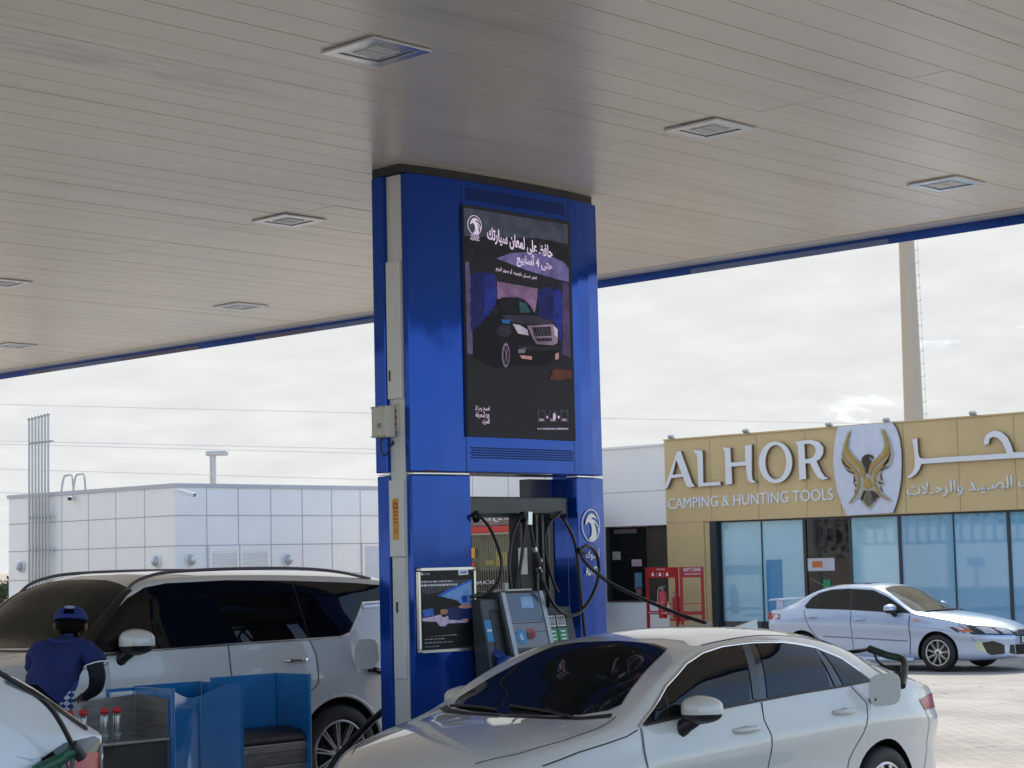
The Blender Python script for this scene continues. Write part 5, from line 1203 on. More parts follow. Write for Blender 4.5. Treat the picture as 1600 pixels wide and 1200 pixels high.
for k in range(5): G.panel('plate_digit', [(-.02 + k * .045, .475), (.012 + k * .045, .475), (.012 + k * .045, .54), (-.02 + k * .045, .54)], M_black, pl, 'front', 1, .023, .03)
mb = MB(); G.line(mb, [(3.32, .56), (3.5, .33)], .006, .003, 'side', -1); mb.build('bumper_seam', M_gap, par, True)
for x in (.19, 2.73):
    for sg in (1, -1): wheel(par, x, sg * .855, .305, .305, .215, .2, sg, (9, .008, .013), .1)

# ---------------------------------------------------------------- white hatchback cut by the lower left corner
hat = thing('hatchback', (-8.22, 4.28, .004), 'white hatchback whose rear corner and red tail lamp fill the lower left', 'car', rz=math.pi + math.pi / 2)
Hc = Car(x0=-.74, x1=3.5, bul0=.05, bul1=.1, crown=2.8, tum=.015, crease=.015,
        zb=[(-.74, .34), (-.4, .28), (.5, .22), (2.8, .22), (3.5, .28)],
        hw=[(-.74, .76), (-.68, .80), (-.5, .86), (-.1, .89), (2.6, .89), (3.1, .84), (3.35, .72), (3.5, .52)],
        zbelt=[(-.74, 1.22), (-.5, 1.25), (0, 1.23), (1, 1.17), (2.1, 1.08), (2.5, 1.03), (3.2, .90), (3.5, .76)],
        wb=[(-.74, .735), (-.5, .80), (0, .83), (2.1, .83), (2.6, .80), (3.2, .68), (3.5, .42)],
        zr=[(-.74, 1.24), (-.62, 1.31), (-.50, 1.395), (-.36, 1.48), (-.2, 1.545), (.3, 1.585), (1.0, 1.585), (1.5, 1.50), (2.0, 1.22), (2.25, 1.08), (3.2, .92), (3.5, .78)],
        wr=[(-.74, .70), (-.5, .70), (-.2, .68), (.5, .65), (1.5, .66), (2.0, .76), (2.25, .79), (3.2, .62), (3.5, .38)],
        zc=[(-.74, 1.27), (-.62, 1.37), (-.5, 1.48), (-.36, 1.57), (-.2, 1.62), (.3, 1.64), (1.0, 1.64), (1.5, 1.56), (2.0, 1.30), (2.4, 1.10), (3.2, 1.0), (3.5, .84)])
Hc.body(M_hatch, hat, [(0, .33), (2.6, .33)], .38, (.60, .5))
for sg in (1, -1):
    Hc.panel('side_window', [(1.95, 1.17), (1.5, 1.44), (1.0, 1.53), (.3, 1.53), (.18, 1.22), (1, 1.19)], M_glass, hat, 'side', sg, .004)
    tl_ = Hc.panel('tail_lamp', [(sg * .52, 1.110), (sg * .60, 1.045), (sg * .74, 1.015), (sg * .80, 1.015), (sg * .852, 1.060), (sg * .84, 1.180), (sg * .72, 1.195), (sg * .58, 1.160)], M_clear_lens, hat, 'rear', 1, .010, .02)
    sd_ = Hc.panel('tail_lamp_wrap', [(-0.720, 1.210), (-0.680, 1.225), (-0.500, 1.215), (-0.360, 1.160), (-0.340, 1.120), (-0.440, 1.060), (-0.600, 1.000), (-0.735, 0.960)], M_gloss, hat, 'side', sg, .008, .03)
    Hc.panel('red_segment', [(-0.700, 1.150), (-0.600, 1.160), (-0.480, 1.140), (-0.500, 1.090), (-0.600, 1.060), (-0.700, 1.045)], M_red_lens, sd_, 'side', sg, .012, .03)
    Hc.panel('clear_segment', [(-0.738, 1.060), (-0.660, 1.045), (-0.660, 0.990), (-0.735, 0.970)], M_clear_lens, sd_, 'side', sg, .012, .03)
    mb = MB(); Hc.line(mb, [(-.66, 1.262), (-.54, 1.345), (-.40, 1.435), (-.26, 1.50)], .03, .006, 'side', sg, raised=.006); mb.build('hatch_seal', M_gloss, hat, True)
    mb = MB(); Hc.line(mb, [(-.60, .90), (-.5, .7), (-.42, .5)], .007, .003, 'side', sg); mb.build('panel_gaps', M_gap, hat, True)
    for x in (0, 2.6): wheel(hat, x, sg * .87, .33, .33, .22, .2, sg, (5, .05, .04), .3)
    Hc.panel('headlight', [(sg * .45, .72), (sg * .66, .74), (sg * .68, .82), (sg * .46, .80)], M_clear_lens, hat, 'front', 1, .008, .03)
Hc.panel('rear_window', [(-.58, 1.24), (.58, 1.24), (.54, 1.46), (-.54, 1.46)], M_glass, hat, 'rear', 1, .006)
WS = [(2.42, 0), (2.30, .5), (2.18, .68), (1.7, .60), (1.55, .5), (1.5, 0)]
Hc.panel('windscreen', WS + [(x, -y) for x, y in WS[::-1][1:-1]], M_glass2, hat, 'top', 1, .004)
Hc.panel('grille', [(-.4, .45), (.4, .45), (.4, .62), (-.4, .62)], M_gloss, hat, 'front', 1, .008, .05)

# ---------------------------------------------------------------- fuel hoses with their nozzles
def nozzle(parent, a, b, spout, m=M_black):
    a, b, spout = Vector(a), Vector(b), Vector(spout)
    d = (b - a)
    mb = MB().tube(spline([a, a + d * .5, b, spout], 6), .026, 10); nz = mb.build('nozzle', m, parent)
    side = d.normalized(); dn = Vector((0, 0, -1))
    mb = MB().tube(spline([a + d * .15 + dn * .02, a + d * .3 + dn * .075, a + d * .8 + dn * .085, b + dn * .03], 6), .009, 8); mb.build('trigger_guard', m, nz)
    return nz
fh = thing('fuel_hose', (-10.3, 11.6, 1.6), 'black hose looping from the pump over the pale grey sedan to its filler', 'hose')
XA = -10.34
pts = [z4(848, 868, XB), z4(858, 905, XA), z4(880, 965, XA), z4(910, 1025, XA), z4(955, 1072, XA), z4(1010, 1083, XA), z4(1065, 1042, XA), z4(1112, 955, XA), z4(1128, 870, XA), z4(1115, 795, XA + .02), z4(1082, 760, XA + .04), z4(1055, 765, XA + .05), z4(1042, 785, XA + .06), z4(1050, 815, XA + .08), z4(1085, 858, XA + .10), z4(1130, 897, XA + .16), z4(1200, 945, XA + .28)]
xr = -8.9                          # where the hose first touches the far side of the roof
for q in np.linspace(-9.2, -8.1, 60):
    p = at_x(1108, 977, q); cy_ = q + 8.21
    if abs(cy_) < .6 and p.z > .004 + K.topz(11.10 - p.y, cy_) + .012: xr = q; break
pr = at_x(1108, 977, xr); pa = pts[-1]
pts += [pa.lerp(pr, .35) + Vector((0, 0, -.012)), pa.lerp(pr, .7) + Vector((0, 0, -.012)), pr]
for (cx_, cy_, up) in ((.55, -.42, .0), (.25, -.45, .0), (-.05, -.44, .0), (-.35, -.32, .015), (-.50, -.05, .02), (-.52, .22, .02), (-.46, .42, .045), (-.36, .56, .075)): pts.append(sedw(cx_, cy_, K.topz(cx_, abs(cy_)) + .016 + up))
MB().tube(spline(pts, 9), .0145, 10).build('hose', M_hose, fh)
mb = MB().tube([z4(1030, 780, XA + .06), z4(1052, 790, XA + .06)], .026, 12); mb.build('hose_clamp', M_black, fh)
nz = nozzle(fh, sedw(-.37, .55, K.topz(-.36, .56) + .09), sedw(-.42, .80, 1.21), sedw(-.18, .93, 1.06), mat('nozzle_green', (.012, .03, .018), .4))
mb = MB().bar(sedw(-.28, .84, 1.13), sedw(-.14, .90, 1.02), .05, .04); mb.build('nozzle_spout_guard', M_black, nz)
fh2 = thing('fuel_hose', (-11.4, 9.3, .8), 'thick black hose slanting down in front of the suv rear wheel', 'hose')
pts = [(-10.95, 10.4, 1.35), at_x(640, 1075, -11.15), at_x(600, 1110, -11.3), at_x(575, 1132, -11.3), at_x(548, 1160, -11.3), at_x(524, 1188, -11.3), at_x(505, 1225, -11.3), at_x(500, 1260, -11.25)]
MB().tube(spline(pts, 8), .027, 10).build('hose', M_hose, fh2)
fh3 = thing('fuel_hose', (-7.3, 4.6, 1.2), 'black hose draped over the rear corner of the white hatchback', 'hose')
XH = -7.30
pts = [at_x(-40, 1030, -7.42), at_x(0, 1052, -7.40), at_x(40, 1076, -7.38), at_x(62, 1090, XH), at_x(82, 1110, XH), at_x(98, 1135, XH), at_x(110, 1158, XH), at_x(118, 1172, XH)]
MB().tube(spline(pts, 8), .012, 10).build('hose', M_hose, fh3)
nz = nozzle(fh3, at_x(118, 1170, XH), at_x(95, 1186, XH - .02), at_x(55, 1205, XH - .02), mat('nozzle_green2', (.012, .085, .045), .35))
mb = MB().tube([at_x(112, 1164, XH), at_x(128, 1184, XH)], .026, 12); mb.build('swivel', M_black, nz)

# ================================================================== ATTENDANT
att = thing('person', (-11.60, 7.385, .004), 'station attendant in blue cap and blue shirt bending towards the white suv, seen from behind', 'person', rz=R(48))
att.rotation_euler = (R(-5), R(2), R(48)); att.scale = (1.10, 1.06, .995)
def skin_mesh(name, nodes, edges, m, parent, sub=2, rootn=0):
    me = bpy.data.meshes.new(name); me.from_pydata([n[0] for n in nodes], edges, []); o = bpy.data.objects.new(name, me); COL.objects.link(o)
    md = o.modifiers.new('skin', 'SKIN'); md.use_smooth_shade = True; md.branch_smoothing = .35
    lay = me.skin_vertices[0].data
    for i, n in enumerate(nodes):
        r = n[1] if isinstance(n[1], tuple) else (n[1], n[1]); lay[i].radius = r; lay[i].use_root = (i == rootn)
    sb = o.modifiers.new('s', 'SUBSURF'); sb.levels = sub; sb.render_levels = sub
    dg = bpy.context.evaluated_depsgraph_get(); m2 = bpy.data.meshes.new_from_object(o.evaluated_get(dg)); bpy.data.objects.remove(o)
    m2.materials.clear(); m2.materials.append(m); m2.polygons.foreach_set('use_smooth', [True] * len(m2.polygons))
    q = bpy.data.objects.new(name, m2); COL.objects.link(q); q.parent = parent; return q
# body: +y is where he faces, +x his right
nodes = [((-.085, -.08, .95), (.15, .12)), ((-.085, -.06, 1.10), (.135, .11)), ((-.06, .0, 1.28), (.15, .12)), ((-.02, .06, 1.42), (.13, .10)), ((.005, .115, 1.51), (.055, .055)), ((.015, .15, 1.56), (.055, .06)), ((.015, .17, 1.62), (.078, .09)), ((.015, .175, 1.68), (.068, .08))]
edges = [(i, i + 1) for i in range(7)]
def chain(start, pts):
    k = start
    for p, r in pts: nodes.append((p, r)); edges.append((k, len(nodes) - 1)); k = len(nodes) - 1
    return k
for sg in (1, -1):
    if sg > 0: hnd = chain(3, [((.14, .05, 1.44), .066), ((.195, .02, 1.36), .060), ((.225, .0, 1.26), .058), ((.205, .10, 1.17), .052), ((.13, .24, 1.12), .036), ((.10, .29, 1.11), .028), ((.08, .335, 1.105), (.036, .018))])
    else: hnd = chain(3, [((-.17, .08, 1.42), .062), ((-.20, .14, 1.34), .055), ((-.20, .22, 1.25), .050), ((-.16, .32, 1.22), .044), ((-.08, .42, 1.20), .032), ((-.06, .46, 1.20), .028), ((-.045, .505, 1.20), (.036, .018))])
    hp = Vector(nodes[hnd][0])
    for j, (dx_, ln) in enumerate(((-.027, .062), (-.009, .072), (.009, .068), (.027, .052))):
        chain(hnd, [(tuple(hp + Vector((dx_, .035, -.002))), .0095), (tuple(hp + Vector((dx_ * 1.1, .035 + ln * .55, -.012))), .0085), (tuple(hp + Vector((dx_ * 1.1, .035 + ln * .9, -.035))), .0075)])
    chain(hnd - 1, [(tuple(hp + Vector((-sg * .038, .0, -.008))), .0105), (tuple(hp + Vector((-sg * .050, .03, -.018))), .0095), (tuple(hp + Vector((-sg * .048, .055, -.024))), .008)])
    chain(0, [((-.06 + sg * .10, -.06, .86), (.10, .10)), ((-.04 + sg * .11, -.0, .50), .070), ((-.03 + sg * .115, -.02, .28), .062), ((-.03 + sg * .12, -.03, .09), .04), ((-.03 + sg * .125, .05, .045), (.045, .035)), ((-.03 + sg * .13, .15, .03), (.042, .026))])
body = skin_mesh('body', nodes, edges, M_skin, att)
# shoes and trousers as zones of the body surface
body.data.materials.append(M_trouser); body.data.materials.append(M_sleeve)
for p in body.data.polygons:
    c = p.center
    if c.z < .99: p.material_index = 1
    elif c.z < 1.41 and ((c.x > .10 and c.y < .25) or (c.x < -.13 and .10 < c.y < .40)): p.material_index = 2
    if c.z < .075: p.material_index = 2
# shirt
def shirt_material():
    m = mat('shirt_blue', (.009, .021, .125), .85, 0, 0, .22, 9, .5)
    m = m.copy(); m.name = 'shirt_blue_print'; t = m.node_tree; b = t.nodes['Principled BSDF']
    base = b.inputs['Base Color'].links[0].from_socket
    tx = t.nodes.new('ShaderNodeTexCoord'); mp = t.nodes.new('ShaderNodeMapping'); mp.inputs['Rotation'].default_value = (0, R(45), 0); mp.inputs['Scale'].default_value = (36, 0, 36); t.links.new(tx.outputs['Object'], mp.inputs[0])
    ck = t.nodes.new('ShaderNodeTexChecker'); ck.inputs['Scale'].default_value = 1; ck.inputs['Color1'].default_value = (.62, .66, .75, 1); ck.inputs['Color2'].default_value = (.012, .05, .22, 1); t.links.new(mp.outputs[0], ck.inputs[0])
    sp = t.nodes.new('ShaderNodeSeparateXYZ'); t.links.new(tx.outputs['Object'], sp.inputs[0])
    def M(op, a, bb):
        n = t.nodes.new('ShaderNodeMath'); n.operation = op
        for i, v in enumerate((a, bb)):
            if isinstance(v, (int, float)): n.inputs[i].default_value = v
            else: t.links.new(v, n.inputs[i])
        return n.outputs[0]
    x, z = sp.outputs[0], sp.outputs[2]
    diag = M('MULTIPLY_ADD', z, .50); 
    t.nodes[-1].inputs[2].default_value = -.505
    mask = M('MULTIPLY', M('GREATER_THAN', x, diag), M('MULTIPLY', M('LESS_THAN', z, 1.15), M('GREATER_THAN', z, .94)))
    mask2 = M('MULTIPLY', M('GREATER_THAN', x, diag), M('MULTIPLY', M('LESS_THAN', z, 1.33), M('GREATER_THAN', z, 1.149)))
    m1 = t.nodes.new('ShaderNodeMix'); m1.data_type = 'RGBA'; t.links.new(mask, m1.inputs[0]); t.links.new(base, m1.inputs[6]); t.links.new(ck.outputs[0], m1.inputs[7])
    m2 = t.nodes.new('ShaderNodeMix'); m2.data_type = 'RGBA'; t.links.new(mask2, m2.inputs[0]); t.links.new(m1.outputs[2], m2.inputs[6]); m2.inputs[7].default_value = (.015, .07, .28, 1)
    t.links.new(m2.outputs[2], b.inputs['Base Color']); return m
sn = [((-.085, -.08, .90), (.19, .155)), ((-.085, -.07, 1.00), (.185, .155)), ((-.075, -.04, 1.14), (.18, .155)), ((-.05, .0, 1.28), (.185, .155)), ((-.018, .05, 1.40), (.155, .13)), ((.003, .105, 1.49), (.084, .080)), ((.008, .12, 1.525), (.076, .072)),
      ((.14, .05, 1.445), .086), ((.195, .025, 1.375), .082), ((.212, .015, 1.32), .080), ((-.17, .08, 1.425), .080), ((-.20, .14, 1.345), .074), ((-.20, .19, 1.29), .070)]
se = [(0, 1), (1, 2), (2, 3), (3, 4), (4, 5), (5, 6), (4, 7), (7, 8), (8, 9), (4, 10), (10, 11), (11, 12)]
shirt = skin_mesh('shirt', sn, se, shirt_material(), att, 3)
for v in shirt.data.vertices:          # the hem hangs lower on his right
    k_ = max(0, min(1, (1.12 - v.co.z) / .2)); v.co.z += k_ * (-.03 - (v.co.x + .08) * .55)
    v.co += Vector((math.sin(v.co.z * 47 + v.co.x * 21), math.sin(v.co.z * 39 - v.co.x * 33), 0)) * .004
from mathutils import noise
shirt.data.update()
for v, n_ in [(v, v.normal.copy()) for v in shirt.data.vertices]:
    p_ = Vector((v.co.x * 7 + v.co.z * 4, v.co.y * 7, v.co.z * 13 - v.co.x * 6)); v.co += n_ * (.012 * (noise.noise(p_)) + .005 * noise.noise(p_ * 2.3))
mb = MB()
for a in np.linspace(0, 2 * math.pi, 29)[:-1]: pass
axis = Vector((.017, -.01, -.055)).normalized(); mb.lathe((.206, .018, 1.335), axis, [(.0795, 0), (.0835, .002), (.0835, .008), (.0795, .010)], 28); mb.build('sleeve_stripe', M_white, att, True)
mb = MB(); mb.ell((.015, .155, 1.615), .088, .098, .075, nu=24); mb.build('hair', M_hair, att, True)
# cap: crown with the strap gap at the back, peak to the front
def cap_mesh():
    mb = MB(); vs = []; fs = []; nu, nv = 36, 10
    for j in range(nv + 1):
        a = math.pi / 2 * j / nv
        for i in range(nu):
            b_ = 2 * math.pi * i / nu; vs.append((.015 + .104 * math.cos(b_) * math.cos(a) ** .75, .165 + .114 * math.sin(b_) * math.cos(a) ** .75, 1.645 + .105 * math.sin(a) - .012 * math.sin(b_) * math.cos(a)))
    for j in range(nv):
        for i in range(nu):
            back = abs(((i + .5) / nu * 2 * math.pi) - 1.5 * math.pi) < .42
            if back and 2 <= j < 5: continue
            fs.append((j * nu + i, j * nu + (i + 1) % nu, (j + 1) * nu + (i + 1) % nu, (j + 1) * nu + i))
    mb.add(vs, fs, True); return mb
cap = cap_mesh().build('cap', M_cap, att, True); sm_ = cap.modifiers.new('s', 'SOLIDIFY'); sm_.thickness = .004; sm_.offset = 1
mb = MB(); P = []
for a in np.linspace(R(20), R(160), 15): P.append((.015 + .10 * math.cos(a), .165 + .11 * math.sin(a), 1.648))
for a in np.linspace(R(155), R(25), 15): P.append((.015 + .098 * math.cos(a), .175 + .185 * math.sin(a), 1.630))
mb.prism(P, (0, 0, .006)); mb.build('cap_peak', M_cap, att, True)
mb = MB().ell((.02, .065, 1.735), .035, .010, .012); mb.build('cap_badge', mat('badge_pale', (.30, .35, .5), .6), att, True)
mb = MB().tube(spline([(-.09, .04, 1.505), (-.05, -.015, 1.49), (.02, -.02, 1.485), (.09, .02, 1.50), (.10, .09, 1.51), (.04, .155, 1.50), (-.05, .15, 1.50), (-.09, .04, 1.505)], 6), .014, 8); mb.build('collar', M_cap, att, True)
# face
mb = MB().ell((-.02, .262, 1.615), .010, .006, .006).ell((.05, .262, 1.615), .010, .006, .006); mb.build('eyes', M_white, att, True)
mb = MB().ell((.015, .268, 1.585), .014, .02, .022); mb.build('nose', M_skin, att, True)
mb = MB().ell((.015, .252, 1.548), .026, .008, .006); mb.build('mouth', mat('lips', (.16, .06, .05), .6), att, True)
mb = MB().ell((-.082, .165, 1.605), .012, .022, .032).ell((.112, .165, 1.605), .012, .022, .032); mb.build('ears', M_skin, att, True)

# ================================================================== SHOP
YS = 32.70
shop = thing('shop_building', (-20, 36, 0), 'long single storey shop with gold signboard front and blue glass windows', 'building')
NF = (0, -1, 0)
def fy_(px, py, y=YS): return at_y(px, py, y)
# gold signboard: cladding panels with open joints
ztop, zbot = 4.50, 2.70
mb = MB(); x = -26.97; k = 0
for x1 in (-25.7, -24.45, -23.2, -22.36, -20.84, -19.62, -18.4, -17.2, -16.0, -14.8, -13.6, -12.4, -11.2, -10.0, -8.0):
    mb.box(x + .004, x1 - .004, YS, YS + .14, zbot, ztop); x = x1
mb.build('signboard', M_gold, shop, bevel=.004)
MB().box(-26.965, -8.0, YS + .142, YS + 10, 2.72, 4.42).build('parapet', M_panel, shop)
MB().box(-26.97, -8.0, YS - .03, YS + .16, ztop + .002, ztop + .035).build('coping', M_gold, shop)
mb = MB().box(-26.97, -25.95, YS + .01, YS + .40, .0, 2.695).box(-25.948, -25.80, YS + .05, YS + .40, .0, 2.695)
mb.build('corner_column', M_gold, shop, bevel=.004)
MB().box(-25.79, -25.62, YS + .02, YS + .12, .0, 2.70).build('drain_post', mat('dark_teal', (.022, .035, .04), .5), shop)
# glazing
YG = YS + .16
def pane(name, x0, x1, z0, z1, m): return MB().box(x0, x1, YG, YG + .02, z0, z1).build(name, m, shop)
edges_ = [-25.60, -24.50, -23.40, -22.28, -21.11, -19.88, -18.69, -17.5, -16.3, -15.1, -13.9, -12.7, -11.5, -10.3, -9.1, -8.0]
for i in range(len(edges_) - 1):
    a, b = edges_[i], edges_[i + 1]
    if abs(a + 23.40) < .01:
        pane('glass_door', a + .03, (a + b) / 2 + .06, .12, 2.66, M_shopdark); pane('glass_door', (a + b) / 2 + .075, b - .03, .12, 2.66, M_shopdark); continue
    pane('window', a + .006, b - .006, .56 if b < -22 else .42, 2.66, M_shopglass if b < -21 else M_shopglass2)
mb = MB()
for x, w_ in ((-25.60, .03), (-24.50, .008), (-23.40, .035), (-22.28, .03), (-21.11, .03), (-19.88, .008), (-18.69, .03), (-17.5, .01), (-16.3, .05), (-15.1, .01), (-13.9, .05), (-12.7, .01), (-11.5, .05), (-10.3, .01), (-9.1, .05)): mb.box(x - w_, x + w_, YG - .03, YG - .002, .10, 2.69)
mb.build('mullions', M_frame, shop)
MB().box(-25.62, -8, YG - .034, YG + .05, 2.662, 2.697).build('head_frame', M_frame, shop)
MB().box(-25.62, -8, YG + .022, YG + .10, .10, .56).build('plinth_glass', mat('plinth_dark', (.035, .045, .05), .08, spec=.6), shop)
MB().box(-25.62, -23.46, YG - .02, YG + .02, .10, .555).build('plinth', mat('plinth_dark', (0, 0, 0)), shop); MB().box(-22.22, -8, YG - .02, YG + .02, .10, .415).build('plinth', mat('plinth_dark', (0, 0, 0)), shop)
MB().box(-25.6, -8, YS + 9.6, YS + 9.9, 0, 4.4).build('rear_wall', M_panel, shop)
MB().box(-23.36, -22.32, YS + 1.2, YS + 1.25, .1, 2.66).build('inner_wall', M_black, shop)
# soffit, floor inside
st = MB().box(fy_(1255, 870).x, fy_(1297, 870).x, YG - .010, YG - .004, 1.60, 1.86).build('door_notice', mat('notice_white', (.55, .54, .60), .5), shop)
MB().box(fy_(1262, 870).x, fy_(1278, 870).x, YG - .0125, YG - .0105, 1.67, 1.80).build('notice_mark', mat('notice_orange', (.55, .16, .05), .5), shop)
MB().box(-22.98, -22.80, YG - .012, YG - .004, .95, 1.42).build('door_post_reflection', M_green, shop)  # green patch painted in for a post reflected in the door glass
MB().box(fy_(1190, 870).x, fy_(1214, 870).x, YG - .008, YG - .003, .75, 1.85).build('film_strip', mat('film_blue', (.05, .26, .50), .1, spec=.6), shop)
# rails seen through the film
# the white block to the left
MB().box(-35.0, -28.75, YS + .02, YS + 10, 0, 4.40).build('white_wall', M_panel, shop)
for z0, z1 in ((2.66, 4.40), (0, .98)): MB().box(-28.748, -26.972, YS + .02, YS + .30, z0, z1).build('white_wall', M_panel, shop)
MB().box(-35.03, -26.975, YS - .02, YS + .5, 4.402, 4.45).build('coping', M_panel, shop)
mb = MB()
for z in (3.42, 2.655): mb.box(-35, -26.975, YS + .015, YS + .0195, z - .006, z + .006)
for x in (-34.2, -33.0, -31.8, -30.6, -29.4): mb.box(x - .006, x + .006, YS + .014, YS + .0190, 0, 4.40)
mb.build('cladding_joints', M_joint, shop)
wn = MB().box(-28.72, -27.0, YS + .10, YS + .12, 1.0, 2.64).build('dark_window', M_shopdark, shop)
MB().box(-27.62, -27.0, YS + .085, YS + .099, 1.0, 2.64).build('brown_blind', mat('blind_brown', (.055, .045, .035), .4), wn)
mb = MB().box(-28.748, -28.72, YS + .0, YS + .14, .99, 2.655).box(-28.72, -26.975, YS + .0, YS + .14, 2.642, 2.66).box(-28.72, -26.975, YS + .0, YS + .14, .975, .998); mb.build('window_frame', M_frame, wn)
for (px0, px1, py0, py1, c) in ((953, 965, 862, 875, (.42, .36, .28)), (983, 998, 874, 885, (.45, .33, .34)), (988, 998, 895, 920, (.12, .22, .34)), (955, 990, 826, 834, (.12, .12, .13)), (990, 998, 918, 930, (.25, .12, .14))):
    a, b = fy_(px0, py1), fy_(px1, py0); MB().box(a.x, b.x, YS + .092, YS + .098, a.z, b.z).build('window_sticker', mat('sticker%d' % px0, c, .5), wn)
# ---- lettering
def z2(x, y, Y=YS): return at_y(1020 + x / 2.7586, 620 + y / 2.7586, Y)
def letter(nm, *loops):
    LL = [[z2(x, y) for x, y in lp] for lp in loops]
    o = flat_shape('letter', LL, [M_letter, M_letter_side], shop, NF, .09, True); return o
letter('a', [(116, 236), (131, 234), (181, 372), (187, 380), (193, 386), (170, 391), (158, 386), (150, 368), (141, 345), (91, 351), (74, 393), (60, 397)], [(112, 272), (136, 332), (96, 337)])
letter('l', [(188, 229), (224, 233), (226, 245), (229, 371), (301, 366), (304, 381), (207, 387), (203, 262), (199, 246), (190, 241)])
letter('h', [(309, 218), (345, 221), (348, 284), (410, 279), (408, 212), (437, 206), (438, 340), (441, 358), (458, 368), (440, 372), (424, 364), (417, 345), (412, 296), (350, 301), (353, 375), (325, 379), (322, 246), (319, 232)])
letter('o', [(540 + 72 * math.cos(a), 283 + 90 * math.sin(a)) for a in np.linspace(0, 6.2832, 41)[:-1]], [(541 + 45 * math.cos(a), 282 + 74 * math.sin(a)) for a in np.linspace(0, 6.2832, 41)[:-1]])
letter('r', [(624, 194), (665, 188), (700, 187), (728, 196), (746, 218), (745, 246), (732, 268), (716, 278), (738, 325), (752, 345), (768, 352), (745, 358), (724, 350), (706, 322), (688, 287), (668, 287), (672, 354), (642, 358), (637, 222), (634, 208)], [(664, 204), (690, 203), (708, 213), (714, 233), (706, 256), (690, 267), (667, 269)])
writing('lettering', 'CAMPING & HUNTING TOOLS', [M_letter], shop, fy_(1045, 796), fy_(1303, 781), .235, NF, depth=.03, bold=.0)
# arabic name
letter('ra', [(1128, 186), (1150, 178), (1154, 240), (1160, 262), (1176, 267), (1300, 259), (1536, 244), (1530, 226), (1516, 196), (1498, 178), (1478, 173), (1462, 180), (1458, 204), (1437, 207), (1438, 186), (1447, 165), (1466, 151), (1490, 147), (1515, 154), (1538, 175), (1554, 206), (1564, 240), (1600, 239), (2000, 218), (2000, 240), (1600, 263), (1300, 281), (1168, 290), (1160, 312), (1146, 333), (1126, 348), (1108, 351), (1112, 341), (1128, 328), (1139, 305), (1140, 270), (1136, 222)])
writing('lettering', arabic('ت الصـيـد والرحـلات'), [M_letter], shop, fy_(1418, 781), fy_(1616, 767), .33, NF, depth=.03, bold=.008)
# ---- emblem plate with the falcon
def z6(x, y, Y=YS): return at_y(1300 + x / 6.6667, 640 + y / 6.6667, Y)
plate_pts = [(80, 180), (645, 132), (690, 200), (722, 300), (742, 430), (745, 580), (738, 740), (715, 880), (690, 980), (655, 1075), (175, 1105), (120, 980), (75, 840), (45, 690), (34, 560), (38, 420), (55, 290)]
ep = flat_shape('emblem_plate', [[z6(x, y) for x, y in plate_pts]], [mat('plate_lilac', (.66, .70, .80), .4), M_letter_side], shop, NF, .07, True)
YE = YS - .0705
def em(nm, pts, m, d=.03, Y=YE): return flat_shape('falcon_' + nm, [[z6(x, y, Y) for x, y in pts]], m, ep, NF, d)
M_pale = mat('pale_emblem', (.48, .46, .40), .4)
# pale backing outline of the whole bird, then gold and brown feathers on it
back = [(205, 215), (190, 300), (180, 385), (215, 450), (270, 510), (305, 545), (315, 500), (345, 470), (385, 460), (425, 470), (440, 495), (415, 515), (410, 545), (470, 500), (520, 440), (545, 380), (535, 300), (508, 200), (550, 205), (600, 290), (632, 380), (645, 470), (630, 550), (590, 610), (530, 640), (525, 700), (548, 770), (520, 790), (530, 860), (635, 950), (600, 955), (500, 905), (440, 1000), (400, 1040), (340, 1000), (285, 920), (210, 975), (170, 980), (240, 890), (245, 790), (225, 770), (235, 670), (170, 640), (120, 590), (102, 510), (108, 420), (135, 330), (170, 235)]
em('outline', back, M_pale, .02)
Y2 = YE - .0205
em('wing', [(192, 235), (165, 330), (165, 400), (210, 480), (280, 545), (330, 600), (350, 650), (340, 720), (310, 690), (290, 620), (220, 560), (150, 480), (125, 420), (140, 345), (170, 260)], M_goldem, .02, Y2)
em('wing', [(110, 440), (150, 520), (230, 600), (265, 640), (290, 700), (290, 800), (250, 890), (190, 965), (245, 880), (270, 780), (262, 700), (225, 640), (150, 570), (112, 500)], M_goldem, .02, Y2)
em('wing', [(525, 215), (555, 320), (560, 390), (525, 460), (460, 520), (400, 580), (385, 640), (400, 700), (415, 640), (450, 590), (530, 520), (590, 450), (600, 380), (580, 300), (548, 225)], M_goldem, .02, Y2)
em('wing', [(605, 400), (575, 500), (510, 575), (455, 620), (430, 680), (430, 780), (480, 880), (600, 945), (500, 870), (455, 770), (455, 700), (480, 650), (540, 600), (600, 520)], M_goldem, .02, Y2)
em('primary', [(104, 510), (140, 570), (200, 610), (210, 630), (150, 600), (115, 560)], M_brown, .02, Y2); em('primary', [(140, 615), (200, 645), (235, 660), (225, 672), (170, 645)], M_brown, .02, Y2)
em('primary', [(612, 455), (590, 540), (545, 590), (535, 585), (580, 520)], M_brown, .02, Y2); em('primary', [(600, 590), (540, 620), (505, 640), (505, 628), (550, 605)], M_brown, .02, Y2)
em('head', [(312, 545), (320, 500), (350, 472), (385, 466), (422, 478), (436, 505), (424, 515), (405, 492), (388, 496), (392, 520), (412, 538), (395, 580), (375, 665), (358, 660), (350, 610), (330, 575)], M_brown, .02, Y2)
em('breast', [(370, 700), (400, 730), (420, 800), (375, 830), (330, 800), (345, 730)], M_goldem, .02, Y2)
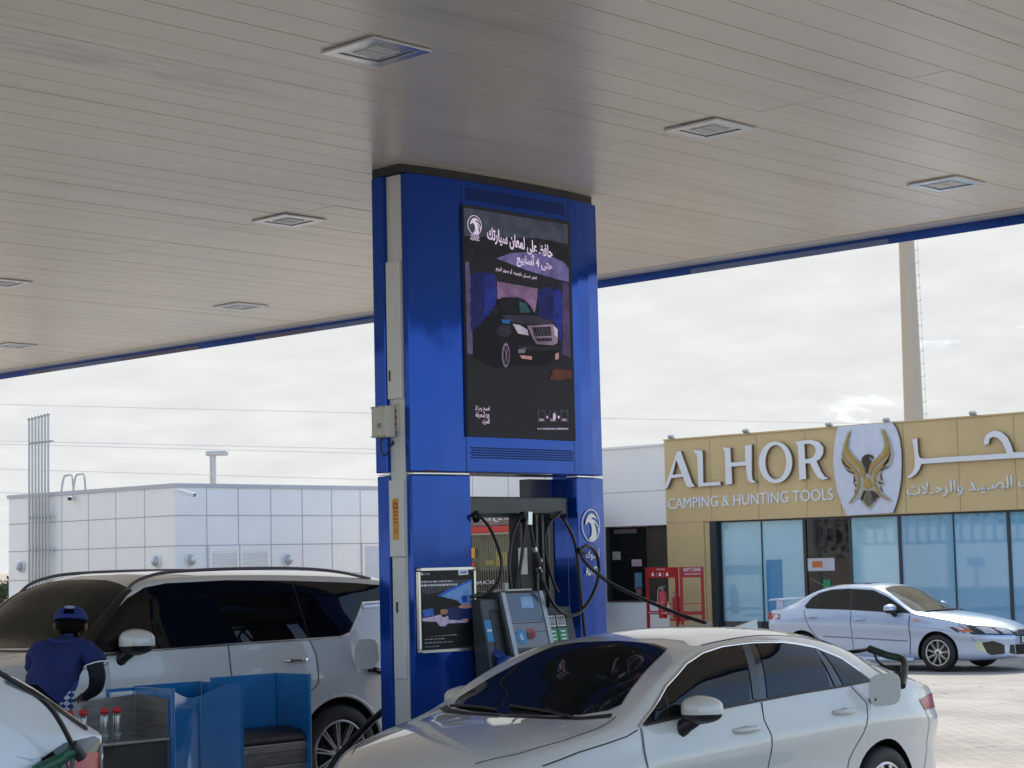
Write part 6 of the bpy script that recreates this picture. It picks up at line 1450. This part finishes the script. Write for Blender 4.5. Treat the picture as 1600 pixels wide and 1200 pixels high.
for pts in ([(335, 840), (300, 930), (320, 950), (350, 850)], [(355, 840), (335, 960), (375, 1005), (372, 845)], [(385, 845), (388, 1010), (425, 980), (405, 845)], [(412, 840), (435, 965), (460, 935), (428, 845)], [(440, 850), (465, 925), (495, 905)]): em('tail', pts, M_brown if pts[0][0] in (335, 412, 440) else mat('olive_emblem', (.16, .15, .08), .5), .02, Y2)
for pts in ([(232, 690), (245, 740), (228, 765)], [(240, 775), (262, 790), (245, 800)], [(245, 840), (258, 850), (243, 870)], [(505, 660), (525, 720), (515, 740)], [(480, 745), (530, 770), (500, 775)], [(505, 800), (530, 850), (520, 855)]): em('notch', pts, M_brown, .02, Y2)
# roof spotlights over the signboard
lab = ['spotlight above the first letter of the gold signboard', 'spotlight above the third letter of the gold signboard', 'spotlight at the left corner of the white emblem plate', 'spotlight above the right side of the emblem plate', 'rightmost spotlight on the gold signboard']
for i, (px, py) in enumerate(((1048, 688), (1165, 679), (1295, 669), (1385, 661), (1520, 650))):
    p = at_y(px, py, YS - .1); t = thing('spotlight', (p.x, YS + .05, ztop + .036), lab[i], 'spotlight', 'spotlights on the shop roof edge')
    MB().bar((p.x, YS + .06, ztop + .036), (p.x, YS - .06, ztop + .07), .02).build('arm', M_galv, t)
    MB().obox((p.x, YS - .09, ztop + .07), (1, 0, 0), (0, .8, -.6), (0, .6, .8), .07, .045, .03).build('lamp_head', M_galv, t, bevel=.01)

# ================================================================== SAFETY STAND
ss = thing('safety_stand', (-25.4, 31.0, .14), 'red hinged metal safety stand with white lettering beside the gold column', 'stand')
gz = .14
A_, B_, C_ = at_z(1014, 1012, gz), at_z(1062, 1014, gz), at_z(1104, 1012, gz)
A_, B_, C_ = Vector((A_.x, 31.75, gz)), Vector((at_y(1062, 1000, 31.35).x, 31.35, gz)), Vector((at_y(1104, 1000, 31.75).x, 31.75, gz))
A_.x = at_y(1013, 1000, 31.75).x
UPZ = Vector((0, 0, 1)); Htop = at_y(1060, 886, 31.5).z - gz
def leaf(P, Q, nm):
    d = (Q - P).normalized(); n = Vector((d.y, -d.x, 0)); ln = (Q - P).length
    mb = MB()
    for q in (P + d * .03, Q - d * .05): mb.obox(q + UPZ * Htop / 2, d, n, UPZ, .03, .025, Htop / 2)
    mb.obox((P + Q) / 2 - d * .01 + UPZ * (Htop - .11), d, n, UPZ, ln / 2 - .072, .022, .11)
    mb.obox((P + Q) / 2 - d * .01 + UPZ * (.40 * Htop), d, n, UPZ, ln / 2 - .072, .022, .035)
    mb.obox((P + Q) / 2 - d * .01 + UPZ * (.52 * Htop), d, n, UPZ, ln / 2 - .072, .012, .008)
    fr = mb.build('frame', M_red, ss); return d, n, ln
d1, n1, l1 = leaf(A_, B_, 'l'); d2, n2, l2 = leaf(B_ + Vector((.05, 0, 0)), C_, 'r')
def stext(body, P, d, n, u0, u1, z, h, bold=.0):
    return writing('stand_lettering', body, M_white, ss, P + d * u0 + n * .0235 + UPZ * z, P + d * u1 + n * .0235 + UPZ * z, h, n, bold=bold)
stext('SAFETY CORNER', B_ + Vector((.05, 0, 0)), d2, n2, .08, l2 - .08, Htop - .095, .075, .004); stext('FIRE EXTINGUISHERS FOR USE', B_ + Vector((.05, 0, 0)), d2, n2, .10, l2 - .09, Htop - .165, .032, .01)
stext('FOR USE IN', A_, d1, n1, l1 * .36, l1 * .62, Htop - .06, .032, .01)
mb = MB()
for u in (.24, .47, .70):
    c = A_ + d1 * (l1 * u) + n1 * .0235 + UPZ * (Htop - .15); mb.prism([c + d1 * a + UPZ * b for a, b in ((-.045, -.035), (.045, -.035), (.045, .01), (.02, .035), (-.025, .04), (-.045, .015))], n1 * .002)
for u in (.36, .58):
    c = A_ + d1 * (l1 * u) + n1 * .0235 + UPZ * (Htop - .15); mb.obox(c, d1, n1, UPZ, .003, .001, .045)
mb.build('pictograms', M_white, ss)
stext('EXTINGUISHER  PAIL', A_, d1, n1, .10, l1 - .12, .40 * Htop - .018, .035, .005)
mb = MB().box(B_.x - .25, B_.x - .02, 31.36, 31.80, gz + .30 * Htop, gz + .33 * Htop); mb.build('tray', M_red, ss)
def ext(px, y, z0, h, label):
    x = at_y(px, 950, y).x; t = thing('fire_extinguisher', (x, y, z0), label, 'extinguisher', 'red extinguishers of the safety stand')
    MB().lathe((x, y, z0), (0, 0, 1), [(0, 0), (.085, 0), (.092, .015), (.092, h * .78), (.07, h * .88), (.03, h * .93), (.028, h * .98), (0, h * .98)], 20).build('cylinder', M_ext, t)
    MB().tube([(x, y, z0 + h * .97), (x, y, z0 + h * 1.04)], .022, 8).bar((x - .10, y, z0 + h * 1.05), (x + .07, y, z0 + h * 1.08), .02).build('valve', M_grey, t)
    MB().tube(spline([(x - .03, y, z0 + h * 1.02), (x - .115, y, z0 + h * .95), (x - .125, y - .02, z0 + h * .6), (x - .115, y - .03, z0 + h * .2)]), .010, 6).build('discharge_hose', mat('hose_pale', (.55, .40, .40), .5), t)
zb_ = at_y(1036, 966, 31.6).z
ext(1036, 31.62, zb_, at_y(1036, 920, 31.6).z - zb_, 'large red extinguisher with pale hose in the left bay of the red stand')
ext(1058, 31.85, zb_, at_y(1058, 928, 31.85).z - zb_, 'red extinguisher half hidden behind the middle post of the red stand')

# ================================================================== WINDOW REFLECTION BUILT AS A SOLID TRUCK, BEHIND THE PUMP OPENING
YT = 29.6
tk = thing('reflected_truck', (-29.8, 31.0, 0), 'red and yellow lorry front built in place of a window reflection, behind the blue pylon opening', 'reflected_truck')
def tx(px, py): return at_y(px, py, YT)
xL, xR = tx(728, 860).x - 1.35, tx(818, 860).x + .25
zr0, zr1 = tx(775, 832).z, tx(775, 824).z
MB().box(xL, xR, YT + .02, YT + 2.2, .55, zr0 - .002).build('cab', mat('truck_grey', (.10, .10, .11), .4, 0, .3), tk, bevel=.03)
MB().box(xL - .02, xR + .02, YT - .25, YT + 2.2, zr0, zr0 + .13).build('sun_visor', M_truckred, tk, bevel=.02)
MB().box(xL, xR, YT - .10, YT + 2.2, zr0 + .132, zr0 + .60).build('roof_fairing', mat('fairing_tan', (.30, .22, .18), .5, 0, 0, .3, 2), tk, bevel=.03)
MB().box(xL + .05, xR - .05, YT - .03, YT + .018, zr0 - .05, zr0 - .003).build('visor_edge', M_plate, tk)
wsz0, wsz1 = tx(775, 891).z, zr0 - .06
MB().box(xL + .08, xR - .10, YT - .004, YT + .018, wsz0, wsz1).build('windscreen', mat('truck_glass', (.20, .23, .13), .08, 0, 0, .6, 1.2), tk)
MB().box(tx(776, 870).x, tx(792, 870).x, YT - .012, YT - .005, tx(784, 884).z, tx(784, 862).z).build('windscreen_card', M_yellow, tk)
MB().box(tx(760, 870).x, tx(772, 870).x, YT - .012, YT - .005, tx(784, 882).z, tx(784, 875).z).build('windscreen_card', M_yellow, tk)
MB().box(xL + .08, xR - .10, YT - .03, YT + .018, .75, wsz0 - .01).build('grille', M_black, tk)
mb = MB(); x = xL + .12
while x < xR - .45: mb.box(x, x + .012, YT - .05, YT - .031, .80, zr0 - .03); x += .072
mb.build('grille_bars', mat('bar_bronze', (.26, .22, .15), .4, .3), tk)
writing('truck_lettering', 'SCANIA', [mat('letter_silver', (.55, .55, .54), .3, .3)], tk, tx(739, 915) + Vector((0, -.075, 0)), tx(777, 912) + Vector((0, -.075, 0)), .085, NF, depth=.015, bold=.02, mirror=True)
writing('roof_lettering', arabic('بالشركة'), [M_white], tk, tx(738, 818) + Vector((0, -.13, 0)), tx(806, 815) + Vector((0, -.13, 0)), .17, NF, depth=.01, bold=.03, mirror=True)
a = tx(735, 876); mb = MB().box(tx(728, 870).x, tx(745, 870).x, YT - .06, YT - .052, tx(740, 872).z, tx(740, 856).z); mb.build('orange_panel', M_orange, tk)
MB().prism([tx(730, 878) + Vector((0, -.055, 0)), tx(748, 878) + Vector((0, -.055, 0)), tx(754, 872) + Vector((0, -.055, 0)), tx(748, 866) + Vector((0, -.055, 0))], (0, .008, 0)).build('brown_arrow', mat('arrow_brown', (.16, .06, .03), .5), tk) if False else None
MB().box(tx(728, 870).x, tx(745, 870).x, YT - .06, YT - .052, tx(740, 896).z, tx(740, 880).z).build('red_panel', M_redprint, tk)
for x in (xL + .45, xR - .45): MB().lathe((x, YT + .9, .5), (0, -1, 0), [(0, 0), (.46, 0), (.5, .03), (.5, .28), (.44, .30), (.24, .26), (0, .26)], 32).build('wheel', M_rubber, tk)
MB().box(xL, xR, YT - .04, YT + .4, .35, .74).build('bumper', mat('truck_grey', (0, 0, 0)), tk, bevel=.03)

# ================================================================== LOW WHITE BUILDING ON THE LEFT
XB_, YB_ = -38.14, 27.68
lb = thing('service_building', (-42, 33, 0), 'low white panel clad service building behind the white suv', 'building')
MB().box(-45.6, XB_, YB_, 46, 0, 3.90).build('wall', M_panel, lb)
mb = MB().box(-45.64, XB_ + .04, YB_ - .04, 46.04, 3.902, 4.0); mb.build('coping', mat('coping_grey', (.50, .51, .53), .5), lb)
mb = MB()
for z in (3.22, 2.49, 1.72, .95): mb.box(-45.6, XB_ + .006, YB_ - .006, YB_ - .0005, z - .011, z + .011).box(XB_ + .0005, XB_ + .006, YB_, 46, z - .011, z + .011)
for x in (-44.25, -43.04, -41.82, -40.61, -39.38): mb.box(x - .009, x + .009, YB_ - .0065, YB_ - .0007, 0, 3.9)
for y in (28.63, 29.60, 30.63, 31.65, 32.64, 33.63, 34.6, 35.6, 36.6, 37.6, 38.6): mb.box(XB_ + .0007, XB_ + .0065, y - .009, y + .009, 0, 3.9)
mb.build('panel_joints', M_joint, lb)
for (y0, y1) in ((28.66, 29.56), (29.60, 30.52)):
    d_ = MB().box(XB_ + .010, XB_ + .045, y0, y1, .05, 2.48).build('louvre_door', M_panel, lb)
    mb = MB().box(XB_ + .046, XB_ + .075, y0, y0 + .07, .05, 2.48).box(XB_ + .046, XB_ + .075, y1 - .07, y1, .05, 2.48).box(XB_ + .046, XB_ + .075, y0 + .07, y1 - .07, 2.36, 2.48); mb.build('door_frame', M_panel, d_)
    mb = MB(); z = .2
    while z < 2.34: mb.obox((XB_ + .062, (y0 + y1) / 2, z), (.75, 0, -.66), (0, 1, 0), (.66, 0, .75), .03, (y1 - y0) / 2 - .072, .004); z += .062
    mb.build('louvres', M_panel, d_)
d_ = MB().box(XB_ + .010, XB_ + .05, 33.72, 34.9, .05, 2.40).build('steel_door', mat('door_bluish', (.60, .64, .72), .4), lb)
mb = MB().box(XB_ + .010, XB_ + .06, 33.64, 33.715, .05, 2.47).box(XB_ + .010, XB_ + .06, 33.715, 34.9, 2.405, 2.47); mb.build('door_frame', M_panel, d_)
labs = ['round bulkhead lamp near the left end of the white building', 'round bulkhead lamp left of the corner on the white building', 'round bulkhead lamp right of the corner beside the louvred doors', 'round bulkhead lamp right of the louvred doors on the white building']
for i, (c, n) in enumerate((((-44.93, YB_, 2.08), (0, -1, 0)), ((-38.84, YB_, 2.13), (0, -1, 0)), ((XB_, 28.10, 2.14), (1, 0, 0)), ((XB_, 31.12, 2.10), (1, 0, 0)))):
    c = Vector(c) + Vector(n) * .012; t = thing('bulkhead_lamp', c, labs[i], 'wall lamp', 'bulkhead lamps of the white building')
    MB().lathe(c, n, [(0, 0), (.155, 0), (.16, .02), (.14, .05), (.13, .05)], 24).build('lamp_base', M_cover, t)
    MB().lathe(c, n, [(.13, .05), (.115, .10), (.08, .14), (.04, .16), (0, .165)], 24).build('lamp_glass', mat('lamp_glass', (.40, .42, .44), .15, .2), t)
    MB().lathe(c + Vector((0, 0, .03)), n, [(.06, .12), (.06, .17), (.045, .18), (0, .18)], 16).build('lamp_hood', M_cover, t)
for i, (c, dr, lbx) in enumerate((((-42.55, YB_ - .05, 3.82), (.8, -.6, -.1), 'small security camera near the pipes on the white building'), ((XB_ + .25, YB_ - .05, 3.80), (.75, .5, -.25), 'security camera at the corner of the white building'))):
    c = Vector(c); dr = Vector(dr).normalized(); t = thing('security_camera', c, lbx, 'security camera', 'security cameras')
    MB().bar(c - Vector((.18, 0, 0)), c, .05).build('bracket', M_cover, t)
    mb = MB().bar(c, c + dr * .40, .12, .10); mb.build('housing', M_cover, t, bevel=.02)
    MB().bar(c + dr * .402, c + dr * .42, .09, .08).build('lens', M_gloss, t)
pl_ = ['leftmost tall grey vent pipe on the white building', 'second vent pipe from the left', 'third vent pipe from the left', 'middle vent pipe of the seven', 'third vent pipe from the right', 'second vent pipe from the right', 'rightmost and tallest vent pipe on the white building']
for i in range(7):
    x = -44.34 + i * .152; zt = 5.93 + .012 * i
    t = thing('vent_pipe', (x, YB_ - .16, 0), pl_[i], 'vent pipe', 'vent pipes on the white building')
    MB().tube([(x, YB_ - .16, 0), (x, YB_ - .16, zt)], .030, 10).build('pipe', M_galv, t)
    MB().lathe((x, YB_ - .16, zt), (0, 0, 1), [(0, 0), (.045, 0), (.045, .05), (.03, .07), (0, .07)], 12).build('vent_cap', M_galv, t)
br = MB()
for z in (5.32, 4.95 - 1.6, 2.5): br.box(-44.42, -43.28, YB_ - .13, YB_ - .08, z - .025, z + .025)
top(br.build('pipe_bracket', M_galv), 'flat steel brackets holding the row of vent pipes', 'bracket')
br = MB()
for x in (-43.10, -42.55): br.tube(spline([(x, YB_ + .02, 3.98), (x + .05, YB_ + .06, 4.35), (x + .08, YB_ + .12, 4.42)], 3) + [(x + .36, YB_ + .12, 4.42), (x + .42, YB_ + .12, 4.0)], .028, 8)
top(br.build('ladder_handrail', M_galv), 'two pale steel ladder handrails standing on the white roof', 'handrail')

# ================================================================== MASTS, CABLES, FAR THINGS
p0, p1 = at_d(1428, 655, 60), at_d(1415, 380, 60)
ms = thing('tall_mast', (p0.x, p0.y, 0), 'tall cream mast with climbing pegs rising behind the shop', 'mast')
rad = lambda z: .30 - (z - 6.05) * .0105
MB().tube([(p0.x, p0.y, z) for z in (0, 6.05, 11.64, 18, 24)], [rad(z) for z in (0, 6.05, 11.64, 18, 24)], 24).build('mast_shaft', M_mast, ms)
vr = Vector((_r[0], _r[1], 0)).normalized(); mb = MB(); z = 3.0
while z < 20:
    a = Vector((p0.x, p0.y, z)) + vr * (rad(z) - .01); b = a + vr * .12; mb.bar(a, b, .018).bar(b, b + Vector((0, 0, .05)), .018); z += .40
mb.tube([Vector((p0.x, p0.y, z)) + vr * (rad(z) + .10) for z in (3, 20)], .006, 5); mb.build('climbing_pegs', M_galv, ms)
q = at_d(333, 755, 60)
lp_ = thing('street_lamp', (q.x, q.y, 0), 'pale street lamp standing behind the white building', 'street lamp')
zt = at_d(333, 710, 60).z
MB().tube([(q.x, q.y, 0), (q.x, q.y, zt)], .10, 12).build('lamp_post', M_galv, lp_)
a = Vector((q.x, q.y, zt)); MB().obox(a + vr * .13 + Vector((0, 0, .03)), vr, Vector((-vr.y, vr.x, 0)), UPZ, .34, .16, .075).build('lamp_head', M_galv, lp_, bevel=.04)
cl = ['topmost faint power cable crossing the sky', 'upper of the two close power cables', 'lower of the two close power cables', 'power cable just above the white roof', 'lowest power cable running into the white building roof line']
for i, (ya, yb) in enumerate(((632, 646), (689, 702), (694, 709), (733, 750), (770, 786))):
    a, b = at_d(0, ya, 95), at_d(592, yb, 95); d_ = b - a
    P = [a + d_ * t + Vector((0, 0, -.0 + .02 * (t - .5) ** 2)) for t in np.linspace(-3, 6, 40)]
    top(MB().tube(P, .011, 5).build('power_cable', M_cable), cl[i], 'cable', 'power cables across the sky')
def bush(name, c, r, h, n, label, cat, seed, group=None):
    rnd = random.Random(seed); t = thing(name, c, label, cat, group); c = Vector(c)
    MB().tube([c, c + Vector((0, 0, h * .6))], [r * .09, r * .04], 8).build('trunk', M_bark, t)
    mb = MB(); blobs = [(c + Vector((rnd.uniform(-.6, .6) * r, rnd.uniform(-.6, .6) * r, h * rnd.uniform(.35, .95))), r * rnd.uniform(.25, .5)) for _ in range(14)]
    for _ in range(n):
        bc, br_ = rnd.choice(blobs); v = Vector((rnd.gauss(0, 1), rnd.gauss(0, 1), rnd.gauss(0, 1))).normalized() * br_ * rnd.uniform(.5, 1.05); p = bc + v
        a = Vector((rnd.gauss(0, 1), rnd.gauss(0, 1), rnd.gauss(0, 1))).normalized() * r * .09; b = a.cross(Vector((rnd.gauss(0, 1), rnd.gauss(0, 1), rnd.gauss(0, 1)))).normalized() * r * .05
        mb.add([p - a, p - b, p + a, p + b], [(0, 1, 2, 3)])
    mb.build('crown', M_leaf, t); return t
bp = at_d(2, 925, 75); bush('shrub', (bp.x, bp.y, 0), 1.1, bp.z + .55, 900, 'small green shrub on the sand beyond the left building', 'shrub', 3)

# ================================================================== ACROSS THE YARD (mirrored in the shop windows)
pg = thing('pergola', (-45, -8, 0), 'steel lattice pergola on the far side of the yard', 'pergola')
mb = MB()
for x in np.arange(-52, -38, .55): mb.box(x - .06, x + .06, -8.1, -8.0, 2.3, 5.4)
for z in (2.3, 3.3, 4.3, 5.4): mb.box(-52, -38.2, -8.16, -8.11, z - .07, z + .07)
mb.build('lattice', M_galv, pg)
for x in (-52, -45, -38.3): MB().box(x - .12, x + .12, -8.4, -8.17, 0, 5.4).build('post', M_galv, pg)
for i, (x, y) in enumerate(((-33.5, -4), (-36.5, -16), (-55, -20))):
    t = thing('yard_lamp', (x, y, 0), ['white lamp post across the yard, nearest the shop', 'white lamp post across the yard, middle one', 'white lamp post across the yard, farthest one'][i], 'street lamp', 'lamp posts across the yard')
    MB().tube([(x, y, 0), (x, y, 6)], .09, 10).build('lamp_post', M_cover, t); MB().box(x - .5, x + .5, y - .15, y + .15, 6.0, 6.12).build('lamp_head', M_cover, t)
ws_ = MB().box(-60, -36, -26, -24, 0, 3.2); top(ws_.build('boundary_store', M_panel), 'long low white store across the yard', 'building')
for i in range(7): bush('tree', (-70 + i * 8.5, -38 - (i % 3) * 4, 0), 3.2 + (i % 2), 7.5 + (i % 3), 700, 'leafy tree in the row beyond the yard', 'tree', 20 + i, 'trees beyond the yard')
